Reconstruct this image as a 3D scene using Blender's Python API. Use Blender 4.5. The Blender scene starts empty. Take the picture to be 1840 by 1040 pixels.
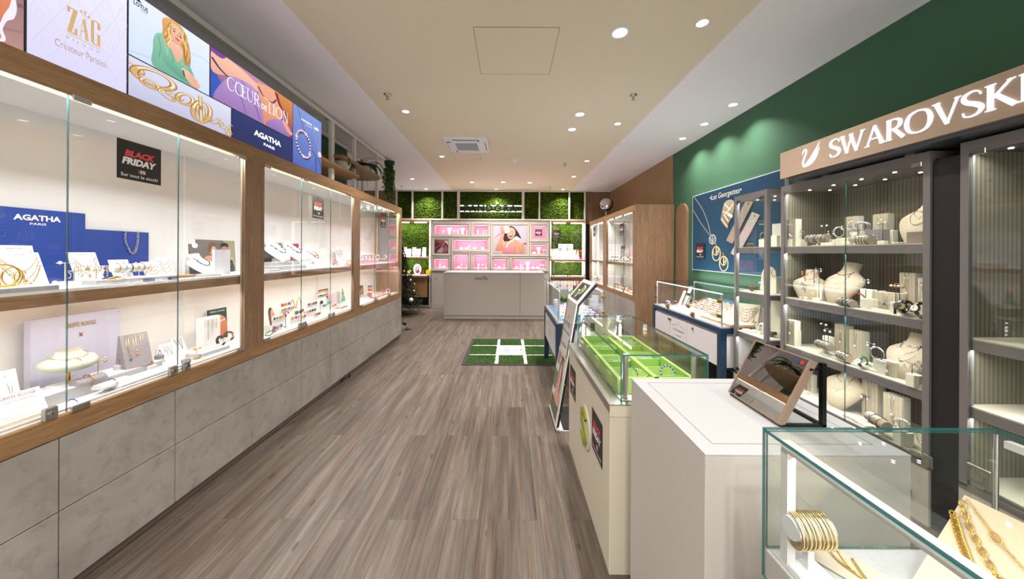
import bpy, math, random
from mathutils import Vector, Matrix
random.seed(7)
PI = math.pi
SC = bpy.context.scene
COL = SC.collection

# ------------------------------------------------------------------ camera
CAMZ = 1.36
FPX, VPX, VPY = 590.0, 915.0, 454.0
ROLL = math.radians(0.30)
cam_data = bpy.data.cameras.new('camera')
cam = bpy.data.objects.new('camera', cam_data)
COL.objects.link(cam)
cam_data.sensor_width = 36.0
cam_data.lens = FPX / 1840 * 36
cam_data.shift_x = (920 - VPX) / 1840
cam_data.shift_y = (VPY - 520) / 1840
cam_data.clip_start = 0.02
cam.location = (0, 0, CAMZ)
cam.rotation_euler = (Matrix.Rotation(PI/2, 4, 'X') @ Matrix.Rotation(ROLL, 4, 'Z')).to_euler()
SC.camera = cam

# ------------------------------------------------------------------ world, exposure
w = bpy.data.worlds.new('world'); SC.world = w; w.use_nodes = True
w.node_tree.nodes['Background'].inputs[0].default_value = (1.0, 0.97, 0.95, 1)
w.node_tree.nodes['Background'].inputs[1].default_value = 1.5
SC.view_settings.view_transform = 'Standard'
SC.view_settings.look = 'None'
SC.view_settings.gamma = 1.0
SC.view_settings.exposure = 0.28
SC.view_settings.use_curve_mapping = False
SC.cycles.max_bounces = 8
SC.cycles.transparent_max_bounces = 24
SC.cycles.glossy_bounces = 5
SC.cycles.diffuse_bounces = 4
SC.cycles.caustics_reflective = False
SC.cycles.caustics_refractive = False
SC.cycles.sample_clamp_indirect = 6.0
SC.cycles.use_denoising = True

CEIL = 2.92

def area(name, loc, sx, sy, power, rot=(0, 0, 0), color=(1, 0.96, 0.9), spread=PI, disk=False):
    l = bpy.data.lights.new(name, 'AREA')
    l.shape = 'DISK' if disk else 'RECTANGLE'
    l.size = sx
    if not disk: l.size_y = sy
    l.energy = power; l.color = color; l.spread = spread
    o = bpy.data.objects.new(name, l); COL.objects.link(o)
    o.location = loc; o.rotation_euler = rot
    return o
CASE = 1.0   # strips inside the cabinets

DOWN = 1.0
# positions of the round ceiling lamps (x, y, radius); one light below each
LAMPS = []
def pix(px, py, x=None, y=None, z=None):
    """point where the ray of a photo pixel meets a plane of the room"""
    a, b = px - VPX, py - VPY
    c, s = math.cos(ROLL), math.sin(ROLL)
    u, v = (a*c + b*s)/FPX, (b*c - a*s)/FPX
    if y is None:
        y = x/u if x is not None else (CAMZ - z)/v
    return Vector((u*y, y, CAMZ - v*y))
for px, py, r in ((1114, 58, .062), (1262, 41, .045), (1317, 187, .05), (1266, 222, .05), (1227, 248, .05),
                  (1042, 205, .058), (1028, 232, .058), (1110, 222, .045), (729, 200, .045), (794, 281, .045),
                  (741, 321, .045), (767, 340, .045), (848, 327, .058), (904, 327, .058), (952, 328, .058),
                  (1031, 317, .045), (1055, 289, .045), (892, 341, .045), (1010, 342, .045)):
    p = pix(px, py, z=CEIL)
    LAMPS.append((p.x, min(p.y, 8.05), r))
# lamps the photo implies outside its frame, near the entrance
HIDDEN_LAMPS = [(0.1, -0.9, .058), (-0.55, 1.1, .045), (-0.55, -0.2, .045), (2.1, 0.6, .05), (2.1, 0.1, .05), (0.4, -0.5, .058)]
for i, (lx, ly, lr) in enumerate(LAMPS + HIDDEN_LAMPS):
    area('downlight_beam', (lx, ly, CEIL - 0.02), lr*1.5, lr*1.5, 13*DOWN if lx < 1.8 else 7*DOWN, disk=True,
         color=(1, 0.95, 0.90), spread=math.radians(115))

# ------------------------------------------------------------------ colour and materials
def lin(c):
    if isinstance(c, str):
        c = c.lstrip('#'); c = [int(c[i:i+2], 16)/255 for i in (0, 2, 4)]
    return tuple(((x/12.92) if x <= 0.04045 else ((x+0.055)/1.055)**2.4) for x in c[:3]) + (1.0,)
MATS = {}
def mat(name, color='#808080', rough=0.5, metal=0.0, spec=0.5, emit=0.0, emit_color=None):
    if name in MATS: return MATS[name]
    m = bpy.data.materials.new(name); m.use_nodes = True
    b = m.node_tree.nodes['Principled BSDF']
    b.inputs['Base Color'].default_value = lin(color)
    b.inputs['Roughness'].default_value = rough
    b.inputs['Metallic'].default_value = metal
    b.inputs['Specular IOR Level'].default_value = spec
    if emit:
        b.inputs['Emission Color'].default_value = lin(emit_color or color)
        b.inputs['Emission Strength'].default_value = emit
    m.diffuse_color = lin(color)
    MATS[name] = m
    return m
def nodes(m):
    nt = m.node_tree
    return nt, nt.nodes, nt.links, nt.nodes['Principled BSDF']
def coords(nt, scale=(1, 1, 1), rot=(0, 0, 0), world=True):
    tc = nt.nodes.new('ShaderNodeTexCoord'); mp = nt.nodes.new('ShaderNodeMapping')
    mp.inputs['Scale'].default_value = scale; mp.inputs['Rotation'].default_value = rot
    if world:
        g = nt.nodes.new('ShaderNodeNewGeometry'); nt.links.new(g.outputs['Position'], mp.inputs['Vector'])
    else: nt.links.new(tc.outputs['Object'], mp.inputs['Vector'])
    return mp.outputs['Vector']
def noise(nt, vec, scale, detail=4, rough=.55, dist=0.0):
    n = nt.nodes.new('ShaderNodeTexNoise'); n.inputs['Scale'].default_value = scale
    n.inputs['Detail'].default_value = detail; n.inputs['Roughness'].default_value = rough
    n.inputs['Distortion'].default_value = dist
    nt.links.new(vec, n.inputs['Vector']); return n.outputs['Fac']
def ramp(nt, fac, stops):
    r = nt.nodes.new('ShaderNodeValToRGB'); e = r.color_ramp.elements
    while len(e) < len(stops): e.new(.5)
    for i, (p, c) in enumerate(stops): e[i].position = p; e[i].color = lin(c)
    nt.links.new(fac, r.inputs['Fac']); return r.outputs['Color']
def mix(nt, fac, a, b, mode='MIX'):
    m = nt.nodes.new('ShaderNodeMix'); m.data_type = 'RGBA'; m.blend_type = mode
    if isinstance(fac, float): m.inputs[0].default_value = fac
    else: nt.links.new(fac, m.inputs[0])
    for s, v in ((6, a), (7, b)):
        if isinstance(v, tuple): m.inputs[s].default_value = v
        else: nt.links.new(v, m.inputs[s])
    return m.outputs[2]
def bump(nt, fac, strength, dist=0.002):
    b = nt.nodes.new('ShaderNodeBump'); b.inputs['Strength'].default_value = strength; b.inputs['Distance'].default_value = dist
    nt.links.new(fac, b.inputs['Height']); nt.links.new(b.outputs['Normal'], nt.nodes['Principled BSDF'].inputs['Normal'])

def oak(name, scale, c1, c2, c3, rough=.5):
    m = mat(name, c2, rough)
    nt, N, L, B = nodes(m)
    v = coords(nt, scale)
    f = noise(nt, v, 9, 6, .62, .6)
    f2 = noise(nt, v, 42, 3, .7)
    a = ramp(nt, f, ((.3, c1), (.5, c2), (.72, c3)))
    b = ramp(nt, f2, ((.35, '#c8c0b4'), (.6, '#ffffff')))
    L.new(mix(nt, .55, a, b, 'MULTIPLY'), B.inputs['Base Color'])
    return m
# grain along y for rails, along z for posts and side panels, along x for shelves at the back wall
OAK_Y = oak('oak_grain_along_rail', (6, .45, 6), '#8a6847', '#9c7853', '#ae8a64')
OAK_Z = oak('oak_grain_upright', (5, 5, .4), '#80634a', '#927255', '#a38365')
OAK_X = oak('oak_grain_across', (.4, 6, 6), '#84643f', '#99764f', '#ab865e')
OAK_DARK = oak('oak_shelf_round', (.5, 5, 6), '#80603f', '#93704c', '#a5805a')

def floor_mat():
    m = mat('washed_wood_planks', '#8c8075', .45, spec=.35)
    nt, N, L, B = nodes(m)
    g = coords(nt, (1, 1, 1), (0, 0, PI/2))
    br = N.new('ShaderNodeTexBrick'); L.new(g, br.inputs['Vector'])
    br.inputs['Scale'].default_value = 1.0; br.inputs['Brick Width'].default_value = 1.22; br.inputs['Row Height'].default_value = .15
    br.inputs['Mortar Size'].default_value = .0007; br.inputs['Mortar Smooth'].default_value = .1
    br.offset = .37; br.offset_frequency = 2; br.inputs['Bias'].default_value = 0
    br.inputs['Color1'].default_value = (0, 0, 0, 1); br.inputs['Color2'].default_value = (1, 1, 1, 1); br.inputs['Mortar'].default_value = (.5, .5, .5, 1)
    # shift the grain from plank to plank
    vm = N.new('ShaderNodeVectorMath'); vm.operation = 'MULTIPLY_ADD'
    cx = coords(nt, (1, 1, 1))
    L.new(br.outputs['Color'], vm.inputs[0]); vm.inputs[1].default_value = (3, 7, 0); L.new(cx, vm.inputs[2])
    def stretched(s):
        mp = N.new('ShaderNodeMapping'); mp.inputs['Scale'].default_value = s; L.new(vm.outputs[0], mp.inputs['Vector']); return mp.outputs['Vector']
    a = noise(nt, stretched((9, .75, 1)), 1.5, 8, .68, .35)
    b = noise(nt, stretched((44, .7, 1)), 1.6, 6, .7, .3)
    c = noise(nt, stretched((170, 2.6, 1)), 1.5, 5, .75)
    base = ramp(nt, a, ((.25, '#544b45'), (.42, '#6e655f'), (.53, '#7f7772'), (.66, '#948c87'), (.82, '#6f645b')))
    streak = ramp(nt, b, ((.30, '#7c6450'), (.43, '#c9beb4'), (.56, '#ffffff'), (.72, '#d9c3ab')))
    fine = ramp(nt, c, ((.30, '#5f4f43'), (.40, '#cfc6be'), (.52, '#ffffff')))
    tint = ramp(nt, noise(nt, stretched((16, .42, 1)), 1.7, 5, .65, .5), ((.38, '#e6e8f2'), (.52, '#ffffff'), (.62, '#e2bf98'), (.72, '#c99f76')))
    col = mix(nt, .55, base, streak, 'MULTIPLY')
    col = mix(nt, .55, col, fine, 'MULTIPLY')
    col = mix(nt, .6, col, tint, 'MULTIPLY')
    # knots
    vo = N.new('ShaderNodeTexVoronoi'); vo.inputs['Scale'].default_value = 1.0; vo.inputs['Randomness'].default_value = 1
    L.new(stretched((9, 3.0, 1)), vo.inputs['Vector'])
    k = ramp(nt, vo.outputs['Distance'], ((.0, '#4d3c30'), (.045, '#b7a597'), (.06, '#6f5d4f'), (.10, '#ffffff')))
    col = mix(nt, .75, col, k, 'MULTIPLY')
    plank = ramp(nt, br.outputs['Color'], ((0, '#d8d0ca'), (1, '#ffffff')))
    col = mix(nt, .7, col, plank, 'MULTIPLY')
    col = mix(nt, 1.0, col, lin('#d9d4cb'), 'MULTIPLY')
    seam = ramp(nt, br.outputs['Fac'], ((0, '#ffffff'), (1, '#8a7d74')))
    col = mix(nt, .8, col, seam, 'MULTIPLY')
    L.new(col, B.inputs['Base Color'])
    bump(nt, b, .12, .001)
    return m
FLOOR = floor_mat()

def stone_mat(name, c1, c2, c3):
    m = mat(name, c2, .6, spec=.3)
    nt, N, L, B = nodes(m)
    v = coords(nt, (1, 1, 1))
    a = noise(nt, v, 2.2, 7, .6, .8); b = noise(nt, v, 14, 6, .7, .3)
    ca = ramp(nt, a, ((.3, c1), (.5, c2), (.7, c3)))
    cb = ramp(nt, b, ((.33, '#d5cfc8'), (.5, '#ffffff')))
    L.new(mix(nt, .55, ca, cb, 'MULTIPLY'), B.inputs['Base Color'])
    return m
STONE = stone_mat('pale_concrete', '#8f8a83', '#a09a93', '#aaa59f')

def speckle(name, c, c2, rough=.6, scale=400, spec=.4):
    m = mat(name, c, rough, spec=spec)
    nt, N, L, B = nodes(m)
    f = noise(nt, coords(nt), scale, 2, .6)
    L.new(ramp(nt, f, ((.4, c), (.62, c2))), B.inputs['Base Color'])
    return m
CREAM = speckle('cream_laminate', '#d2c9b4', '#dad1bd', .45)
GREIGE = speckle('greige_laminate', '#ada59c', '#b5ada4', .55, 250)
WHITELAM = speckle('white_laminate', '#b0b0b2', '#b8b8ba', .35, 300)
SIDELAM = speckle('warm_white_laminate', '#bfb8b0', '#c7c1b9', .4, 300)

def moss_mat(name, dark, mid, light, scale=34):
    m = mat(name, mid, .95, spec=.1)
    nt, N, L, B = nodes(m)
    v = coords(nt)
    a = noise(nt, v, scale, 4, .75, .4); b = noise(nt, v, 3.0, 3, .5)
    c1 = ramp(nt, a, ((.34, dark), (.5, mid), (.68, light)))
    c2 = ramp(nt, b, ((.35, '#b9c0a8'), (.6, '#ffffff')))
    L.new(mix(nt, .5, c1, c2, 'MULTIPLY'), B.inputs['Base Color'])
    return m
MOSS = moss_mat('reindeer_moss', '#131f06', '#34470f', '#5f7624')

WHITE_M = mat('case_white', '#f0efec', .45)
WHITE_PAINT = mat('white_paint', '#dbd6d3', .6)
CEIL_WHITE = mat('ceiling_white', '#f6f2f5', .75, spec=.2)
CEIL_BEIGE = mat('ceiling_beige', '#e6dac2', .75, spec=.2)
GREEN_WALL = mat('green_wall_paint', '#43674f', .7, spec=.2)
DARKGREEN = mat('dark_green_paint', '#26473a', .8, spec=.2)
WHITE_FRAME = mat('white_powder_coat', '#d6d0c8', .4)
BEIGE_FRAME = mat('beige_powder_coat', '#b9afa2', .45)
BLACK = mat('black_plastic', '#141414', .45)
BLACKM = mat('black_metal', '#1a1a1c', .35, .6)
DARKGREY = mat('dark_grey_metal', '#7f7a79', .42, .15)
CHROME = mat('chrome', '#d6d6d8', .12, 1.0)
STEEL = mat('brushed_steel', '#b7b4b0', .3, 1.0)
BRASS = mat('brass', '#9a7a34', .3, .9)
GOLD = mat('gold', '#e6bc5c', .18, 1.0)
PALEGOLD = mat('pale_gold', '#e2cf9a', .22, 1.0)
ROSE = mat('rose_gold', '#d9a58c', .2, 1.0)
SILVER = mat('silver', '#d9d9dc', .15, 1.0)
GUN = mat('oxidised_silver', '#7c7a78', .25, 1.0)
PEARL = mat('pearl', '#f1ebe2', .25, spec=.7)
NAVY = mat('navy_lacquer', '#17324c', .35)
NAVYPRINT = mat('navy_print', '#1c2c5c', .5)
BLUETRAY = mat('blue_velvet', '#2f7fb6', .8)
LIME = mat('lime_leatherette', '#a3cc66', .55)
BEIGE_FAB = speckle('beige_linen', '#b3a690', '#c4b8a2', .9, 500, .1)
IVORY = mat('ivory_acrylic', '#e9e7d6', .35)
TAUPE = speckle('taupe_suede', '#8d8175', '#9b9084', .9, 300, .1)
GREYFAB = speckle('grey_suede', '#8b8488', '#9a9397', .9, 300, .1)
LIGHTGREY = mat('light_grey_leatherette', '#cfd0d0', .5)
SAGE = mat('sage_leatherette', '#b4b8a6', .5)
CARD = mat('white_card', '#f2f1ef', .6)
LINER = mat('cream_card', '#e7dfcd', .6)
LAVENDER = mat('lavender_board', '#c6c4d6', .6)
RED = mat('red_enamel', '#c8332e', .3)
ORANGE = mat('orange_enamel', '#e0582e', .4)
TERRACOTTA = mat('terracotta', '#b5603a', .8)
COBALT = mat('blue_stone', '#2b4b9a', .15)
TEAL = mat('turquoise_stone', '#3fa79c', .25)
PURPLE = mat('purple_stone', '#6a4a8c', .2)
GREENST = mat('green_stone', '#2f6b45', .2)
PINKST = mat('pink_stone', '#dc7f9c', .3)
AMBER = mat('amber_stone', '#d98a2b', .2)
BLACKST = mat('black_stone', '#17171b', .15)
CRYSTAL = mat('crystal', '#f4f6ff', .05, .35, 1.0)
LEATHER = mat('brown_leather', '#5a3b28', .6)
PINKBOX = mat('pink_lacquer', '#e493aa', .6)
PINKTRAY = mat('pink_tray_card', '#eabfcb', .6)
LED = mat('led_diffuser', '#ffffff', .4, emit=2.0, emit_color='#fff6ea')
LEDCOOL = mat('led_tube', '#ffffff', .4, emit=1.6, emit_color='#f4f6ff')
LENS = mat('lamp_lens', '#ffffff', .4, emit=9.0, emit_color='#fff8f0')
LEAF = mat('fern_green', '#2d5226', .6)
LEAF2 = mat('ivy_green', '#3f6420', .55)
LEAF3 = mat('yellow_green_frond', '#8a8a30', .6)
NEEDLE = mat('fir_needles', '#16301c', .8)
MIRRORM = mat('mirror_silvering', '#e3e6e6', .015, 1.0)
FABSTRIPE = mat('ribbed_grey_panel', '#504c45', .85)
def ribs(m, c1, c2, s):
    nt, N, L, B = nodes(m)
    wv = N.new('ShaderNodeTexWave'); wv.wave_type = 'BANDS'; wv.bands_direction = 'DIAGONAL'; wv.inputs['Scale'].default_value = s
    g = coords(nt, (1, 1, 0)); L.new(g, wv.inputs['Vector'])
    L.new(ramp(nt, wv.outputs['Fac'], ((.2, c1), (.8, c2))), B.inputs['Base Color'])
ribs(FABSTRIPE, '#5a564d', '#77725f', 30)

def glass_mat(name, tint, rough=0.0, refl=.06):
    m = bpy.data.materials.new(name); m.use_nodes = True
    nt = m.node_tree; N, L = nt.nodes, nt.links; N.clear()
    out = N.new('ShaderNodeOutputMaterial'); t = N.new('ShaderNodeBsdfTransparent'); t.inputs[0].default_value = lin(tint)
    g = N.new('ShaderNodeBsdfGlossy'); g.inputs['Roughness'].default_value = rough
    lw = N.new('ShaderNodeLayerWeight'); lw.inputs['Blend'].default_value = .5
    p = N.new('ShaderNodeMath'); p.operation = 'POWER'; p.inputs[1].default_value = 4.5; L.new(lw.outputs['Facing'], p.inputs[0])
    a = N.new('ShaderNodeMath'); a.operation = 'MULTIPLY_ADD'; a.inputs[1].default_value = .8; a.inputs[2].default_value = refl*.5
    L.new(p.outputs[0], a.inputs[0])
    mx = N.new('ShaderNodeMixShader'); L.new(a.outputs[0], mx.inputs[0]); L.new(t.outputs[0], mx.inputs[1]); L.new(g.outputs[0], mx.inputs[2])
    L.new(mx.outputs[0], out.inputs[0]); m.diffuse_color = (.8, .95, .9, .3)
    MATS[name] = m
    return m
GLASS = glass_mat('clear_glass', '#fefefe')
GLASS2 = glass_mat('dark_case_glass', '#fbfdfc', refl=.09)
def edge_mat(name, c, alpha):
    m = bpy.data.materials.new(name); m.use_nodes = True
    nt = m.node_tree; B = nt.nodes['Principled BSDF']
    B.inputs['Base Color'].default_value = lin(c); B.inputs['Alpha'].default_value = alpha; B.inputs['Roughness'].default_value = .1
    MATS[name] = m; return m
EDGE = edge_mat('glass_edge', '#3b655f', .8)
EDGEDK = edge_mat('glass_edge_deep', '#2a6f70', .9)

def attr_mat(name, emit):
    m = bpy.data.materials.new(name); m.use_nodes = True
    nt = m.node_tree; B = nt.nodes['Principled BSDF']
    a = nt.nodes.new('ShaderNodeVertexColor'); a.layer_name = 'Col'
    if emit:
        B.inputs['Base Color'].default_value = (.02, .02, .02, 1)
        nt.links.new(a.outputs[0], B.inputs['Emission Color']); B.inputs['Emission Strength'].default_value = emit
    else: nt.links.new(a.outputs[0], B.inputs['Base Color'])
    B.inputs['Roughness'].default_value = .45
    MATS[name] = m; return m
PRINT = attr_mat('printed_picture', 0)
PRINTLIT = attr_mat('backlit_picture', .88)
# ------------------------------------------------------------------ mesh helpers
class MB:
    """collects shapes, builds ONE mesh object"""
    def __init__(s): s.v = []; s.f = []; s.m = []; s.sm = []; s.mats = []
    def mi(s, m):
        if m not in s.mats: s.mats.append(m)
        return s.mats.index(m)
    def add(s, vs, fs, m, smooth=False):
        o = len(s.v); s.v += [Vector(v) for v in vs]; k = s.mi(m)
        for f in fs: s.f.append([i+o for i in f]); s.m.append(k); s.sm.append(smooth)
        return s
    def box(s, x0, x1, y0, y1, z0, z1, m, M=None):
        vs = [Vector((x, y, z)) for z in (z0, z1) for y in (y0, y1) for x in (x0, x1)]
        if M: vs = [M @ v for v in vs]
        return s.add(vs, [(0, 2, 3, 1), (4, 5, 7, 6), (0, 1, 5, 4), (2, 6, 7, 3), (0, 4, 6, 2), (1, 3, 7, 5)], m)
    def bbox(s, x0, x1, y0, y1, z0, z1, m, b=.002, M=None):
        """box with chamfered vertical and top edges"""
        b = min(b, (x1-x0)/2.2, (y1-y0)/2.2, (z1-z0)/2.2)
        def ring(i, z):
            return [(x0+i, y0+i+b if i == 0 else y0+i, z)] if False else \
                   [(x0+b+i, y0+i, z), (x1-b-i, y0+i, z), (x1-i, y0+b+i, z), (x1-i, y1-b-i, z), (x1-b-i, y1-i, z), (x0+b+i, y1-i, z), (x0+i, y1-b-i, z), (x0+i, y0+b+i, z)]
        vs = ring(0, z0) + ring(0, z1-b) + ring(b*.8, z1)
        vs = [Vector(v) for v in vs]
        if M: vs = [M @ v for v in vs]
        fs = [tuple(range(7, -1, -1)), tuple(range(16, 24))]
        for r in (0, 8):
            for i in range(8): fs.append((r+i, r+(i+1) % 8, r+8+(i+1) % 8, r+8+i))
        return s.add(vs, fs, m)
    def cyl(s, p0, p1, r, m, n=16, r1=None, caps=True, smooth=True):
        p0, p1 = Vector(p0), Vector(p1); r1 = r if r1 is None else r1
        d = (p1-p0).normalized(); a = d.orthogonal().normalized(); b = d.cross(a)
        vs = [p + (a*math.cos(2*PI*i/n) + b*math.sin(2*PI*i/n))*q for p, q in ((p0, r), (p1, r1)) for i in range(n)]
        s.add(vs, [(i, (i+1) % n, n+(i+1) % n, n+i) for i in range(n)], m, smooth)
        if caps: s.add(vs, [tuple(range(n-1, -1, -1)), tuple(range(n, 2*n))], m)
        return s
    def tube(s, pts, r, m, n=6, closed=False, sx=1.0):
        pts = [Vector(p) for p in pts]; k = len(pts); vs = []; up = None
        for i, p in enumerate(pts):
            t = (pts[(i+1) % k]-pts[i-1]) if closed else (pts[min(i+1, k-1)]-pts[max(i-1, 0)])
            if t.length < 1e-9: t = Vector((0, 0, 1))
            t.normalize()
            if up is None: up = t.orthogonal().normalized()
            up = (up - t*up.dot(t))
            up = up.normalized() if up.length > 1e-6 else t.orthogonal().normalized()
            b = t.cross(up); q = r(i/(k-1)) if callable(r) else r
            for j in range(n): vs.append(p + up*math.cos(2*PI*j/n)*q + b*math.sin(2*PI*j/n)*q*sx)
        fs = []
        for i in range(k if closed else k-1):
            for j in range(n): fs.append((i*n+j, i*n+(j+1) % n, ((i+1) % k)*n+(j+1) % n, ((i+1) % k)*n+j))
        if not closed: fs += [tuple(range(n-1, -1, -1)), tuple((k-1)*n+j for j in range(n))]
        return s.add(vs, fs, m, True)
    def torus(s, c, R, r, m, M=None, n=20, k=6, sx=1.0, a0=0, a1=2*PI):
        """ring round the local z axis, M turns it"""
        c = Vector(c); closed = abs(a1-a0-2*PI) < 1e-6
        cnt = n if closed else n+1
        pts = []
        for i in range(cnt):
            a = a0+(a1-a0)*i/n; p = Vector((math.cos(a)*R*sx, math.sin(a)*R, 0))
            pts.append(c+(M @ p if M else p))
        return s.tube(pts, r, m, k, closed)
    def lathe(s, prof, m, c=(0, 0, 0), n=24, smooth=True, sy=1.0, caps=True):
        c = Vector(c); vs = [c+Vector((r*math.cos(2*PI*i/n), r*sy*math.sin(2*PI*i/n), z)) for r, z in prof for i in range(n)]
        fs = [(j*n+i, j*n+(i+1) % n, (j+1)*n+(i+1) % n, (j+1)*n+i) for j in range(len(prof)-1) for i in range(n)]
        s.add(vs, fs, m, smooth)
        if caps: s.add(vs, [tuple(range(n-1, -1, -1)), tuple((len(prof)-1)*n+i for i in range(n))], m)
        return s
    def ball(s, c, r, m, n=8, sz=1.0, sx=1.0):
        k = max(3, n//2); prof = [(r*sx*math.sin(PI*j/k) if 0 < j < k else 1e-5, -r*sz*math.cos(PI*j/k)) for j in range(k+1)]
        return s.lathe(prof, m, c, n)
    def prism(s, poly, z0, z1, m, M=None):
        n = len(poly); vs = [Vector((x, y, z)) for z in (z0, z1) for x, y in poly]
        if M: vs = [M @ v for v in vs]
        return s.add(vs, [tuple(range(n-1, -1, -1)), tuple(range(n, 2*n))] + [(i, (i+1) % n, n+(i+1) % n, n+i) for i in range(n)], m)
    def quad(s, a, b, c, d, m): return s.add([a, b, c, d], [(0, 1, 2, 3)], m)
    def build(s, name, parent=None, world=False, label=None, bevel=0):
        me = bpy.data.meshes.new(name)
        off = Vector((0, 0, 0))
        if world and parent is not None:
            p = parent
            while p is not None: off += p.location; p = p.parent
        me.from_pydata([tuple(v-off) for v in s.v], [], s.f)
        for m in s.mats: me.materials.append(m)
        me.polygons.foreach_set('material_index', s.m); me.polygons.foreach_set('use_smooth', s.sm)
        me.update()
        o = bpy.data.objects.new(name, me); COL.objects.link(o); o.parent = parent
        if label: o['label'] = label
        if bevel:
            b = o.modifiers.new('edge', 'BEVEL'); b.width = bevel; b.segments = 2; b.limit_method = 'ANGLE'
        return o

def tag(o, label, cat, group=None):
    o['label'] = label; o['category'] = cat
    if group: o['group'] = group
    return o
def struct(o): o['kind'] = 'structure'; return o
def thing(name, label, cat, loc=(0, 0, 0), rz=0, group=None):
    o = bpy.data.objects.new(name, None); COL.objects.link(o); o.empty_display_size = .05
    o.location = loc; o.rotation_euler = (0, 0, rz)
    return tag(o, label, cat, group)
CH = {}
def kids(o): return [c for c in o.children]
def dup(root, loc, rz=0, label=None, group=None, scale=None):
    def cp(o, parent):
        c = o.copy(); COL.objects.link(c); c.parent = parent
        if parent is None: pass
        for ch in kids(o): cp(ch, c)
        return c
    r = cp(root, None); r.location = loc; r.rotation_euler = (0, 0, rz)
    if label: r['label'] = label
    if group: r['group'] = group
    elif 'group' in r: del r['group']
    if scale: r.scale = (scale,)*3 if not isinstance(scale, tuple) else scale
    else: r.scale = (1, 1, 1)
    return r
PROTO = {}
def put(key, builder, loc, rz=0, label='', group=None, scale=None):
    """first use builds the kind at the origin and moves it, later uses copy it part by part"""
    if key not in PROTO:
        o = builder(); PROTO[key] = o
        o.location = loc; o.rotation_euler = (0, 0, rz)
        if label: o['label'] = label
        if group: o['group'] = group
        if scale: o.scale = (scale,)*3 if not isinstance(scale, tuple) else scale
        return o
    return dup(PROTO[key], loc, rz, label, group, scale)

# ------------------------------------------------------------------ flat frames: text, printed pictures, panes
def frame(o, u, v=(0, 0, 1)):
    u, v = Vector(u).normalized(), Vector(v).normalized(); n = u.cross(v)
    return Matrix(((u.x, v.x, n.x, o[0]), (u.y, v.y, n.y, o[1]), (u.z, v.z, n.z, o[2]), (0, 0, 0, 1)))
def text(s, F, x, y, h=None, wd=None, m=None, parent=None, bold=0.0, depth=.0008, align='CENTER', shear=0.0, name='lettering', world=True, spacing=1.0, lift=.0004, lit=None):
    cu = bpy.data.curves.new(name, 'FONT'); cu.body = s; cu.size = 1; cu.offset = bold; cu.shear = shear; cu.space_character = spacing
    cu.resolution_u = 2; cu.align_x = 'LEFT'
    t = bpy.data.objects.new('t', cu); COL.objects.link(t)
    dg = bpy.context.evaluated_depsgraph_get()
    me = bpy.data.meshes.new_from_object(t.evaluated_get(dg))
    bpy.data.objects.remove(t); bpy.data.curves.remove(cu)
    vs = [v.co.copy() for v in me.vertices]; fs = [tuple(p.vertices) for p in me.polygons]
    bpy.data.meshes.remove(me)
    if not vs: return None
    x0, x1 = min(v.x for v in vs), max(v.x for v in vs); y0, y1 = min(v.y for v in vs), max(v.y for v in vs)
    if h is None: sx = sy = wd/(x1-x0)
    else: sy = h/(y1-y0); sx = sy if wd is None else wd/(x1-x0)
    ax = {'CENTER': (x0+x1)/2, 'LEFT': x0, 'RIGHT': x1}[align]
    mb = MB()
    pv = [F @ Vector(((v.x-ax)*sx+x, (v.y-(y0+y1)/2)*sy+y, lift+depth)) for v in vs]
    mb.add(pv, fs, m)
    return mb.build(name, parent, world)
def smooth_poly(pts, k=5):
    n = len(pts); out = []
    for i in range(n):
        p0, p1, p2, p3 = pts[i-1], pts[i], pts[(i+1) % n], pts[(i+2) % n]
        for j in range(k):
            t = j/k
            out.append(tuple(.5*((2*p1[a])+(-p0[a]+p2[a])*t+(2*p0[a]-5*p1[a]+4*p2[a]-p3[a])*t*t+(-p0[a]+3*p1[a]-3*p2[a]+p3[a])*t*t*t) for a in (0, 1)))
    return out
def curve_pts(pts, k=6):
    out = []; n = len(pts)
    for i in range(n-1):
        p0, p1, p2, p3 = pts[max(i-1, 0)], pts[i], pts[i+1], pts[min(i+2, n-1)]
        for j in range(k):
            t = j/k
            out.append(tuple(.5*((2*p1[a])+(-p0[a]+p2[a])*t+(2*p0[a]-5*p1[a]+4*p2[a]-p3[a])*t*t+(-p0[a]+3*p1[a]-3*p2[a]+p3[a])*t*t*t) for a in range(len(p1))))
    out.append(tuple(pts[-1])); return out
def ell(cx, cy, rx, ry, n=20, rot=0): 
    return [(cx+rx*math.cos(a)*math.cos(rot)-ry*math.sin(a)*math.sin(rot), cy+rx*math.cos(a)*math.sin(rot)+ry*math.sin(a)*math.cos(rot)) for a in (2*PI*i/n for i in range(n))]
def band(pts, wd, k=5, closed=False):
    """ribbon outline along a smooth line; wd constant or list per control point"""
    if closed: pts = list(pts)+[pts[0]]
    ws = wd if isinstance(wd, (list, tuple)) else [wd]*len(pts)
    q = curve_pts([(p[0], p[1], w_) for p, w_ in zip(pts, ws)], k)
    L_, R_ = [], []
    for i in range(len(q)):
        a, b = q[max(i-1, 0)], q[min(i+1, len(q)-1)]
        dx, dy = b[0]-a[0], b[1]-a[1]; d = math.hypot(dx, dy) or 1
        nx, ny = -dy/d*q[i][2]/2, dx/d*q[i][2]/2
        L_.append((q[i][0]+nx, q[i][1]+ny)); R_.append((q[i][0]-nx, q[i][1]-ny))
    return L_, R_
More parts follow.
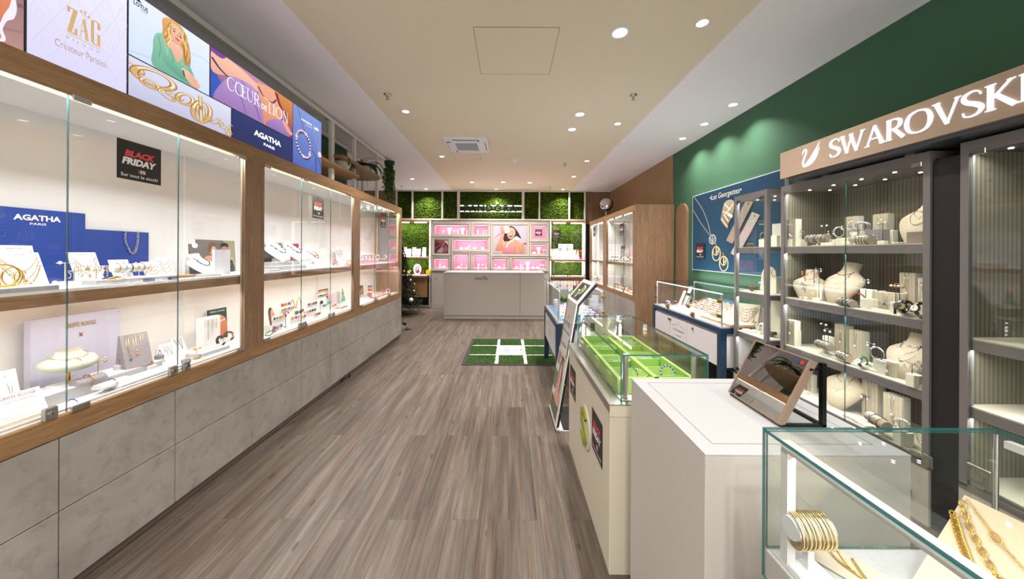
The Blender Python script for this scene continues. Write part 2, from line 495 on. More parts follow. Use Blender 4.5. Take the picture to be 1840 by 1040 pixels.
def art(F, W, H, shapes, name='picture', parent=None, lit=False, world=True, lift=.0006, step=.00025):
    """printed picture: shapes in 0..1 units, each ('p' polygon | 's' smooth polygon | 'b' band, data, colour [, width]);
    a colour may be a (bottom, top) pair, which grades the print from one ink to the other"""
    vs, fs, cs = [], [], []
    def clampp(p): return (min(max(p[0], 0), 1), min(max(p[1], 0), 1))
    for i, sh in enumerate(shapes):
        kind, data, c = sh[0], sh[1], sh[2]
        z = lift+step*i
        pair = isinstance(c, tuple)
        ca, cb = (lin(c[0]), lin(c[1])) if pair else (lin(c), lin(c))
        polys = []
        if kind == 'r': x0, y0, x1, y1 = data; polys = [[(x0, y0), (x1, y0), (x1, y1), (x0, y1)]]
        elif kind == 'p': polys = [list(data)]
        elif kind == 's': polys = [smooth_poly(list(data))]
        elif kind == 'b':
            L_, R_ = band(data, sh[3])
            polys = [[L_[j], L_[j+1], R_[j+1], R_[j]] for j in range(len(L_)-1)]
        for po in polys:
            po = [clampp(p) for p in po]
            ys = [p[1] for p in po]; lo, hi = min(ys), max(ys)
            o = len(vs)
            for p in po:
                vs.append(F @ Vector((p[0]*W, p[1]*H, z)))
                t = (p[1]-lo)/(hi-lo) if hi > lo else 0
                cs.append(tuple(ca[k]+(cb[k]-ca[k])*t for k in range(4)))
            fs.append(tuple(range(o, o+len(po))))
    off = Vector((0, 0, 0))
    if world and parent is not None:
        p = parent
        while p is not None: off += p.location; p = p.parent
    me = bpy.data.meshes.new(name); me.from_pydata([tuple(v-off) for v in vs], [], fs); me.update()
    ca = me.color_attributes.new('Col', 'FLOAT_COLOR', 'POINT')
    for i, c in enumerate(cs): ca.data[i].color = c
    me.materials.append(PRINTLIT if lit else PRINT)
    o = bpy.data.objects.new(name, me); COL.objects.link(o); o.parent = parent
    return o
def pane(name, c, a, b, th, parent=None, gm=None, em=None, world=True, label=None):
    """glass sheet from corner c along vectors a and b, thickness th; its four narrow faces show the green edge"""
    c, a, b = Vector(c), Vector(a), Vector(b); n = a.cross(b).normalized()*th
    v = [c, c+a, c+a+b, c+b, c+n, c+a+n, c+a+b+n, c+b+n]
    mb = MB(); gm = gm or GLASS; em = em or EDGE
    mb.add(v, [(3, 2, 1, 0), (4, 5, 6, 7)], gm)
    mb.add(v, [(0, 1, 5, 4), (1, 2, 6, 5), (2, 3, 7, 6), (3, 0, 4, 7)], em)
    return mb.build(name, parent, world, label)

# flared capitals for the big signs: (points, widths) strokes in a unit-high cell
def serif(x, y, wd=.22, t=.035): return ([(x-wd/2, y), (x+wd/2, y)], [t, t])
GLY = {
 'S': (.62, [([(.54, .80), (.49, .93), (.33, 1.0), (.12, .92), (.07, .76), (.17, .60), (.42, .44), (.56, .27), (.48, .08), (.28, 0), (.10, .06), (.05, .22)], [.05, .05, .07, .11, .15, .17, .19, .16, .10, .06, .06, .05])]),
 'W': (1.22, [([(.08, 1), (.33, 0)], [.16, .12]), ([(.33, 0), (.58, .96)], [.06, .07]), ([(.52, .96), (.80, 0)], [.16, .12]), ([(.80, 0), (1.10, 1)], [.06, .09]), serif(.08, .985, .26), serif(1.10, .985, .22), serif(.55, .985, .2)]),
 'A': (.86, [([(.09, 0), (.42, 1)], [.06, .08]), ([(.42, 1), (.76, 0)], [.12, .17]), ([(.2, .34), (.62, .34)], [.06, .06]), serif(.09, .015, .22), serif(.76, .015, .24)]),
 'R': (.78, [([(.17, 0), (.17, 1)], [.17, .17]), ([(.17, .965), (.42, .97), (.60, .86), (.60, .65), (.44, .52), (.17, .50)], [.06, .07, .15, .16, .08, .05]), ([(.36, .52), (.74, 0)], [.14, .17]), serif(.17, .015, .26), serif(.17, .985, .2)]),
 'O': (1.0, [([(.5, 1), (.2, .88), (.08, .5), (.2, .12), (.5, 0), (.8, .12), (.92, .5), (.8, .88), (.5, 1)], [.06, .12, .18, .12, .06, .12, .18, .12, .06])]),
 'V': (.86, [([(.1, 1), (.44, 0)], [.17, .12]), ([(.44, 0), (.76, 1)], [.06, .08]), serif(.1, .985, .26), serif(.76, .985, .2)]),
 'K': (.82, [([(.17, 0), (.17, 1)], [.17, .17]), ([(.26, .5), (.68, 1)], [.07, .07]), ([(.3, .56), (.76, 0)], [.15, .18]), serif(.17, .015, .28), serif(.17, .985, .28), serif(.68, .985, .2), serif(.76, .015, .2)]),
 'I': (.36, [([(.17, 0), (.17, 1)], [.17, .17]), serif(.17, .015, .28), serif(.17, .985, .28)]),
 'C': (.82, [([(.74, .82), (.60, .96), (.42, 1.0), (.18, .86), (.08, .5), (.18, .14), (.42, 0), (.62, .04), (.76, .2)], [.05, .06, .07, .13, .18, .13, .07, .06, .04])]),
 'E': (.62, [([(.17, 0), (.17, 1)], [.15, .15]), ([(.1, .97), (.54, .97)], [.05, .05]), ([(.17, .52), (.46, .52)], [.05, .05]), ([(.1, .03), (.57, .03)], [.05, .05]), ([(.54, .99), (.54, .8)], [.04, .02]), ([(.57, .01), (.57, .22)], [.04, .02])]),
 'U': (.84, [([(.16, 1), (.16, .35), (.26, .05), (.45, 0), (.62, .08), (.70, .35), (.70, 1)], [.15, .15, .1, .06, .06, .06, .06]), serif(.16, .985, .28), serif(.70, .985, .22)]),
 'L': (.60, [([(.17, 0), (.17, 1)], [.15, .15]), ([(.1, .03), (.55, .03)], [.05, .05]), ([(.55, .01), (.55, .24)], [.04, .02]), serif(.17, .985, .28)]),
 'N': (.90, [([(.16, 0), (.16, 1)], [.06, .06]), ([(.16, 1), (.74, 0)], [.15, .15]), ([(.74, 0), (.74, 1)], [.06, .06]), serif(.14, .985, .2), serif(.16, .015, .22), serif(.74, .985, .22)]),
 'D': (.88, [([(.17, 0), (.17, 1)], [.15, .15]), ([(.17, .97), (.48, .96), (.74, .8), (.80, .5), (.74, .2), (.48, .04), (.17, .03)], [.05, .07, .14, .17, .14, .07, .05]), serif(.17, .985, .24), serif(.17, .015, .24)]),
 ' ': (.35, []),
}
GLY['Œ'] = (1.30, GLY['O'][1]+[([(x+.70, y) for x, y in p], w_) for p, w_ in GLY['E'][1]])
def serif_text(s, F, x, y, h, wd, m, parent, thin=1.0, name='lettering', lift=.001, depth=0.0):
    adv = sum(GLY[c][0] for c in s); k = wd/adv; cx = x; mb = MB()
    for c in s:
        a, st = GLY[c]
        for pts, ws in st:
            L_, R_ = band(pts, [q*thin for q in ws], 6 if len(pts) > 2 else 1)
            for j in range(len(L_)-1):
                quad = [L_[j], L_[j+1], R_[j+1], R_[j]]
                if depth:
                    v = [F @ Vector((cx+p[0]*k, y+p[1]*h, z)) for z in (lift, lift+depth) for p in quad]
                    mb.add(v, [(0, 1, 2, 3), (7, 6, 5, 4), (0, 4, 5, 1), (1, 5, 6, 2), (2, 6, 7, 3), (3, 7, 4, 0)], m)
                else: mb.add([F @ Vector((cx+p[0]*k, y+p[1]*h, lift)) for p in quad], [(3, 2, 1, 0)], m)
        cx += a*k
    return mb.build(name, parent, True)
# ================================================================== ROOM
OAK_SLAT = oak('oak_slats', (5, 5, .4), '#97754f', '#a98560', '#b8946c')
XW = 2.57          # right wall
BY = 8.36          # plane of the back wall
CL, CR = -1.42, 1.545   # edges of the beige middle ceiling
def sbox(name, x0, x1, y0, y1, z0, z1, m): return struct(MB().box(x0, x1, y0, y1, z0, z1, m).build(name))
sbox('floor', -4.4, 2.8, -1.6, 8.6, -.06, 0, FLOOR)
sbox('ceiling', CL, CR, -1.6, 8.6, CEIL, CEIL+.06, CEIL_BEIGE)
struct(MB().box(-4.4, CL, -1.6, 8.6, CEIL-.004, CEIL+.06, CEIL_WHITE).build('ceiling_left'))
struct(MB().box(CR, 2.8, -1.6, 8.6, CEIL-.004, CEIL+.06, CEIL_WHITE).build('ceiling_right'))
sbox('wall_right', XW, XW+.1, -1.6, 5.16, 0, CEIL, GREEN_WALL)
sbox('wall_right_rear', XW+.02, XW+.1, 5.16, 8.6, 0, CEIL, mat('slat_backing_brown', '#4a3728', .8))
sbox('wall_left', -2.62, -2.5, -1.6, 5.05, 0, CEIL, GREEN_WALL)
sbox('wall_left_rear', -4.3, -4.2, 5.0, 8.6, 0, CEIL, WHITE_PAINT)
sbox('wall_left_return', -4.3, -2.62, 4.95, 5.05, 0, CEIL, WHITE_PAINT)
sbox('wall_back', -4.4, 2.8, BY+.02, BY+.12, 0, CEIL, BLACK)
m_ = MB()
y = 5.16
while y < BY: m_.box(XW-.010, XW+.021, y, y+.029, 1.4, CEIL, OAK_SLAT); y += .036
struct(m_.build('wall_right_slats'))
m_ = MB(); x = -4.2
while x < -2.9: m_.box(x, x+.022, BY-.02, BY+.02, 2.3, CEIL, OAK_SLAT); x += .036
x = 1.93
while x < XW: m_.box(x, x+.022, BY-.02, BY+.02, 2.1, CEIL, OAK_SLAT); x += .036
struct(m_.build('wall_back_slats'))
sbox('wall_back_panel', -4.2, -2.86, BY-.02, BY+.02, 0, 2.3, WHITE_PAINT)

# rounded oak plank fixed on the green wall
p0 = pix(1216, 440, x=XW-.02); p1 = pix(1235, 440, x=XW-.02)
ya, yb = p1.y, p0.y; r = (yb-ya)/2; zt = 2.10
poly = [(ya, .02), (yb, .02)] + [((ya+yb)/2+math.cos(a)*r, zt-r+math.sin(a)*r) for a in [PI*i/16 for i in range(17)]]
MX = Matrix(((0, 0, 1, XW-.034), (1, 0, 0, 0), (0, 1, 0, 0), (0, 0, 0, 1)))
tag(MB().prism(poly, 0, .033, OAK_Z, MX).build('wall_plank'), 'tall oak plank with a rounded top fixed on the green wall', 'wall decoration')

# access panels in the ceiling
def hatch(x0, x1, y0, y1, label):
    mb = MB(); g = .004; m = mat('hatch_gap', '#8a7d6c', .8)
    for a in ((x0, x0+g, y0, y1), (x1-g, x1, y0, y1), (x0, x1, y0, y0+g), (x0, x1, y1-g, y1)): mb.box(*a, CEIL-.0012, CEIL+.001, m)
    h_ = MB().box(x0, x1, y0, y1, CEIL-.0008, CEIL+.001, CEIL_BEIGE).build('ceiling_hatch')
    tag(h_, label, 'access panel')
    e = mb.build('edge_gap', h_)
a = pix(850, 48, z=CEIL); b = pix(1006, 51, z=CEIL); c = pix(862, 133, z=CEIL)
hatch(a.x, b.x, a.y, c.y, 'large square access panel flush in the beige ceiling')
a = pix(812, 274, z=CEIL); b = pix(861, 274, z=CEIL); c = pix(818, 287, z=CEIL)
hatch(a.x, b.x, a.y, c.y, 'small access panel behind the ceiling air conditioner')

# air conditioner cassette
a = pix(793, 248, z=CEIL-.02); b = pix(876, 248, z=CEIL-.02); c = pix(812, 273.5, z=CEIL-.02)
cx, cy = (a.x+b.x)/2, (a.y+c.y)/2; hw = .305
t = thing('air_conditioner', 'white square air conditioner cassette in the ceiling', 'air conditioner', (cx, cy, CEIL-.03))
mb = MB(); ACW = mat('ac_white', '#e4e6ea', .4); ACG = mat('ac_grille', '#a4a8ae', .5)
mb.bbox(-hw, hw, -hw, hw, 0, .03, ACW, .01, Matrix.Rotation(PI, 4, 'X') @ Matrix.Translation((0, 0, -.03)))
mb.build('panel', t)
g = MB().box(-.16, .16, -.16, .16, -.006, .001, ACW)
for i in range(14): g.box(-.155, .155, -.15+i*.0225, -.15+i*.0225+.010, -.010, -.005, ACG)
g.build('intake_grille', t)
for k in range(4):
    R_ = Matrix.Rotation(k*PI/2, 4, 'Z')
    MB().box(-.17, .17, .215, .262, -.012, .001, ACW, R_).box(-.17, .17, .262, .270, -.006, .001, BLACK, R_).box(-.19, -.17, .21, .265, -.004, .001, BLACK, R_).build('air_flap', t)

# smoke detector, sprinklers
p = pix(923, 287, z=CEIL)
t = thing('smoke_detector', 'white round smoke detector on the ceiling behind the air conditioner', 'smoke detector', (p.x, p.y, CEIL-.05))
MB().lathe([(.05, .05), (.052, .035), (.045, .03)], WHITE_M).build('base', t)
MB().lathe([(.022, 0), (.034, .006), (.038, .03)], ACW).build('sensor_head', t)
def sprinkler():
    t = thing('sprinkler_head', '', 'sprinkler')
    MB().lathe([(.034, 0), (.036, -.004), (.02, -.012), (.01, -.02)][::-1], STEEL).build('rosette', t)
    mb = MB().cyl((0, 0, -.02), (0, 0, -.045), .005, STEEL, 8)
    mb.tube([(-.009, 0, -.02), (-.012, 0, -.035), (0, 0, -.05)], .002, STEEL).tube([(.009, 0, -.02), (.012, 0, -.035), (0, 0, -.05)], .002, STEEL)
    mb.build('frame_arms', t)
    MB().cyl((0, 0, -.05), (0, 0, -.053), .016, STEEL, 12).build('deflector', t)
    return t
for px, py, wh in ((696, 173, 'left half of the beige ceiling, nearest'), (1138, 174, 'right half of the beige ceiling, nearest'),
                   (1015, 296, 'beige ceiling right of the smoke detector'), (722, 335, 'white ceiling near the moss wall'), (989, 338, 'beige ceiling just above the moss wall')):
    p = pix(px, py, z=CEIL-.02); put('sprinkler', sprinkler, (p.x, min(p.y, 8.1), CEIL), 0, 'metal sprinkler head in the '+wh)
# downlights
def downlight():
    t = thing('downlight', '', 'ceiling light')
    MB().lathe([(.80, 0.001), (1.0, -.0), (1.0, -.10), (.96, -.14), (.80, -.10), (.78, -.02)], ACW, n=28, caps=False).build('rim', t)
    MB().lathe([(.78, -.05), (.6, -.075), (.001, -.08)], LENS, n=28).build('lens', t)
    return t
wh = ['largest of the ceiling, ahead of the access panel', 'white ceiling beside the beige edge, nearest one', 'white ceiling over the green wall, first of three', 'white ceiling over the green wall, second of three',
      'white ceiling over the green wall, third of three', 'pair on the right of the beige ceiling, nearer one', 'pair on the right of the beige ceiling, farther one', 'by the right beige edge behind the pair',
      'left half of the beige ceiling beside the sprinkler', 'left of the smoke detector', 'white ceiling by the hanging ivy', 'white ceiling in front of the moss wall, left', 'beige ceiling, left of the rear three',
      'beige ceiling, middle of the rear three', 'beige ceiling, right of the rear three', 'beige ceiling by the right rear edge', 'right of the smoke detector near the beige edge', 'just above the moss sign wall, left', 'just above the moss sign wall, right']
for i, (lx, ly, lr) in enumerate(LAMPS):
    put('downlight', downlight, (lx, ly, CEIL if CL < lx < CR else CEIL-.004), 0, 'round recessed downlight, '+wh[i], 'recessed downlights', lr)

# ================================================================== LEFT WALL CABINETS
XF, XB = -1.735, -2.14       # face and inner back
ZB0, ZB1, ZT0, ZT1 = .637, .717, 1.982, 2.07
SH = 1.205                   # middle shelf top
JY = [.60, 2.225, 3.736, 5.30]
OPEN = [(.70, 2.155), (2.325, 3.665), (3.82, 5.21)]
DOORS = [[.70, 1.30, 1.735, 2.155], [2.325, 2.765, 3.215, 3.665], [3.82, 4.28, 4.75, 5.21]]
PANELS = [[.60, .85, 1.27, 1.712, 2.225], [2.225, 2.75, 3.2, 3.736], [3.736, 4.25, 4.78, 5.30]]
def hinge(t, y, z, sx, parentname='hinge', dy=.03, m=None):
    MB().bbox(XF-.002*sx if sx > 0 else XF, XF+.006, y-dy, y+dy, z-.011, z+.011, m or STEEL, .002).build(parentname, t, True)
for k in range(3):
    y0, y1 = JY[k], JY[k+1]; a, b = OPEN[k]
    t = thing('display_cabinet', ['oak framed lit wall cabinet with a stepped royal blue board, nearest of the left row', 'oak framed lit wall cabinet with white beaded busts, middle of the left row', 'oak framed lit wall cabinet with pink tray and grey mirror, farthest of the left row'][k], 'cabinet', (XF, (y0+y1)/2, 0))
    mb = MB()
    mb.box(XF-.03, XF, y0, y1, ZB0, ZB1, OAK_Y).box(XF-.03, XF, y0, y1, ZT0, ZT1, OAK_Y)
    mb.box(XF-.03, XF, y0, a, ZB1, ZT0, OAK_Z).box(XF-.03, XF, b, y1, ZB1, ZT0, OAK_Z)
    mb.build('face_frame', t, True)
    mb = MB()
    mb.box(XB-.02, XB, y0, y1, ZB0, ZT1, WHITE_M)
    mb.box(XB, XF-.075, y0+.002, y1-.002, ZT0+.0, ZT1-.004, WHITE_M).box(XF-.075, XF-.03, y0+.002, y1-.002, ZT0+.03, ZT1-.004, WHITE_M).box(XB, XF-.03, y0+.002, y1-.002, ZB0+.004, ZB1, WHITE_M)
    if k == 0: mb.box(XB, XF-.03, y0, y0+.02, ZB1, ZT0, WHITE_M)
    if k == 2: mb.box(XB-.02, XF-.03, y1-.015, y1, 0.06, ZT1, OAK_Z)
    mb.build('carcass', t, True)
    MB().box(XB, XF-.06, a-.06, b+.06, SH-.012, SH, WHITE_M).box(XF-.075, XF-.06, a-.06, b+.06, SH-.062, SH-.0121, OAK_Y).box(XB, XF-.076, a-.06, b+.06, SH-.030, SH-.0121, WHITE_M).build('shelf', t, True)
    if k < 2: MB().box(XB, XB+.012, b+.0, y1, ZB1, ZT0, WHITE_M).build('back_strip', t, True)
    MB().box(XF-.046, XF-.034, a, b, ZT0+.0175, ZT0+.03, mat('led_strip_dim', '#ffffff', .4, emit=1.0)).build('led_strip', t, True)
    MB().box(XF-.046, XF-.034, a-.02, b+.02, ZB1, ZB1+.012, mat('aluminium_track', '#dcdcde', .3, .3)).build('door_track', t, True)
    for i in range(3):
        ya, yb = DOORS[k][i], DOORS[k][i+1]
        g = pane('glass_door', (XF-.018, ya+.0012, ZB1+.004), (0, yb-ya-.0024, 0), (0, 0, ZT0-ZB1-.008), .006, t)
    for (yy, s) in ((DOORS[k][1]+.03, 1), (b-.03, 1)) + (((a+.03, 1),) if k else ()):
        hinge(t, yy, ZT0-.012, 1); hinge(t, yy, ZB1+.012, 1)
    for yy in ((DOORS[k][2]-.035, DOORS[k][2]+.035) + ((DOORS[k][1]-.055,) if k == 0 else (DOORS[k][1]-.03, DOORS[k][1]+.03))):
        lk = MB().bbox(XF-.012, XF+.004, yy-.02, yy+.02, ZB1+.002, ZB1+.048, STEEL, .003).build('lock_plate', t, True)
        MB().cyl((XF+.004, yy, ZB1+.024), (XF+.009, yy, ZB1+.024), .010, CHROME, 14).box(XF+.009, XF+.0095, yy-.001, yy+.001, ZB1+.018, ZB1+.03, BLACK).build('lock_cylinder', lk, True)
    # concrete look drawer fronts, two rows
    for i in range(len(PANELS[k])-1):
        ya, yb = PANELS[k][i], PANELS[k][i+1]
        for z0, z1 in ((.352, ZB0-.005), (.05, .347)):
            MB().bbox(XF-.02, XF-.001, ya+.002, yb-.002, z0, z1, STONE, .001).build('drawer_front', t, True)
    mb = MB().box(XB-.01, XF-.022, y0+.004, y1-.004, .05, ZB0, mat('drawer_gap_dark', '#3a332c', .8)).box(XB, XF-.03, y0, y1, 0.0, .048, mat('plinth_grey_brown', '#6f645b', .6))
    mb.build('base_unit', t, True)
    MB().box(XF-.0225, XF-.001, y1-.002 if k == 2 else y0-.001, y1 if k == 2 else y0+.001, .05, ZB0, STONE).build('base_edge', t, True)
    # light of the cabinet's own strips
    area('cabinet_strip_light', (XF-.0405, (a+b)/2, ZT0+.0115), .012, b-a-.05, 17, rot=(0, math.radians(-38), 0), color=(.97, .985, 1))
    area('cabinet_shelf_light', (XF-.10, (a+b)/2, SH-.035), .02, b-a-.02, 6.5, rot=(0, math.radians(-20), 0), color=(1, .99, .97))

# framed grey mirror at the far end of the third cabinet
t = thing('framed_mirror', 'grey mirror in a light oak frame inside the farthest left cabinet', 'mirror', (-1.95, 5.27, SH))
LOAK = oak('light_oak', (5, 5, .5), '#c79b62', '#d3a96f', '#deb880')
MB().box(-2.13, -1.79, 5.262, 5.268, SH+.002, ZT0-.01, mat('grey_mirror', '#8f9092', .12, .9)).build('mirror_glass', t, True)
MB().box(XB+.012, -2.10, 5.24, 5.262, SH+.001, ZT0-.008, LOAK).box(-1.80, -1.775, 5.24, 5.262, SH+.001, ZT0-.008, LOAK).box(-2.10, -1.80, 5.24, 5.262, ZT0-.035, ZT0-.008, LOAK).build('wooden_frame', t, True)

# ================================================================== LIGHT BOXES on the cabinets
XL = -1.750
def ypx(px): return pix(px, 300, x=XL).y
ZL0, ZLM, ZL1 = 2.072, 2.262, 2.562
def lightbox(label, y0, y1, z0, z1, shapes):
    t = thing('light_box', label, 'illuminated sign', (XL, (y0+y1)/2, z0))
    MB().box(XL-.10, XL-.003, y0+.001, y1-.001, z0, z1, mat('light_box_rim', '#4c4a50', .5)).build('housing', t, True)
    F = frame((XL-.0025, y0+.004, z0+.003), (0, 1, 0))
    art(F, y1-y0-.008, z1-z0-.006, shapes, 'backlit_print', t, True)
    return t, F, y1-y0-.008, z1-z0-.006
YB = [ypx(q) for q in (0, 45, 229, 377, 416, 526, 578)]
# woman in a white dress, mostly out of the frame
lightbox('lit panel with bare shoulder and white lace dress, nearest on the left row', .62, YB[1], ZL0, ZL1, [
    ('r', (0, 0, 1, 1), ('#b58a86', '#5f4860')), ('b', [(.9, .1), (1, .14)], '#a07a78', .02), ('b', [(.9, .3), (1, .33)], '#84646a', .03),
    ('p', curve_pts([(.6, -.02), (.90, .0), (.912, .10), (.93, .17), (.958, .21), (.970, .30), (.955, .42), (.945, .55), (.93, .7), (.6, .7)], 5), '#efeaf5'),
    ('p', curve_pts([(.5, -.02), (.872, .0), (.895, .10), (.915, .20), (.938, .28), (.946, .36), (.93, .48), (.90, .62), (.5, .6)], 5), ('#c9704f', '#f09a70'))])
t, F, W, H = lightbox('pale lilac lit panel with gold capitals above the words Createur Parisien', YB[1], YB[2], ZL0, ZL1,
    [('r', (0, 0, 1, 1), ('#d8d4f6', '#eeecfb'))] + [('b', [(x-.5, -.05), (x+.32, 1.05)], '#d0cde6', .005) for x in [i*.21 for i in range(9)]] + [('b', [(x+.5, -.05), (x-.32, 1.05)], '#d3d0e8', .005) for x in [i*.21-.2 for i in range(9)]]
    + [('b', [(x, y), (x+.05, y), (x+.05, y+.07), (x, y+.07), (x, y)], '#cfcce4', .003) for x in (.06, .27, .48, .69, .88) for y in (.1, .29, .48, .67, .86)])
ZG = mat('gold_ink_backlit', '#c8a878', .5, emit=.62)
ZG2 = mat('brown_ink_backlit', '#b89a92', .5, emit=.45)
def zag(F, x, y, w_, h, m, parent):
    mb = MB(); k = lambda u, v: F @ Vector((x+u*w_, y+v*h, .004))
    def P(*q): mb.add([k(*a) for a in q], [tuple(range(len(q)))], m)
    # Z
    P((0, 1), (0, .78), (.05, .74), (.09, .95), (.16, .95), (0, .03), (.05, 0), (.22, 0), (.06+.02, .05), (.29, .95), (.29, 1)) if False else None
    P((0, .78), (.07, .78), (.09, .95), (.30, .95), (.30, 1), (0, 1)); P((.17, .95), (.30, .95), (.13, .04), (0, .04)); P((0, 0), (.30, 0), (.30, .26), (.22, .26), (.20, .05), (0, .05))
    # A
    P((.36, 0), (.385, 0), (.475, .82), (.46, .86)); P((.44, .86), (.53, .80), (.65, 0), (.53, 0)); P((.38, .30), (.56, .30), (.56, .34), (.39, .34)); P((.34, 0), (.41, 0), (.41, .02), (.34, .02))
    # G
    P((.70, .06), (.80, 0), (.80, 1), (.70, .94)); P((.76, .95), (.92, .95), (.98, 1), (.76, 1)); P((.90, .70), (1, .70), (1, .94), (.95, 1), (.90, .97)); P((.76, 0), (1, 0), (.98, .05), (.76, .05)); P((.90, 0), (1, 0), (1, .5), (.90, .5)); P((.86, .47), (1, .47), (1, .5), (.86, .5))
    P((0, -.09), (1, -.09), (1, -.06), (0, -.06))
    for (cx, cy) in ((.40, 1.06), (.52, 1.11), (.64, 1.02)): P(*ell(cx, cy, .045, .05, 14))
    L_, R_ = band([(.40, 1.02), (.46, .96), (.56, .96), (.64, 1.0)], .018)
    for j in range(len(L_)-1): P(R_[j], R_[j+1], L_[j+1], L_[j])
    P((.51, .96), (.53, .96), (.53, 1.1), (.51, 1.1))
    return mb.build('lettering', parent, True)
zag(F, .34*W, .31*H, .34*W, .21*H, ZG, t)
text('B  I  J  O  U  X', F, .51*W, .262*H, .028*H, .34*W, ZG2, t)
text('Créateur Parisien', F, .50*W, .185*H, .060*H, .53*W, ZG2, t)
# woman with long wavy hair in a green blouse
SK = ('#e8a98c', '#f3c4a8')
t, F, W, H = lightbox('lit panel of smiling woman with long wavy hair in a green satin blouse', YB[2], YB[3], ZLM, ZL1, [
    ('r', (0, 0, 1, 1), ('#cfe0f6', '#e6edfb')), ('b', [(0, .05), (.3, .12), (.6, .02)], '#c0d4ec', .02), ('b', [(.7, .6), (.9, .66), (1, .62)], '#cddcf2', .03),
    ('s', [(.36, .9), (.47, 1.0), (.60, .97), (.68, .8), (.72, .55), (.70, .28), (.60, .22), (.5, .4), (.42, .34), (.33, .45), (.36, .7)], ('#a8703f', '#e3b26c')),
    ('s', [(.27, .54), (.36, .64), (.47, .52), (.52, .36), (.60, .48), (.72, .34), (.80, .1), (.78, -.02), (.28, -.02), (.25, .3)], ('#6fae94', '#8cc8ad')),
    ('s', [(.44, .55), (.50, .62), (.58, .62), (.62, .5), (.55, .3), (.50, .38)], SK),
    ('s', [(.44, .86), (.50, .95), (.585, .90), (.61, .77), (.575, .65), (.52, .60), (.46, .68)], SK),
    ('b', [(.46, .90), (.43, .75), (.40, .60), (.43, .45)], '#d49b57', [.03, .05, .07, .02]), ('b', [(.60, .92), (.65, .7), (.66, .5), (.64, .3)], '#c98d4c', [.03, .06, .08, .02]), ('b', [(.44, .88), (.40, .7), (.37, .55)], '#f0cd8c', .018),
    ('b', [(0.460, 0.93), (0.425, 0.84), (0.445, 0.74), (0.400, 0.62), (0.425, 0.50)], '#b87f44', [.010, .020, .024, .020, .006]), ('b', [(0.480, 0.95), (0.445, 0.86), (0.425, 0.76), (0.435, 0.66), (0.390, 0.55)], '#e9c483', [.010, .020, .024, .020, .006]), ('b', [(0.450, 0.86), (0.400, 0.78), (0.415, 0.68), (0.375, 0.58), (0.410, 0.46)], '#c58e4e', [.010, .020, .024, .020, .006]), ('b', [(0.440, 0.82), (0.430, 0.72), (0.455, 0.62), (0.420, 0.52), (0.450, 0.44)], '#f3d596', [.010, .020, .024, .020, .006]), ('b', [(0.580, 0.96), (0.635, 0.86), (0.625, 0.72), (0.665, 0.58), (0.630, 0.40)], '#b47a40', [.010, .020, .024, .020, .006]), ('b', [(0.600, 0.95), (0.660, 0.84), (0.645, 0.70), (0.690, 0.56), (0.655, 0.36)], '#e2b670', [.010, .020, .024, .020, .006]), ('b', [(0.590, 0.90), (0.615, 0.78), (0.635, 0.64), (0.625, 0.52), (0.670, 0.30)], '#a66d38', [.010, .020, .024, .020, .006]), ('b', [(0.560, 0.97), (0.605, 0.90), (0.600, 0.80), (0.640, 0.66), (0.645, 0.50)], '#f0cf8e', [.010, .020, .024, .020, .006]),
    ('s', [(.47, .93), (.53, .985), (.60, .93), (.575, .90), (.52, .93)], '#dcae68'), ('b', [(0.30, 0.55), (0.33, 0.38), (0.31, 0.20)], '#5a977f', .010), ('b', [(0.37, 0.56), (0.41, 0.36), (0.38, 0.22)], '#9dd4bd', .010), ('b', [(0.44, 0.46), (0.48, 0.30), (0.46, 0.16)], '#5a977f', .010), ('b', [(0.56, 0.36), (0.62, 0.30), (0.70, 0.30)], '#a6d9c4', .010), ('b', [(0.66, 0.40), (0.71, 0.24), (0.74, 0.12)], '#5a977f', .010), ('b', [(0.34, 0.30), (0.46, 0.18), (0.60, 0.13)], '#4f8c74', .010),
    ('b', [(.475, .80), (.50, .80)], '#4a2f24', .02), ('b', [(.555, .78), (.585, .76)], '#4a2f24', .02), ('b', [(.47, .835), (.505, .845)], '#7a4c30', .012), ('b', [(.55, .825), (.585, .81)], '#7a4c30', .012), ('b', [(.53, .78), (.53, .73)], '#cf8a70', .01),
    ('s', [(.495, .70), (.525, .71), (.56, .685), (.53, .665)], '#cf5a55'), ('b', [(.6, .62), (.61, .66)], '#8a5a3a', .01),
    ('s', [(.35, .35), (.52, .2), (.66, .16), (.74, .1), (.70, .02), (.5, .06), (.36, .16)], ('#5b9c83', '#7fbca2')),
    ('s', [(.58, .22), (.68, .23), (.80, .14), (.84, .05), (.76, -.01), (.66, .06)], SK), ('b', [(.60, .20), (.62, .1)], '#4b3b52', .02), ('b', [(.70, .21), (.79, .13)], '#c47e66', .008), ('b', [(.68, .17), (.77, .08)], '#c47e66', .008)])
LINK = mat('dark_ink_backlit', '#2b2f42', .5, emit=.05)
text('LOTUS', F, .12*W, .86*H, .07*H, .15*W, LINK, t, bold=.03); text('SILVER', F, .155*W, .80*H, .022*H, .07*W, LINK, t)
MB().add([F @ Vector((x*W, y*H, .006)) for x, y in ((.05, .90), (.09, .94), (.12, .90))], [(0, 1, 2)], LINK).build('logo', t, True)
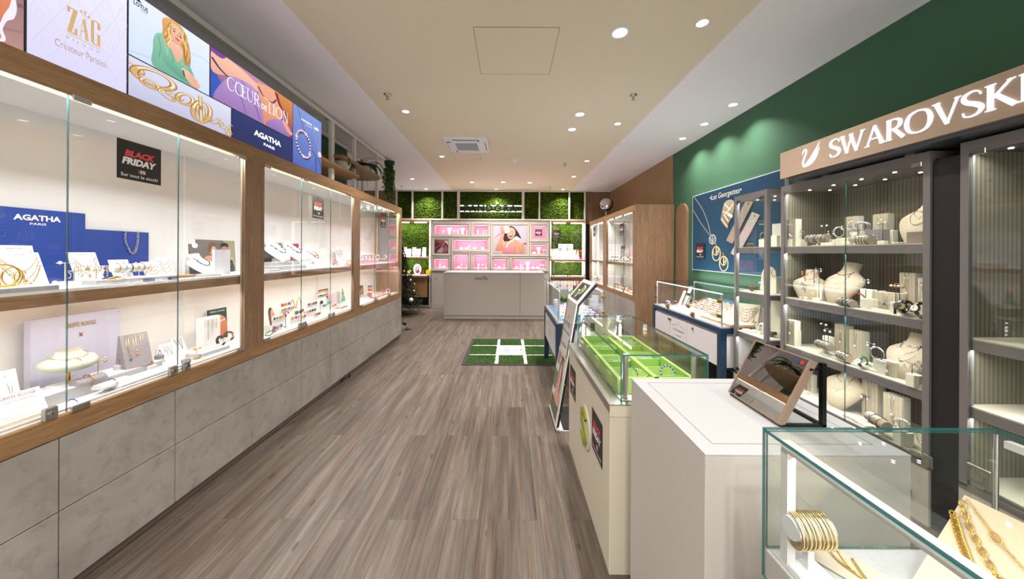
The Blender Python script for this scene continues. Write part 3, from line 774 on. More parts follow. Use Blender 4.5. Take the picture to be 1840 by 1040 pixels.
# gold chain
CG = '#e8cfa0'
def chainart(cx, cy, rx, ry, wd, rot=0):
    e = ell(cx, cy, rx, ry, 16, rot)
    return [('b', e+[e[0]], '#8a6238', wd), ('b', e+[e[0]], '#d6ad74', wd*.72), ('b', [(a, b+wd*.1) for a, b in e[:9]], '#fff1d2', wd*.28)]
ch = [('r', (0, 0, 1, 1), ('#bfbfdc', '#dcdcf0'))]
for a in ((.0, .72, .10, .10, .05), (.20, .72, .15, .22, .07, -.4), (.16, .52, .07, .10, .04), (.37, .50, .07, .05, .04), (.30, .42, .05, .10, .03, .5), (.47, .55, .07, .17, .05, -.2), (.64, .40, .09, .33, .055, -.1), (.64, .42, .05, .2, .03), (.80, .3, .035, .13, .025, -.4), (.85, .35, .03, .1, .02, .3), (.90, .22, .05, .06, .03, -.5), (.95, .12, .03, .15, .025), (.985, .25, .03, .16, .02)): ch += chainart(*a)
ch += [('b', [(.61, .85), (.625, .1)], '#8a6238', .04), ('b', [(.61, .85), (.625, .1)], '#ecd2a0', .026), ('b', [(.60, .5), (.64, .5)], '#b58850', .12)]
lightbox('lit panel with a large gold link chain and toggle clasp', YB[2], YB[4], ZL0, ZLM, ch)
# purple dress and lettering
t, F, W, H = lightbox('purple lit panel with thin white capitals over a purple blouse', YB[3], YB[5], ZLM, ZL1, [
    ('r', (0, 0, 1, 1), ('#6a2c6a', '#c08ab0')), ('s', [(0, -.02), (.16, .12), (.06, .5), (0, .55)], '#2a57b8'),
    ('s', [(0, .88), (.12, .98), (.3, .96), (.42, .90), (.52, .84), (.50, .70), (.36, .72), (.2, .66), (.02, .52)], ('#e8a78e', '#f5c4ac')), ('s', [(0, 1.0), (.14, 1.02), (.1, .9), (0, .92)], '#7a3f9a'),
    ('s', [(.03, .1), (.18, .62), (.35, .73), (.48, .68), (.56, .30), (.62, -.02), (.1, -.02)], ('#9a76b4', '#b493cf')),
    ('s', [(.48, .86), (.56, .94), (.75, .99), (.86, .9), (.80, .3), (.72, -.02), (.58, .0), (.55, .4)], ('#d98568', '#f0ab8a')),
    ('s', [(.60, .02), (.75, .3), (.92, .30), (.93, -.02)], ('#8f6bad', '#a987c9')),
    ('s', [(.72, 1.02), (.80, .70), (.90, .45), (.98, .3), (1.02, .5), (1.02, 1.02)], ('#a8532a', '#d88a50')), ('b', [(.74, .96), (.80, .7), (.9, .55)], '#7a2438', .04), ('b', [(.86, .35), (.93, .18), (1.0, .1)], '#eda184', .08),
    ('b', [(.5, .82), (.56, .68), (.68, .64), (.74, .78)], '#3b3f78', .022), ('b', [(.57, .66), (.63, .63)], '#e8e4c8', .022), ('b', [(.2, .6), (.3, .3), (.36, .0)], '#7f5c9c', .012), ('b', [(.0, .8), (.08, .66), (.16, .6)], '#3b3f5e', .03), ('b', [(.3, .7), (.44, .4), (.52, .05)], '#6d4c8a', .012)])
WINK = mat('white_ink_backlit', '#ffffff', .5, emit=.9)
serif_text('CŒUR', F, .14*W, .34*H, .27*H, .37*W, WINK, t, .5, lift=.008); text('DE', F, .565*W, .40*H, .12*H, .07*W, WINK, t, lift=.008); serif_text('LION', F, .62*W, .34*H, .27*H, .30*W, WINK, t, .5, lift=.008)
t, F, W, H = lightbox('navy lit panel with two lines of white letters below the purple panel', YB[4], YB[5], ZL0, ZLM, [('r', (0, 0, 1, 1), ('#12225a', '#18306e'))])
text('AGATHA', F, .54*W, .56*H, .22*H, .46*W, WINK, t, bold=.035); text('PARIS', F, .56*W, .27*H, .11*H, .19*W, WINK, t, bold=.02)
# blue panel with bracelet and pendant
el = ell(.31, .40, .25, .21, 26, -.5)
bl = [('r', (0, 0, 1, 1), ('#3f5fb4', '#7f97d6')), ('b', [(.13, 1.0), (.45, .55), (.9, .2)], '#1b2a5c', .014), ('b', [(.76, .25), (.80, .1), (.78, 0)], '#2d4892', .05), ('b', [(.92, .28), (1.0, .1)], '#1d2e68', .03)]
bl += [('s', ell(x+.03, y-.02, .035, .018, 8), '#1b2450') for x, y in el] + [('s', ell(x, y, .028 if i % 7 else .045, .017 if i % 7 else .028, 8), '#f2cdd0') for i, (x, y) in enumerate(el)]
bl += [('b', [(.62, .84), (.72, .62), (.83, .44)], '#d8a8b4', .008), ('b', [(.80, .80), (.85, .62), (.86, .44)], '#d8a8b4', .008), ('s', ell(.88, .34, .075, .055, 14), '#18285e'), ('s', ell(.87, .355, .072, .055, 14), '#f3d3d3')]
t, F, W, H = lightbox('blue denim coloured lit panel with a bead bracelet and a pendant', YB[5], YB[6], ZL0, ZL1, bl)
text('LACOSTE', F, .44*W, .83*H, .035*H, .36*W, WINK, t, bold=.02); text('JEWELLERY', F, .52*W, .775*H, .018*H, .22*W, WINK, t)
art(F, W, H, [('s', [(.66, .80), (.72, .81), (.78, .835), (.84, .80), (.86, .79), (.80, .785), (.78, .77), (.74, .785), (.69, .78)], '#ffffff'), ('b', [(.74, .815), (.66, .83)], '#ffffff', .008)], 'logo', t, True, lift=.012)

# ================================================================== WHITE FRAME with shelves above the left cabinets
XR = -2.03
t = thing('ceiling_frame', 'white metal post and rail frame above the left cabinets', 'frame', (XR, 3.7, 2.07))
mb = MB().box(XR-.02, XR+.02, .2, 5.30, CEIL-.085, CEIL-.045, WHITE_FRAME)
mb.box(XR-.34, XR-.31, .2, 5.30, CEIL-.085, CEIL-.045, WHITE_FRAME)
for yy in (3.66, 5.26): mb.box(XR-.34, XR, yy-.02, yy+.02, CEIL-.085, CEIL-.045, WHITE_FRAME)
mb.build('top_rail', t, True)
for yy in (3.74, 4.28, 5.02, ): 
    MB().box(XR-.018, XR+.018, yy-.02 if yy != 3.74 else yy-.03, yy+.02 if yy != 3.74 else yy+.03, 2.071, CEIL-.085, WHITE_FRAME).build('post', t, True)
MB().box(XR-.33, XR-.30, 5.22, 5.25, 2.071, CEIL-.085, WHITE_FRAME).build('post', t, True)
def rshelf(name, label, x0, x1, y0, y1, z):
    r = (x1-x0)/2; pts = [(x0, y0), (x1, y0)] + [((x0+x1)/2+r*math.cos(a), y1-r*.8+r*.8*math.sin(a)) for a in [PI*i/14 for i in range(15)]]
    o = MB().prism(pts, z-.03, z, OAK_DARK).build(name)
    return tag(o, label, 'shelf')
rshelf('round_end_shelf', 'lower round-ended oak shelf hanging behind the white posts', -2.36, -1.92, 3.06, 4.34, 2.34)
rshelf('round_end_shelf', 'higher round-ended oak shelf behind the white posts', -2.42, -1.90, 3.75, 5.0, 2.47)

# plants
def leaf_quad(mb, p, d, up, L, wd, m):
    d = d.normalized(); s = d.cross(up).normalized()*wd/2
    mb.add([p, p+d*L*.45+s, p+d*L, p+d*L*.45-s], [(0, 1, 2, 3)], m)
def fern(name, label, loc, n, L, potm, pr, ph, droop=1.0, m=LEAF):
    t = thing(name, label, 'plant', loc)
    MB().lathe([(pr*.62, 0), (pr*.95, ph*.5), (pr, ph*.85), (pr*1.04, ph*.86), (pr*1.04, ph), (pr*.9, ph), (pr*.85, ph*.9)], potm, n=24).build('pot', t)
    mb = MB()
    for i in range(n):
        a = 2*PI*i/n+random.uniform(-.3, .3); l = L*random.uniform(.6, 1.1); e = random.uniform(.5, 1.3)
        pts = [Vector((math.cos(a)*l*s*(.9 if s < .6 else .9-(s-.6)*.4), math.sin(a)*l*s*(.9 if s < .6 else .9-(s-.6)*.4), ph+l*e*s*(1-s*1.25*droop))) for s in [j/12 for j in range(13)]]
        mb.tube(pts, .0018, m, 3)
        for j in range(1, 12):
            d = (pts[j+1]-pts[j]).normalized(); side = d.cross(Vector((0, 0, 1))).normalized(); q = .055*(1-(j/13)**2)*L/.3
            for s in (-1, 1):
                dd = side*s+d*.5+Vector((0, 0, -.25))
                leaf_quad(mb, pts[j], dd, Vector((0, 0, 1)), q, .018, m)
                leaf_quad(mb, (pts[j]+pts[j+1])/2, dd, Vector((0, 0, 1)), q, .016, m)
    mb.build('fronds', t)
    return t
fern('potted_palm', 'small dark leaved plant in a terracotta pot on the lower round shelf', (-2.16, 3.52, 2.341), 9, .26, TERRACOTTA, .065, .11, .9)
fern('potted_fern', 'green fern in a wide white bowl on the lower round shelf', (-2.06, 3.98, 2.341), 15, .30, mat('white_ceramic', '#cfc6ba', .5), .12, .10)
fern('potted_fern', 'drooping green fern on the higher round shelf', (-2.02, 4.62, 2.471), 20, .36, mat('white_ceramic', '#cfc6ba', .5), .075, .09, 1.25)
fern('potted_plant', 'tiny plant in a terracotta pot at the end of the higher round shelf', (-2.12, 4.86, 2.471), 7, .07, TERRACOTTA, .05, .09, .6)
t = thing('hanging_ivy', 'dense green ivy hanging from the end of the white frame', 'plant', (-2.0, 5.46, CEIL-.12))
MB().lathe([(.05, -.02), (.08, .03), (.085, .07), (.07, .07)], DARKGREEN).build('pot', t)
MB().tube([(0, 0, .05), (0, 0, .10)], .002, BLACK).build('hook', t)
mb = MB(); vine = MB()
for i in range(34):
    a = random.uniform(0, 2*PI); r = random.uniform(.02, .13); L = random.uniform(.2, .55) if i > 6 else random.uniform(.55, .72)
    pts = [Vector((math.cos(a)*r*min(1, s*3)+random.uniform(-.015, .015), math.sin(a)*r*min(1, s*3)+random.uniform(-.015, .015), .06*(1-s)-L*s)) for s in [j/14 for j in range(15)]]
    vine.tube(pts, .0014, LEAF2, 3)
    for j in range(1, 15):
        for _ in range(3):
            d = Vector((random.uniform(-1, 1), random.uniform(-1, 1), random.uniform(-.9, .2))).normalized(); p = pts[j]+d*.012
            s = random.uniform(.022, .04); up = Vector((random.uniform(-1, 1), random.uniform(-1, 1), 1)).normalized(); q = d.cross(up).normalized()*s*.5
            mb.add([p, p+q+d*s*.2, p+q*.6+d*s*.6, p+d*s*1.1, p-q*.6+d*s*.6, p-q+d*s*.2], [(0, 1, 2, 3, 4, 5)], LEAF2 if random.random() < .7 else LEAF)
mb.build('leaves', t); vine.build('vines', t)
# ================================================================== BACK WALL: moss, white grid, jewellery wall, counter
def bx(px, y=8.3): return (px-VPX)/FPX*y
def bz(py, y=8.3): return CAMZ-(py-VPY)/FPX*y
def bp(px, py, y=8.3):  # corrected for the camera's slight roll
    p = pix(px, py, y=y); return p.x, p.z
YM = 8.30
def moss(name, label, x0, x1, z0, z1, y, cat='moss panel'):
    nx, nz = max(2, int((x1-x0)/.022)), max(2, int((z1-z0)/.022))
    mb = MB(); vs = []
    for j in range(nz+1):
        for i in range(nx+1):
            e = 0 if i in (0, nx) or j in (0, nz) else random.uniform(0.0, .03)
            vs.append((x0+(x1-x0)*i/nx, y-e, z0+(z1-z0)*j/nz))
    mb.add(vs, [(j*(nx+1)+i, j*(nx+1)+i+1, (j+1)*(nx+1)+i+1, (j+1)*(nx+1)+i) for j in range(nz) for i in range(nx)], MOSS)
    mb.box(x0, x1, y+.001, y+.03, z0, z1, BLACK)
    return mb
cells = [(713, 739.5, 'first', 1), (742, 793, 'second', 1), (795.6, 821.5, 'third', 1), (826, 937, 'wide, behind the sign letters', 1), (941.7, 967.3, 'fifth', 1), (970, 1021, 'sixth', 1), (1023.7, 1049, 'seventh', 1)]
ZM0, ZM1 = 2.19, 2.885
for a, b, n, _ in cells:
    x0, x1 = bx(a, YM), bx(b, YM)
    lab = 'green moss panel in the upper row, wide one behind the sign letters' if 'wide' in n else 'green moss panel in the upper row, %s from the left' % n
    tag(moss('moss_panel', '', x0+.003, x1-.003, ZM0+.02, ZM1, YM).build('moss_panel'), lab, 'moss panel')
t = thing('grid_frame', 'pale metal grid framing the moss panels and side niches', 'frame', (bx(881, 8.2), 8.22, 0))
mb = MB(); Y0, Y1 = 8.19, 8.25
XA, XZ = bx(711, 8.22), bx(1051.5, 8.22)
mb.box(XA, XZ, Y0, Y1, 2.885, 2.915, WHITE_FRAME).build('top_rail', t, True)
MB().box(XA, XZ, Y0, Y1, 2.165, 2.205, WHITE_FRAME).build('middle_rail', t, True)
for a, b in ((711, 713.5), (739.5, 742), (793, 795.8), (821.3, 826), (937, 941.7), (967.3, 970), (1021, 1023.7), (1049, 1051.5)):
    MB().box(bx(a, 8.22), bx(b, 8.22), Y0+.002, Y1-.002, 2.205, 2.885, WHITE_FRAME).build('mullion', t, True)
XP0, XP1 = bx(771.5, 8.2), bx(988.5, 8.2)
for a, b, z0 in ((711, 713.5, 0), (771.3, 774.8, .0), (987.6, 990.6, .55), (1048.5, 1051.5, .0)):
    MB().box(bx(a, 8.22), bx(b, 8.22), Y0+.002, Y1-.002, z0, 2.165, WHITE_FRAME).build('post', t, True)
MB().box(bx(713.5, 8.22), bx(771.3, 8.22), Y0, Y1, 0.0, .04, WHITE_FRAME).build('bottom_rail', t, True)

# --- left niche
def niche(side, xa, xb, shelf_zs, label):
    t = thing('wall_niche', label, 'niche', ((xa+xb)/2, 8.2, 0))
    MB().box(xa, xb, 8.12, 8.28, 2.11, 2.16, OAK_X).build('top_board', t, True)
    MB().box(xa+.03, (xa+xb)/2-.06, 8.10, 8.125, 2.083, 2.108, LED).build('light_tube', t, True)
    MB().box((xa+xb)/2+.06, xb-.03, 8.10, 8.125, 2.083, 2.108, LED).build('light_tube', t, True)
    for z in shelf_zs:
        MB().box(xa, xb, 7.98, 8.28, z-.05, z-.012, OAK_X).box(xa, xb, 7.98, 8.28, z-.0119, z, WHITE_M).build('shelf', t, True)
    area('niche_light', ((xa+xb)/2, 8.08, 2.07), xb-xa-.1, .03, 7, rot=(math.radians(25), 0, 0))
    area('niche_light', ((xa+xb)/2, 8.0, shelf_zs[0]-.06), xb-xa-.1, .03, 6, rot=(math.radians(35), 0, 0)); area('niche_shelf_light', ((xa+xb)/2, 8.03, shelf_zs[0]+.02), xb-xa-.1, .02, 5, rot=(math.radians(125), 0, 0))
    return t
NL0, NL1 = bx(713, 8.22), bx(771, 8.22)
NR0, NR1 = bx(990.6, 8.22), bx(1048.5, 8.22)
t = niche('left', NL0, NL1, (1.245, .80), 'lit niche with moss back left of the white jewellery wall')
MB().box(NL0, NL1, 8.05, 8.08, .26, .75, OAK_X).build('lower_panel', t, True)
tag(moss('moss_panel', '', NL0, NL1, 1.25, 2.1, 8.29).build('moss_panel'), 'bright moss panel above the shelf of the left niche', 'moss panel')
tag(moss('moss_panel', '', NL0, NL1, .81, 1.19, 8.29).build('moss_panel'), 'bright moss panel behind the pink disc of the left niche', 'moss panel')
t = niche('right', NR0, NR1, (1.21, .80), 'lit niche with moss back right of the white jewellery wall')
MB().box(NR0, NR1, 8.02, 8.08, .68, .74, OAK_X).build('lower_rail', t, True)
MB().box(NR0+.0, NR1, 8.08, 8.26, 0.0, .68, STONE).build('lower_panel', t, True)
pane('glass_door', (NR0+.01, 8.0, .81), (NR1-NR0-.06, 0, 0), (0, 0, 1.28), .006, t)
MB().box(NR1-.07, NR1-.04, 8.03, 8.06, .80, 2.10, LED).build('light_post', t, True)
for q in (NR0+.03, (NR0+NR1)/2-.03, (NR0+NR1)/2+.03, NR1-.03): MB().box(q-.012, q+.012, 7.985, 8.0, .80, .83, BLACKM).build('lock', t, True)
tag(moss('moss_panel', '', NR0, NR1, 1.22, 2.1, 8.29).build('moss_panel'), 'bright moss panel above the shelf of the right niche', 'moss panel')
tag(moss('moss_panel', '', NR0, NR1, .81, 1.16, 8.29).build('moss_panel'), 'bright moss panel under the shelf of the right niche', 'moss panel')

# --- sign with letters in front of the moss
t = thing('shop_sign', 'black capital letters with lit white bars on moss', 'sign', (0, 8.1, 2.42))
YS = 8.14
x0, x1 = bx(826, 8.16), bx(937, 8.16)
WB = mat('white_sign_bar', '#ffffff', .4, emit=.7)
za, zb = bz(369.4, YS), bz(379.7, YS)
for z in (za, zb): MB().box(x0, x1, YS+.03, YS+.045, z-.014, z+.014, WB).build('light_bar', t, True)
LT = mat('black_gloss_letter', '#0b0b12', .3)
def black_letters(F, xs, s, y, h, wd, parent, m, depth=.02, bold=.03):
    o = text(s, F, xs, y, h, wd, m, parent, bold=bold, depth=depth, spacing=1.25); return o
F = frame((0, YS, 0), (1, 0, 0))
xa, xb = bx(833.5, YS), bx(928, YS)
zc = (za+zb)/2
lt = black_letters(F, (xa+xb)/2, 'PANDORA', zc, (zb-za)*-1+.0 if False else abs(zb-za)+.035, xb-xa, t, LT)
hx = bx(893, YS)
crown = [(-.028, 0), (.028, 0), (.036, .05), (.016, .025), (.0, .055), (-.016, .025), (-.036, .05)]
MB().prism([(a+hx, b) for a, b in crown], 0, .008, mat('sign_crown_silver', '#b9b9be', .3, .5), Matrix(((1, 0, 0, 0), (0, 0, 1, YS-.02), (0, 1, 0, za+.038), (0, 0, 0, 1)))).build('crown', t, True)
area('sign_glow', ((x0+x1)/2, YS+.05, zc), x1-x0-.1, .1, 1.5, rot=(PI/2, 0, 0), color=(.95, 1, .9)).rotation_euler = (-PI/2, 0, 0)

# --- jewellery wall with recessed boxes
def recess_wall():
    yf, yb = 8.02, 8.28
    X0, X1, Z0, Z1 = bx(775.5, yf), bx(987, yf), .03, 2.13
    cells = {}
    spec = dict(A=(745/9.2+700, 404.6, 841.3, 421), B=(851.6, 404.6, 876.3, 421), D=(816, 430.9, 876, 448), E=(780.2, 465, 805.4, 482), F=(816, 457.5, 841, 482), G=(851, 457.5, 876, 482),
                H=(886, 465.6, 911, 482.3), I=(956.6, 406, 981, 429.8), J=(956.4, 440, 981, 456), K=(921, 466, 980.9, 483))
    pics = dict(C=(781.3, 430.9, 805.4, 454.6), P=(887, 405.9, 945.8, 455.6))
    def rect(s):
        a = pix(s[0], s[1], y=yf); b = pix(s[2], s[3], y=yf); return a.x, b.x, b.z, a.z
    t = thing('jewellery_wall', 'greige wall unit with pink lit boxes behind the white counter', 'wall unit', ((X0+X1)/2, yf, 0))
    rects = {k: rect(v) for k, v in spec.items()}; prects = {k: rect(v) for k, v in pics.items()}
    # carcass as slabs around the openings
    xs = sorted({X0, X1} | {q for r in rects.values() for q in r[:2]}); zs = sorted({Z0, Z1} | {q for r in rects.values() for q in r[2:]})
    mb = MB()
    for i in range(len(xs)-1):
        for j in range(len(zs)-1):
            cx, cz = (xs[i]+xs[i+1])/2, (zs[j]+zs[j+1])/2
            if not any(r[0] < cx < r[1] and r[2] < cz < r[3] for r in rects.values()):
                mb.box(xs[i], xs[i+1], yf, yb, zs[j], zs[j+1], GREIGE)
    mb.box(X0, X1, yb-.01, yb, Z0, Z1, GREIGE)
    mb.build('body', t, True)
    for k, (a, b, c, d) in {**rects, **prects}.items():
        mb = MB(); q = .055; e = .02
        def ring(o0, o1, ya, yb_, m):
            mb.box(a-o1, b+o1, ya, yb_, d+o0, d+o1, m).box(a-o1, b+o1, ya, yb_, c-o1, c-o0, m).box(a-o1, a-o0, ya, yb_, c-o0, d+o0, m).box(b+o0, b+o1, ya, yb_, c-o0, d+o0, m)
        ring(.0, q, yf-.012, yf, BEIGE_FRAME); ring(q-.018, q, yf-.028, yf-.012, WHITE_FRAME)
        mb.build('box_frame', t, True)
        if k in rects:
            m2 = MB(); yy = yb-.011
            m2.box(a, b, yy-.003, yy, c, d, PINKBOX).box(a, a+.003, yf, yy, c, d, PINKBOX).box(b-.003, b, yf, yy, c, d, PINKBOX).box(a, b, yf, yy, c, c+.003, WHITE_M).box(a, b, yf, yy, d-.003, d, PINKBOX)
            m2.build('pink_lining', t, True)
            MB().box(a+.02, b-.02, yf+.01, yf+.02, d-.008, d-.0035, LED).build('box_light', t, True)
            area('box_beam', ((a+b)/2, yf+.03, d-.015), b-a-.05, .03, 0.7*(b-a)*(d-c)/.08+.08, rot=(math.radians(25), 0, 0), color=(1, .97, .98))
    MB().cyl((X0+.1, yf-.004, .72), (X0+.1, yf, .72), .012, BLACKM).build('lock', t, True)
    MB().cyl((X1-.1, yf-.004, .72), (X1-.1, yf, .72), .012, BLACKM).build('lock', t, True)
    MB().box(X0, X1, yf-.01, yf, 0, .12, GREIGE).build('plinth', t, True)
    return t, rects, prects
JW, RC, PR = recess_wall()
def picture(label, r, shapes, y=8.0):
    a, b, c, d = r
    t = thing('framed_picture', label, 'picture', ((a+b)/2, y, c))
    MB().box(a+.001, b-.001, y+.004, y+.018, c+.001, d-.001, CARD).build('board', t, True)
    F = frame((a, y+.0035, c), (1, 0, 0)); art(F, b-a, d-c, shapes, 'print', t)
SKT = ('#b5795f', '#d6a084')
picture('square picture of laughing woman with pink ribbon, on the white wall unit', PR['P'], [
    ('r', (0, 0, 1, 1), ('#aeaab8', '#bdb9c6')), ('s', [(.47, .98), (.60, .97), (.72, .82), (.80, .65), (.84, .55), (.70, .62), (.60, .55), (.46, .45), (.36, .40), (.29, .55), (.32, .75)], '#2a1c1e'),
    ('s', [(.27, .38), (.4, .44), (.62, .44), (.84, .35), (.93, .33), (.90, .0), (.3, .0)], SKT), ('s', [(.17, .08), (.06, .12), (.08, .26), (.18, .50), (.24, .76), (.32, .72), (.29, .5), (.27, .3), (.33, .14)], SKT),
    ('s', [(.2, .95), (.24, 1.0), (.33, .98), (.36, .8), (.28, .72), (.22, .82)], SKT), ('s', [(.46, .95), (.60, .92), (.66, .80), (.64, .64), (.54, .53), (.46, .55), (.41, .68), (.42, .85)], ('#c58a6e', '#e0ad90')),
    ('s', [(.46, .66), (.56, .68), (.58, .64), (.50, .60)], '#7c1f28'), ('b', [(.46, .66), (.56, .67)], '#f6f0ee', .02), ('b', [(.54, .80), (.60, .80)], '#3b2520', .015),
    ('p', [(.30, .98), (.47, .96), (.50, .78), (.34, .72)], '#d9d2e0'), ('b', [(.02, .55), (.12, .66), (.26, .88)], '#c89aa8', .02), ('b', [(.06, .6), (.25, .75), (.42, .9)], '#b97688', .02),
    ('s', [(.38, .02), (.35, .22), (.5, .25), (.66, .35), (.62, .1), (.55, 0)], ('#b96a80', '#d894a6')), ('b', [(.38, .22), (.46, .38), (.62, .52)], '#eadfe6', .03), ('p', [(.58, .54), (.70, .64), (.80, .50), (.66, .44)], '#d8d4e0'), ('p', [(.80, .48), (.86, .5), (1, .4), (.98, .34), (.82, .36)], '#d0b0ba'), ('p', [(.86, .36), (1, .40), (1, .32)], '#a8354a'),
    ('s', [(.6, .5), (.74, .48), (.78, .38), (.70, .2), (.62, .12), (.64, .3)], SKT), ('b', [(.72, .34), (.72, .15), (.76, .0)], '#d8a4b0', .02)])
picture('small square dark pink picture of gift wrapping at the left of the white wall unit', PR['C'], [
    ('r', (0, 0, 1, 1), '#4a2130'), ('s', [(.1, .9), (.6, 1), (.95, .8), (.6, .7), (.3, .75)], '#7c4a3c'), ('p', [(.15, .1), (.55, .5), (.75, .2), (.5, 0)], '#a98d9c'), ('p', [(.7, .95), (.98, .6), (.98, .95)], '#c9b6c2'), ('b', [(0, .3), (.4, .6), (.9, .55)], '#b0506c', .05), ('b', [(.2, 0), (.5, .4), (.8, .9)], '#c28a96', .04), ('s', [(.6, .4), (.9, .5), (.95, .15), (.7, .05)], '#8e5a4e')])

# --- counter in front
t = thing('counter', 'long greige counter with small black lettering at the back of the shop', 'counter', (-.3, 6.74, 0))
cx0, cx1, cs = bx(797.5, 6.74), bx(978, 6.74), bx(934.5, 6.74)
MB().bbox(cx0, cs-.002, 6.74, 7.55, .07, .935, GREIGE, .004).build('body', t, True)
MB().bbox(cs+.002, cx1, 6.74, 7.55, .07, .935, GREIGE, .004).build('side_unit', t, True)
MB().box(cx0+.005, cx1-.005, 6.755, 7.53, 0, .066, GREIGE).build('plinth', t, True)
MB().bbox(cx0-.002, cx1+.002, 6.735, 7.56, .936, .956, WHITELAM, .004).build('countertop', t, True)
F = frame((0, 6.74, 0), (1, 0, 0))
text('PANDORA', F, bx(865.5, 6.74), .825, .052, .265, BLACK, t, bold=.01, depth=.004, spacing=1.2)
hx = bx(870.5, 6.74)
MB().prism([(hx+a*.55, b*.5) for a, b in crown], 0, .004, BLACK, Matrix(((1, 0, 0, 0), (0, 0, 1, 6.736), (0, 1, 0, .858), (0, 0, 0, 1)))).build('crown', t, True)
# glass strip with white trays on the counter
t = thing('counter_case', 'low glass strip with pale lining along the counter top', 'display case', (-.3, 7.0, .957))
MB().box(cx0+.08, cx1-.1, 6.86, 7.4, .957, .965, PINKTRAY).build('lining', t, True)
pane('glass_top', (cx0+.06, 6.83, .984), (cx1-cx0-.16, 0, 0), (0, .62, 0), .006, t)
for q in (cx0+.06, cx1-.106): MB().box(q, q+.006, 6.84, 7.44, .957, .984, CHROME).build('rim', t, True)

# ================================================================== FLOOR MAT
mx0, mx1, my0, my1 = -.575, .63, 3.96, 5.16
t = thing('floor_mat', 'black edged floor mat printed with green grass squares and a white logo square', 'mat', ((mx0+mx1)/2, (my0+my1)/2, 0))
MB().bbox(mx0, mx1, my0, my1, 0, .008, mat('mat_rubber', '#2b2825', .8), .003).build('rubber_base', t, True)
MB().box(mx0+.055, mx1-.055, my0+.042, my1-.042, .008, .0095, mat('mat_white_lines', '#c9c4ba', .9)).build('white_grid', t, True)
GR = moss_mat('printed_grass', '#101c0b', '#263f19', '#46652e', 55)
gx = [mx0+.044, mx0+.405, mx0+.445, mx0+.765, mx0+.805, mx1-.044]; gy = [my0+.030, my0+.37, my0+.40, my1-.40, my1-.37, my1-.030]
for i in (0, 2, 4):
    for j in (0, 2, 4):
        if (i, j) == (2, 2): continue
        x0, x1, y0, y1 = gx[i], gx[i+1], gy[j], gy[j+1]; n = 22; pts = []
        for (a, b) in (((x0, y0), (x1, y0)), ((x1, y0), (x1, y1)), ((x1, y1), (x0, y1)), ((x0, y1), (x0, y0))):
            for q in range(n): pts.append((a[0]+(b[0]-a[0])*q/n+random.uniform(-.007, .007), a[1]+(b[1]-a[1])*q/n+random.uniform(-.007, .007)))
        MB().prism(pts, .0095, .0105, GR).build('grass_print', t, True)
x0, x1, y0, y1 = gx[2]-.015, gx[3]+.015, gy[2]-.015, gy[3]+.015
MB().box(x0, x1, y0, y1, .0095, .0108, mat('mat_logo_square', '#cbc7c4', .8)).build('logo_square', t, True)
MB().box(x1-.035, x1-.028, y0+.03, y1-.03, .0108, .0112, mat('mat_ink', '#4b4540', .8)).box(x0+.02, x0+.023, y0+.03, y1-.03, .0108, .0112, mat('mat_ink', '', .8)).build('logo_lines', t, True)
F = frame(((x0+x1)/2, (y0+y1)/2, .0108), (0, -1, 0), (1, 0, 0))
text('clizani', F, 0, -.045, .075, .27, mat('mat_ink'), t, depth=.0003)
text('BIJOUTERIE', F, 0, -.115, .008, .11, mat('mat_ink'), t, depth=.0003)
MB().box((x0+x1)/2+.05, (x0+x1)/2+.10, (y0+y1)/2-.012, (y0+y1)/2+.012, .0108, .0112, mat('mat_red', '#a8554a', .8)).box((x0+x1)/2+.12, (x0+x1)/2+.16, (y0+y1)/2-.008, (y0+y1)/2+.012, .0108, .0112, mat('mat_ink')).build('logo_mark', t, True)

# ================================================================== CHRISTMAS TREE behind the left cabinets
t = thing('christmas_tree', 'dark green Christmas tree behind the end of the left cabinets', 'tree', (-2.42, 7.25, 0))
MB().cyl((0, 0, 0.02), (0, 0, 1.5), .025, LEATHER).build('trunk', t)
mb = MB()
for i in range(230):
    h = .14+1.38*(i/230)**1.05; R = .47*(1-(h-.1)/1.5)+.05; a = i*2.39996
    tip = Vector((math.cos(a)*R, math.sin(a)*R, h-.05)); root = Vector((0, 0, h+.03)); d = tip-root; L = d.length
    mb.tube([root, root+d*.5+Vector((0, 0, .012)), tip], lambda s: .004*(1-s*.6), NEEDLE, 3)
    for k in range(int(34+L*60)):
        s = .25+.8*random.random(); p = root+d*s; q = Vector((random.uniform(-1, 1), random.uniform(-1, 1), random.uniform(-.4, .8)))+d.normalized()*.9
        leaf_quad(mb, p, q, Vector((.1, .2, 1)), .07, .016, NEEDLE)
mb.build('branches', t)
MB().cyl((0, 0, 0), (0, 0, .02), .02, BLACK).tube([(0, 0, .04), (.25, -.1, .006)], .008, BLACK).tube([(0, 0, .04), (-.2, -.2, .006)], .008, BLACK).tube([(0, 0, .04), (-.05, .27, .006)], .008, BLACK).build('stand', t)
for i, (a, h, r, m) in enumerate(((-.5, .75, .035, ROSE), (-.9, .95, .03, GOLD), (-.4, .52, .032, ROSE), (-1.2, 1.1, .03, GOLD), (-.7, .35, .045, WHITE_M), (-.2, .66, .03, GOLD), (-1.5, .8, .03, ROSE))):
    R = .47*(1-(h-.1)/1.5)+.06
    o = MB().ball((0, 0, 0), r, m, 12).cyl((0, 0, r*.95), (0, 0, r*1.25), r*.2, CHROME, 8).build('christmas_bauble'); o.location = (-2.42+math.cos(a)*R, 7.25+math.sin(a)*R, h)
    tag(o, ['copper bauble on the tree at shelf height', 'gold bauble on the tree under the niche shelf', 'small copper bauble low on the tree', 'gold bauble near the tree top', 'large white bauble low on the tree edge', 'gold bauble on the right edge of the tree', 'copper bauble facing the cabinets'][i], 'bauble')
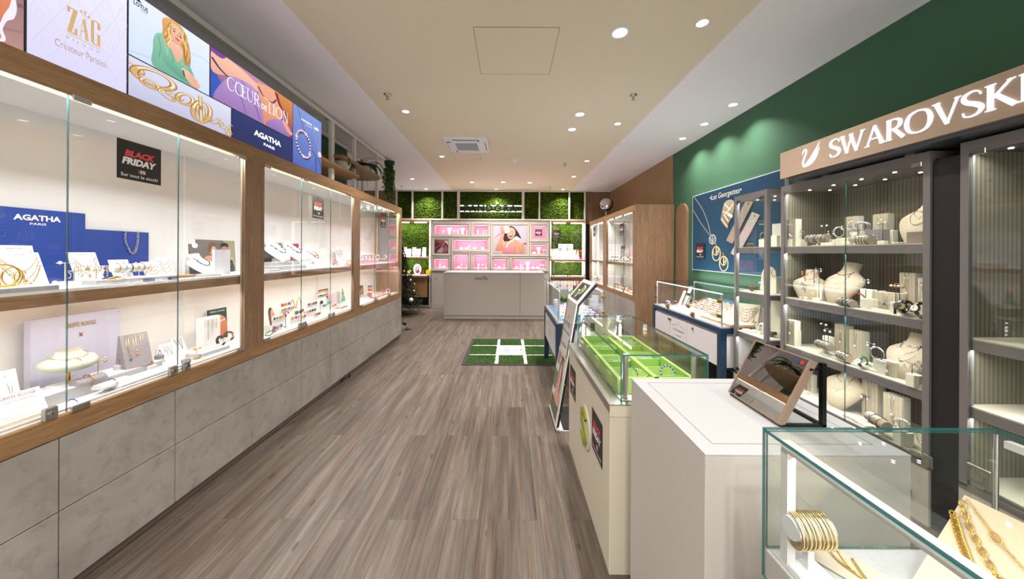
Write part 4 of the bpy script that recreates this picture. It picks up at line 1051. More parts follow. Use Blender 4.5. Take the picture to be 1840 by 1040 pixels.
t = thing('floor_spotlight', 'small black spotlight with stem on the floor past the left cabinets', 'spotlight', (-1.78, 5.78, 0))
MB().cyl((0, 0, 0), (0, 0, .012), .05, BLACK).build('base', t); MB().tube([(0, 0, .01), (-.05, 0, .10)], .006, STEEL).build('stem', t)
MB().cyl((-.08, -.02, .12), (-.03, .01, .10), .028, BLACK, r1=.034).build('lamp_head', t)
t = thing('door_prop', 'pair of small black metal feet under the middle left cabinet', 'support', (-1.72, 3.55, 0))
MB().tube([(0, 0, 0), (0, 0, .06)], .008, BLACK).build('foot', t); MB().tube([(-.03, -.12, 0), (-.01, -.06, .05)], .008, BLACK).build('foot', t)
# ================================================================== RIGHT OAK CABINET (far right)
XG = 1.97; XGB = 2.38
RY0, RY1 = 5.14, 8.05
RZ0, RZ1, RT0, RT1 = .61, .686, 2.034, 2.126
ROPEN = [(5.24, 6.65), (6.90, 7.95)]
t = thing('display_cabinet', 'tall oak lit cabinet with plain oak end on the right before the back wall', 'cabinet', (XG, (RY0+RY1)/2, 0))
mb = MB().box(XG, XG+.03, RY0, RY1, RZ0, RZ1, OAK_Y).box(XG, XG+.03, RY0, RY1, RT0, RT1, OAK_Y)
for a, b in ((RY0, ROPEN[0][0]), (ROPEN[0][1], ROPEN[1][0]), (ROPEN[1][1], RY1)): mb.box(XG, XG+.03, a, b, RZ1, RT0, OAK_Z)
mb.build('face_frame', t, True)
MB().box(XG+.001, XW-.001, RY0-.02, RY0, 0, RT1, OAK_Z).build('end_panel', t, True)
MB().box(XGB, XGB+.02, RY0, RY1, RZ0, RT1, WHITE_M).box(XG+.056, XGB, RY0, RY1, RT0, RT1-.003, WHITE_M).box(XG+.03, XGB, RY0, RY1, RZ0+.003, RZ1, WHITE_M).box(XG+.03, XGB, 6.72, 6.84, RZ1, RT0, WHITE_M).box(XG+.03, XGB, RY1-.02, RY1, RZ1, RT0, WHITE_M).build('carcass', t, True)
MB().box(XG+.06, XGB, RY0, RY1-.02, SH-.012, SH, WHITE_M).box(XG+.06, XG+.075, RY0, RY1-.02, SH-.06, SH-.0121, OAK_Y).build('shelf', t, True)
for a, b in ROPEN:
    n = 3 if b-a > 1.2 else 2
    for i in range(n):
        ya = a+(b-a)*i/n; yb = a+(b-a)*(i+1)/n
        pane('glass_door', (XG+.018, ya+.003, RZ1+.004), (0, yb-ya-.006, 0), (0, 0, RT0-RZ1-.008), .006, t)
        MB().bbox(XG-.004, XG+.012, ya-.02, ya+.02, RT0-.03, RT0-.005, BLACKM, .002).build('hinge', t, True)
        MB().bbox(XG-.004, XG+.012, yb-.06, yb-.025, RZ1+.004, RZ1+.045, STEEL, .002).build('lock_plate', t, True)
    MB().box(XG+.0505, XG+.0575, a+.02, b-.02, RT0-.0088, RT0-.0001, MATS['led_strip_dim']).build('led_strip', t, True)
    area('cabinet_strip_light', (XG+.0405, (a+b)/2, RT0+.009), .014, b-a-.05, 10, rot=(0, math.radians(22), 0), color=(1, .985, .96))
    area('cabinet_shelf_light', (XG+.10, (a+b)/2, SH-.035), .02, b-a-.02, 4.5, rot=(0, math.radians(20), 0), color=(1, .985, .96))
for i in range(6):
    ya = RY0+(RY1-RY0)*i/6; yb = RY0+(RY1-RY0)*(i+1)/6
    for z0, z1 in ((.335, RZ0-.004), (.05, .33)): MB().bbox(XG+.002, XG+.02, ya+.002, yb-.002, z0, z1, STONE, .001).build('drawer_front', t, True)
MB().box(XG+.022, XGB, RY0, RY1, 0, RZ0, MATS['drawer_gap_dark']).build('base_unit', t, True)

# chrome and black lamp on top of it
p = pix(1089, 362, y=7.6)
t = thing('wall_clock_lamp', 'round black and chrome lamp on a short stand over the right cabinet', 'lamp', (p.x, 7.6, RT1))
t.name = 'chrome_lamp'
MB().lathe([(.07, 0), (.07, .02), (.02, .03)], WHITE_M).cyl((0, 0, .02), (0, 0, .2), .02, STEEL).build('stand', t)
Mr = Matrix.Translation((0, 0, .36)) @ Matrix.Rotation(math.radians(70), 4, 'X') @ Matrix.Rotation(math.radians(-25), 4, 'Y')
mb = MB(); n = 24; prof = [(.02, -.13), (.10, -.11), (.155, -.03), (.165, .03), (.15, .05)]
vs = [Mr @ Vector((r*math.cos(2*PI*i/n), r*math.sin(2*PI*i/n), z)) for r, z in prof for i in range(n)]
mb.add(vs, [(j*n+i, j*n+(i+1) % n, (j+1)*n+(i+1) % n, (j+1)*n+i) for j in range(len(prof)-1) for i in range(n)], BLACK, True); mb.build('housing', t)
prof = [(.145, .045), (.12, .075), (.07, .10), (.001, .11)]; mb = MB()
vs = [Mr @ Vector((r*math.cos(2*PI*i/n), r*math.sin(2*PI*i/n), z)) for r, z in prof for i in range(n)]
mb.add(vs, [(j*n+i, j*n+(i+1) % n, (j+1)*n+(i+1) % n, (j+1)*n+i) for j in range(len(prof)-1) for i in range(n)], CHROME, True); mb.build('chrome_dome', t)

# ================================================================== POSTER on the green wall
XQ = XW-.03
ya = pix(1244, 420, x=XQ).y; yb = 3.02
z0 = pix(1244, 484.6, x=XQ).z; z1 = pix(1244, 353, x=XQ).z
t = thing('wall_poster', 'large blue poster with gold jewellery pictures on the green wall', 'poster', (XQ, (ya+yb)/2, z0))
MB().box(XQ, XW-.001, yb, ya, z0, z1, mat('poster_rim', '#c6cbcb', .4)).build('board', t, True)
W, H = ya-yb, z1-z0
F = frame((XQ-.001, ya, z0), (0, -1, 0))
def P_(px, py): 
    q = pix(px, py, x=XQ); return ((ya-q.y)/W, (q.z-z0)/H)
sh = [('r', (0.008, 0.01, .995, .99), ('#0d4a68', '#0b3d5a')), ('b', [(.20, 1), P_(1317, 465)], '#0b2f50', .006)]
sh += [('b', [P_(1247, 353), P_(1262, 375), P_(1272, 400), P_(1277, 422)], '#b7aa95', .007), ('b', [P_(1244.5, 375), P_(1258, 398), P_(1270, 415), P_(1275, 422)], '#b7aa95', .007)]
c = P_(1280.5, 430); sh += [('s', ell(c[0], c[1], .048, .062, 18), '#d4c6ac'), ('s', ell(c[0], c[1], .038, .05, 18), '#35608a')] + [('b', [(c[0], c[1]-.045), (c[0]+dx, c[1]+dy)], '#d4c6ac', .008) for dx, dy in ((-.03, .02), (0, .045), (.03, .02))]
for (px, py) in ((1287.5, 455.5), (1301, 473.5)):
    c = P_(px, py); e = ell(c[0], c[1], .05, .085, 20); e2 = ell(c[0]-.005, c[1]+.03, .034, .05, 16)
    sh += [('b', e+[e[0]], '#e3cf9c', .011), ('b', e2+[e2[0]], '#d9bf86', .010), ('b', [(c[0], c[1]-.02), (c[0], c[1]+.07)], '#e3cf9c', .012), ('b', [(c[0], c[1]), (c[0]+.025, c[1]+.04)], '#e3cf9c', .01), ('b', [(c[0], c[1]+.09), (c[0]-.01, c[1]+.13)], '#8c6a4a', .02)]
# cuff
pc = [P_(*q) for q in ((1310, 359), (1320, 362), (1318, 385), (1310, 403), (1309, 412), (1297, 398), (1297, 388), (1302, 366))]
sh += [('s', pc, ('#6d6258', '#b8a894'))] + [('b', [P_(*a), P_(*b)], '#efe0bd', .014) for a, b in (((1303, 366), (1312, 376)), ((1312, 376), (1302, 386)), ((1302, 386), (1310, 398)), ((1318, 366), (1312, 376)), ((1297, 392), (1308, 408)), ((1300, 380), (1310, 384)))] + [('b', [P_(1309, 384), P_(1317, 390)], '#f1ead8', .03)]
def strap(a, b, c, d, col): return [('p', [P_(*a), P_(*b), P_(*c), P_(*d)], col)]
sh += strap((1342, 359), (1355, 363), (1317, 438), (1306, 432), ('#a08f7f', '#a99a8a')) + strap((1353, 380.5), (1367, 386), (1326, 462), (1314, 455), ('#bcb0aa', '#c3b7b0'))
sh += [('s', ell(*P_(1346, 366), .006, .008, 8), '#222222'), ('s', ell(*P_(1357.5, 388), .006, .008, 8), '#222222')]
art(F, W, H, sh, 'print', t)
c = P_(1305, 350)
text('•Les Georgettes•', F, c[0]*W, c[1]*H, .085, .56, mat('cream_ink', '#e9dcc8', .5), t, shear=.15, lift=.018)

# Black Friday signs
def friday(label, F, w_, h, parent=None, small=False, side='both'):
    o = F @ Vector((0, 0, 0))
    t = thing('sale_sign', label, 'sign', tuple(o), 0, 'black sale signs')
    mb = MB(); v = [F @ Vector(q) for q in ((0, 0, 0), (w_, 0, 0), (w_, h, 0), (0, h, 0), (0, 0, .001), (w_, 0, .001), (w_, h, .001), (0, h, .001))]
    mb.add(v, [(3, 2, 1, 0), (4, 5, 6, 7), (0, 1, 5, 4), (1, 2, 6, 5), (2, 3, 7, 6), (3, 0, 4, 7)], mat('sign_black_card', '#27211f', .5)).build('card', t, True)
    text('BLACK', F, .50*w_, .68*h, .17*h, .68*w_, mat('sign_red', '#dc4347', .5), t, bold=.05, shear=.2, lift=.0012, depth=.0002)
    text('FRIDAY', F, .49*w_, .48*h, .18*h, .78*w_, mat('sign_white', '#e9e6e4', .5), t, bold=.05, shear=.2, lift=.0014, depth=.0002)
    text('1', F, .47*w_, .255*h, .09*h, None, mat('sign_red'), t, bold=.04, lift=.0012, depth=.0002)
    text('5%', F, .56*w_, .255*h, .09*h, None, mat('sign_white'), t, bold=.04, lift=.0012, depth=.0002)
    text('Sur tout le stock!', F, .5*w_, .12*h, .085*h, .84*w_, mat('sign_white'), t, bold=.01, lift=.0012, depth=.0002)
    return t
FL = lambda y, z, x=XF+.001-.018+.008: frame((x, y, z), (0, 1, 0))
q = pix(209, 318, x=XF-.012); friday('black BLACK FRIDAY sign on the glass of the nearest left cabinet', FL(q.y, q.z-.001, XF-.011), .185, .178)
q = pix(561.5, 391, x=XF-.08); ts = friday('black BLACK FRIDAY sign hung on threads inside the middle left cabinet', FL(q.y, q.z, XF-.08), .18, .20)
MB().cyl(F @ Vector((0, 0, 0)), F @ Vector((0, 0, .0001)), .0001, STEEL)
MB().tube([(XF-.08, q.y+.05, q.z+.2), (XF-.08, q.y+.05, ZT0-.002)], .0007, STEEL, 4).tube([(XF-.08, q.y+.13, q.z+.2), (XF-.08, q.y+.13, ZT0-.002)], .0007, STEEL, 4).build('thread', ts, True)
q = pix(684, 408, x=XF-.010); friday('black BLACK FRIDAY sign on the glass of the farthest left cabinet', FL(q.y, q.z, XF-.011), .19, .20)
q = pix(1066, 797, x=.43); friday('black BLACK FRIDAY sign, nearer one on the cream counter front', frame((.4285, 1.68, .375), (0, -1, 0)), .185, .20)
q = pix(1027, 701, x=.43); friday('black BLACK FRIDAY sign, farther one on the cream counter front', frame((.4285, 2.28, .405), (0, -1, 0)), .18, .19)
q = pix(1252, 464, x=XQ-.004); friday('black BLACK FRIDAY sign stuck on the blue poster', frame((XQ-.0035-.012, q.y, q.z), (0, -1, 0)), .19, .20)
q = pix(1112.5, 423, x=XG-.003); friday('black BLACK FRIDAY sign on the nearer glass of the right oak cabinet', frame((XG+.010, q.y, q.z), (0, -1, 0)), .20, .205)
q = pix(1065, 425, x=XG-.003); friday('black BLACK FRIDAY sign on the farther glass of the right oak cabinet', frame((XG+.010, q.y, q.z), (0, -1, 0)), .20, .205)
q = pix(961.5, 424.5, y=8.263); friday('black BLACK FRIDAY sign at the back of the top right pink lit box', frame((q.x, 8.264, q.z), (1, 0, 0)), .178, .178)
q = pix(994.3, 426.5, y=7.985); friday('black BLACK FRIDAY sign on the glass of the right moss niche', frame((q.x, 7.9985, q.z), (1, 0, 0)), .178, .178)

# ================================================================== NAVY FRAMED CASES
def navy_case(label, x0, x1, y0, y1, front, zt=.685, gz=1.0, n=1):
    t = thing('jewellery_case', label, 'display case', ((x0+x1)/2, (y0+y1)/2, 0))
    mb = MB(); f = .055
    for a, b in ((x0, y0), (x1-f, y0), (x0, y1-f), (x1-f, y1-f)): MB().box(a, a+f, b, b+f, 0, zt-.06, NAVY).build('leg', t, True)
    MB().bbox(x0, x1, y0, y1, zt-.06, zt-.012, NAVY, .004).build('top_frame', t, True)
    MB().bbox(x0+.012, x1-.012, y0+.012, y1-.012, zt-.012, zt, WHITELAM, .003).build('deck', t, True)
    sx = x0 if front < 0 else x1
    px = sx+.008 if front < 0 else sx-.028
    cuts = [y0+f, y1-f] if n == 1 else [y0+f, y0+f+(y1-y0)*.38, y0+f+(y1-y0)*.64, y1-f]
    for i in range(len(cuts)-1):
        MB().bbox(px, px+.02, cuts[i]+.003, cuts[i+1]-.003, .31, zt-.085, mat('case_white_panel', '#cdc9cb', .5), .002).build('panel', t, True)
    MB().bbox(x0+f, x1-f, y0+.008, y0+.028, .31, zt-.085, mat('case_white_panel'), .002).build('panel', t, True)
    MB().box(x0+.03, x1-.03, y0+.03, y1-.03, .30, zt-.07, mat('case_white_panel')).build('cupboard_body', t, True)
    # glass box
    a0, a1, b0, b1 = x0+.02, x1-.02, y0+.02, y1-.02; gh = gz-zt
    pane('glass_side', (a0, b0, zt), (0, b1-b0, 0), (0, 0, gh-.007), .006, t); pane('glass_side', (a1-.006, b0, zt), (0, b1-b0, 0), (0, 0, gh-.007), .006, t)
    pane('glass_front', (a0+.007, b0+.006, zt), (a1-a0-.014, 0, 0), (0, 0, gh-.007), .006, t); pane('glass_rear', (a0+.007, b1, zt), (a1-a0-.014, 0, 0), (0, 0, gh-.007), .006, t)
    pane('glass_top', (a0, b0, gz-.006), (a1-a0, 0, 0), (0, b1-b0, 0), .006, t)
    for xx in (a0+.012, a1-.024):
        MB().box(xx, xx+.012, b0+.02, b1-.02, gz-.019, gz-.007, LEDCOOL).build('led_tube', t, True)
        for yy in (b0+.02, b1-.032): MB().box(xx, xx+.01, yy, yy+.01, zt, gz-.02, WHITE_FRAME).build('led_post', t, True)
        area('case_tube_and_fill_light', (xx+.006, (b0+b1)/2, gz-.022), .012, b1-b0-.06, 1.6, color=(.97, .98, 1)); area('case_tube_and_fill_light', (xx+.006, (b0+b1)/2, gz+.001), .012, b1-b0-.06, 2.2, rot=(PI, 0, 0), color=(.97, .98, 1))  # downward: the tube; upward, above the glass: fill added to brighten the ceiling
    return t
NX0, NX1, NY0, NY1 = 1.95, 2.52, 3.02, 4.45
t = navy_case('navy framed glass case full of rings against the green wall', NX0, NX1, NY0, NY1, -1, n=3)
for yy in (3.07, 3.60, 4.40):
    for z in (.78, .915): MB().bbox(NX0+.012, NX0+.021, yy-.03, yy+.03, z-.014, z+.014, BRASS, .002).build('brass_hinge', t, True)
for yy in (3.50, 4.05): MB().cyl((NX0+.018, yy, .712), (NX0-.012, yy, .712), .014, BRASS).box(NX0+.004, NX0+.02, yy-.02, yy+.02, .688, .735, BRASS).build('brass_lock', t, True)
for yy in (3.49, 4.01, 3.97): MB().cyl((NX0+.008, yy, .565), (NX0-.006, yy, .565), .011, BRASS).build('brass_knob', t, True)
F = frame((NX0+.0075, 3.79, .45), (0, -1, 0)); INK = mat('grey_ink', '#6a6e78', .6)
text('Les Georgettes', F, 0, .02, .035, .24, INK, t); text('by Altesse', F, .0, -.04, .026, .13, INK, t)
mb = MB()
for s in (-1, 1):
    L_, R_ = band([(-.13, .05*s), (-.10, .085*s), (-.04, .09*s), (0, .13*s), (.04, .09*s), (.10, .085*s), (.13, .05*s)], .003)
    for j in range(len(L_)-1): mb.add([F @ Vector((p[0], p[1]-.01, .0006)) for p in (L_[j], L_[j+1], R_[j+1], R_[j])], [(0, 1, 2, 3)], INK)
mb.build('ornament', t, True)
MX0, MX1, MY0, MY1 = .46, .955, 3.20, 4.27
t = navy_case('navy framed glass case with blue velvet lining beside the floor mat', MX0, MX1, MY0, MY1, -1)
MB().box(MX0+.05, MX1-.05, MY0+.06, MY1-.06, .685, .690, BLUETRAY).build('blue_lining', t, True)
for z in (.78, .93): MB().bbox(MX1-.05, MX1-.01, MY0+.008, MY0+.014, z-.014, z+.014, BRASS, .002).build('brass_hinge', t, True)
F = frame((MX0+.0075, 3.74, .45), (0, -1, 0)); text('Les Georgettes', F, 0, .02, .03, .22, INK, t); text('by Altesse', F, .0, -.03, .02, .10, INK, t)

# ================================================================== GREEN LINED CASE (cream counter)
GX0, GX1, GY0, GY1, GZ = .43, .915, 1.39, 2.33, .72
t = thing('glass_counter', 'cream counter with a lime green lined glass case on top', 'display counter', ((GX0+GX1)/2, (GY0+GY1)/2, 0))
MB().bbox(GX0, GX1, GY0, GY1, .0, GZ-.052, CREAM, .003).build('base', t, True)
MB().bbox(GX0-.003, GX1+.003, GY0-.003, GY1+.003, GZ-.05, GZ-.002, CREAM, .002).build('top_band', t, True)
mb = MB().box(GX0-.004, GX0+.055, GY0-.004, GY1+.004, GZ-.002, GZ+.002, STEEL).box(GX1-.035, GX1+.004, GY0-.004, GY1+.004, GZ-.002, GZ+.002, STEEL).box(GX0+.055, GX1-.035, GY0-.004, GY0+.03, GZ-.002, GZ+.002, STEEL).box(GX0+.055, GX1-.035, GY1-.03, GY1+.004, GZ-.002, GZ+.002, STEEL)
mb.box(GX0-.0045, GX0-.003, GY0-.004, GY1+.004, GZ-.035, GZ+.0, STEEL)
mb.build('steel_edge', t, True)
hx0, hx1, hy0, hy1, gh = .482, .862, 1.415, 2.31, .924
pane('glass_side', (hx0, hy0, GZ+.003), (0, hy1-hy0, 0), (0, 0, gh-GZ-.010), .007, t, em=EDGEDK); pane('glass_side', (hx1-.007, hy0, GZ+.003), (0, hy1-hy0, 0), (0, 0, gh-GZ-.010), .007, t, em=EDGEDK)
pane('glass_front', (hx0+.008, hy0+.007, GZ+.003), (hx1-hx0-.016, 0, 0), (0, 0, gh-GZ-.010), .007, t, em=EDGEDK); pane('glass_rear', (hx0+.008, hy1, GZ+.003), (hx1-hx0-.016, 0, 0), (0, 0, gh-GZ-.010), .007, t, em=EDGEDK)
pane('glass_top', (hx0, hy0, gh-.007), (hx1-hx0, 0, 0), (0, hy1-hy0, 0), .007, t, em=EDGEDK)
for xx, yy in ((hx0+.035, hy0+.04), (hx1-.04, hy0+.04)):
    MB().cyl((xx, yy, GZ+.003), (xx, yy, gh-.008), .012, STEEL, 20).build('steel_post', t, True)
for xx, yy in ((hx0+.035, hy1-.03), (hx1-.09, hy1-.03)):
    o = MB().box(xx-.008, xx+.008, yy-.004, yy+.004, GZ+.003, gh-.01, STEEL)
    for k in range(6): o.box(xx-.004, xx+.004, yy-.006, yy-.004, GZ+.03+k*.027, GZ+.040+k*.027, LENS)
    o.build('led_post', t, True); area('post_light', (xx, yy-.01, (GZ+gh)/2+.02), .016, .16, 1.8, rot=(math.radians(-72) if False else math.radians(70), 0, 0), color=(.97, 1, .92))
area('post_light', (hx0+.035, hy0+.06, (GZ+gh)/2+.02), .02, .16, 1.8, rot=(math.radians(-70), 0, 0), color=(.97, 1, .92))
# lime lining: raised rim and hexagonal wells
mb = MB().box(hx0+.012, hx1-.012, hy0+.075, hy1-.055, GZ+.003, GZ+.008, LIME)
for a in ((hx0+.012, hx0+.03, hy0+.075, hy1-.055), (hx1-.03, hx1-.012, hy0+.075, hy1-.055), ((hx0+hx1)/2-.008, (hx0+hx1)/2+.012, hy0+.075, hy1-.055)): mb.box(*a, GZ+.008, GZ+.075, LIME)
for a in ((hx0+.03, hx1-.03, hy0+.075, hy0+.090), (hx0+.03, hx1-.03, hy1-.070, hy1-.055)): mb.box(*a, GZ+.008, GZ+.075, LIME)
mb.build('lime_lining', t, True)
def well():
    t = thing('hexagonal_tray', '', 'tray'); mb = MB()
    P = lambda s: [(-.085*s, -.03*s), (-.055*s, -.062*s), (.055*s, -.062*s), (.085*s, -.03*s), (.085*s, .03*s), (.055*s, .062*s), (-.055*s, .062*s), (-.085*s, .03*s)]
    a, b, c = P(1), P(1.06), P(.72); n = 8
    vs = [(*p, .0) for p in b]+[(*p, .052) for p in b]+[(*p, .052) for p in a]+[(*p, .012) for p in c]
    mb.add(vs, [(r*n+i, r*n+(i+1) % n, (r+1)*n+(i+1) % n, (r+1)*n+i) for r in range(3) for i in range(n)]+[tuple(3*n+i for i in range(n))], LIME)
    mb.build('tray_shell', t); return t
wells = []
for i, (xx, yy) in enumerate(((.578, 1.60), (.578, 1.82), (.578, 2.04), (.768, 1.62), (.768, 1.87), (.768, 2.12))):
    put('well', well, (xx, yy, GZ+.009), 0, 'lime green hexagonal tray, %s' % ['nearest in the row by the aisle', 'middle in the row by the aisle', 'farthest in the row by the aisle', 'nearest in the row by the grey cabinets', 'middle in the row by the grey cabinets', 'farthest in the row by the grey cabinets'][i]); wells.append((xx, yy))
# glued logo disc on the counter front
t = thing('logo_plate', 'clear oval plate with an olive green letter S on the cream counter', 'sign', (.43, 1.82, .40))
F = frame((.4295, 1.83, .395), (0, -1, 0))
mb = MB(); pts = ell(0, 0, .115, .115, 40); MXX = F @ Matrix.Identity(4); mb.prism(pts, 0, .006, mat('frosted_plate', '#d4d0c2', .15), MXX).build('clear_plate', t, True)
OLV = mat('olive_green_acrylic', '#93932c', .3)
mb = MB()
for pp, ww in (([(.045, .055), (.0, .085), (-.05, .06), (-.04, .015), (.02, -.01), (.045, -.045), (.0, -.085), (-.055, -.05)], [.03, .035, .035, .035, .04, .035, .035, .03]),):
    L_, R_ = band(pp, ww, 6)
    for j in range(len(L_)-1):
        q4 = [L_[j], L_[j+1], R_[j+1], R_[j]]
        v = [F @ Vector((p[0], p[1], z)) for z in (.006, .014) for p in q4]
        mb.add(v, [(0, 1, 2, 3), (7, 6, 5, 4), (0, 4, 5, 1), (2, 6, 7, 3)], OLV)
mb.build('letter_shape', t, True)

# ================================================================== WHITE BLOCK COUNTER (foreground)
WX0, WX1, WY0, WY1, WZ = .4925, 1.007, .82, 1.317, .86
t = thing('block_counter', 'white topped square block counter in the foreground', 'counter', ((WX0+WX1)/2, (WY0+WY1)/2, 0))
MB().bbox(WX0, WX1, WY0, WY1, 0, WZ-.005, SIDELAM, .0015).build('body', t, True)
mb = MB().bbox(WX0-.0005, WX1+.0005, WY0-.0005, WY1+.0005, WZ-.0042, WZ-.0005, WHITELAM, .001)
mb.build('top', t, True)
mb = MB(); g = .0016; gp = mat('lid_gap', '#6d6a68', .8); i_ = .045
for a in ((WX0+i_, WX1-i_, WY0+i_, WY0+i_+g), (WX0+i_, WX1-i_, WY1-i_-g, WY1-i_), (WX0+i_, WX0+i_+g, WY0+i_, WY1-i_), (WX1-i_-g, WX1-i_, WY0+i_, WY1-i_)): mb.box(*a, WZ-.0006, WZ-.0001, gp)
mb.build('lid_gap', t, True)
# table mirror
B0 = Vector((.785, 1.17, WZ+.008)); B1 = Vector((.783, .949, WZ+.008)); T0 = Vector((.874, 1.162, 1.056))
t = thing('table_mirror', 'tilted rectangular table mirror with wooden frame on the white block counter', 'mirror', (.83, 1.06, WZ))
u = (B1-B0); L = u.length; u.normalize(); v = (T0-B0); H = v.length; v.normalize(); F = frame(B0, u, v)
def fbox(mb, x0, x1, y0, y1, z0, z1, m): return mb.box(x0, x1, y0, y1, z0, z1, m, F)
FRM = mat('mirror_frame_wood', '#8d7766', .5)
fbox(MB(), .004, L-.004, .004, H-.004, -.004, .001, MIRRORM).build('mirror_glass', t, True)
mb = MB(); 
for a in ((-.001, .004, 0, H), (L-.008, L+.002, 0, H), (.004, L-.008, 0, .004), (.004, L-.008, H-.004, H)): fbox(mb, *a, -.014, .003, FRM)
fbox(mb, 0, L, 0, H, -.014, -.005, BLACK); mb.build('wooden_frame', t, True)
fbox(MB(), L-.045, L-.035, H-.022, H-.012, .0012, .0016, mat('label_blue', '#2c3a7a', .5)).build('label', t, True); fbox(MB(), L-.030, L-.020, H-.022, H-.012, .0012, .0016, RED).build('label', t, True)
for yy in (1.165, .952):
    MB().box(.905, .917, yy-.006, yy+.006, WZ, 1.045, BLACKM).build('stand_leg', t, True)
    MB().box(.79, .917, yy-.006, yy+.006, WZ, WZ+.008, BLACKM).build('stand_foot', t, True)
    MB().cyl((.862, yy-.012, 1.03), (.905, yy, 1.03), .004, BLACKM, 8).build('pivot', t, True)
MB().box(.905, .917, .952, 1.165, WZ, WZ+.008, BLACKM).build('stand_bar', t, True)

# ================================================================== LEANING INFO TOTEM
t = thing('display_stand', 'tall leaning printed display stand with a tilted screen beside the cream counter', 'stand', (.5, 2.6, 0))
ya, yb = 2.88, 2.50
base = Vector((.36, 0, .03)); top = Vector((.515, 0, .97)); tip = Vector((.655, 0, 1.135))
def slab(mb, p, q, y0, y1, th, m):
    d = (q-p).normalized(); n = Vector((d.z, 0, -d.x))*th
    v = [Vector((a.x, y, a.z))+o for y in (y0, y1) for o in (Vector((0, 0, 0)), n) for a in (p, q)]
    return mb.add(v, [(0, 1, 3, 2), (4, 6, 7, 5), (0, 4, 5, 1), (2, 3, 7, 6), (0, 2, 6, 4), (1, 5, 7, 3)], m)
slab(MB(), base, top, yb, ya, .008, mat('totem_white', '#dcdad7', .4)).build('printed_panel', t, True)
slab(MB(), top, tip, yb, ya, .008, mat('totem_white')).build('screen_panel', t, True)
slab(slab(MB(), base+Vector((.009, 0, 0)), top+Vector((.009, 0, -.004)), yb+.01, ya-.01, .018, BLACK), top+Vector((.009, 0, -.008)), tip+Vector((.009, 0, -.01)), yb+.01, ya-.01, .018, BLACK).build('black_back', t, True)
mb = MB(); cur = [(base.x, .03)] + [(.36+.0+.06*(1-math.cos(a)), .03-.026*math.sin(a)) for a in (PI/6, PI/3, PI/2)]
for a, b in zip(cur, cur[1:]+[(.60, .004)]): mb.box(min(a[0], b[0])-.001, max(a[0], b[0]), yb, ya, min(a[1], b[1])-.003, max(a[1], b[1])+.003, mat('totem_white'))
mb.box(.42, .62, yb+.01, ya-.01, .006, .018, BLACK).build('curved_foot', t, True)
MB().tube([(.60, 2.7, .015), (.50, 2.7, .45)], .012, BLACKM, 8).build('rear_brace', t, True)
for s in (.12, .35, .6, .85): 
    p = base+(top-base)*s; MB().cyl((p.x+.012, yb-.002, p.z), (p.x+.012, yb+.012, p.z), .005, CHROME, 8).build('screw', t, True)
d1 = (top-base); F = frame((base.x, ya, base.z), (0, -1, 0), d1); W, H = ya-yb, d1.length
art(F, W, H, [('r', (0, .72, .12, 1), '#c98f78'), ('r', (.0, .56, .10, .72), '#5d7040'), ('r', (.86, .55, .97, .70), '#5d7040'), ('r', (.0, .2, .35, .36), '#6f8056'), ('r', (.05, .02, .9, .14), '#5e6a4c'), ('s', [(.45, .22), (.42, .40), (.55, .52), (.72, .5), (.8, .36), (.74, .2)], '#5a3526'), ('s', [(.48, .22), (.5, .4), (.60, .47), (.7, .42), (.72, .2)], ('#d8957c', '#e2b098')), ('s', [(.35, .18), (.75, .24), (.85, .14), (.4, .14)], '#d99c8b'), ('r', (.05, .42, .35, .53), '#b98572'),
    ('b', [(.12, .73), (.85, .73)], '#4b4b4b', .008), ('b', [(.1, .55), (.9, .55)], '#9b9b9b', .004), ('b', [(.5, .52), (.88, .52)], '#b36a70', .012), ('b', [(.5, .49), (.85, .49)], '#8f8f8f', .008), ('b', [(.88, .38), (.95, .12)], '#46583a', .02)], 'print', t)
INK2 = mat('dark_ink', '#3c3c40', .6)
text('VOTRE', F, .5*W, .80*H, .035, .6*W, INK2, t, lift=.006); text('A', F, .5*W, .86*H, .035, None, INK2, t, lift=.006); text('clizani', F, .5*W, .62*H, .03, .5*W, INK2, t, lift=.006)
text('OFFRE', F, .62*W, .51*H, .02, .4*W, INK2, t, lift=.006)
d2 = tip-top; F = frame((top.x, ya, top.z), (0, -1, 0), d2); W, H = ya-yb, d2.length
art(F, W, H, [('r', (.12, .10, .88, .86), '#4e4c50'), ('r', (.2, .16, .84, .80), '#1d2410'), ('s', [(.25, .2), (.25, .5), (.45, .55), (.5, .3)], '#51651c'), ('s', [(.5, .5), (.55, .7), (.72, .72), (.72, .52)], '#74902c'), ('b', [(.3, .5), (.46, .5), (.5, .3), (.44, .18)], '#f2f0ea', .035), ('b', [(.6, .36), (.72, .5), (.74, .66), (.6, .74)], '#f2f0ea', .03), ('p', [(.5, .74), (.6, .78), (.62, .70)], '#ffffff')], 'screen_picture', t)
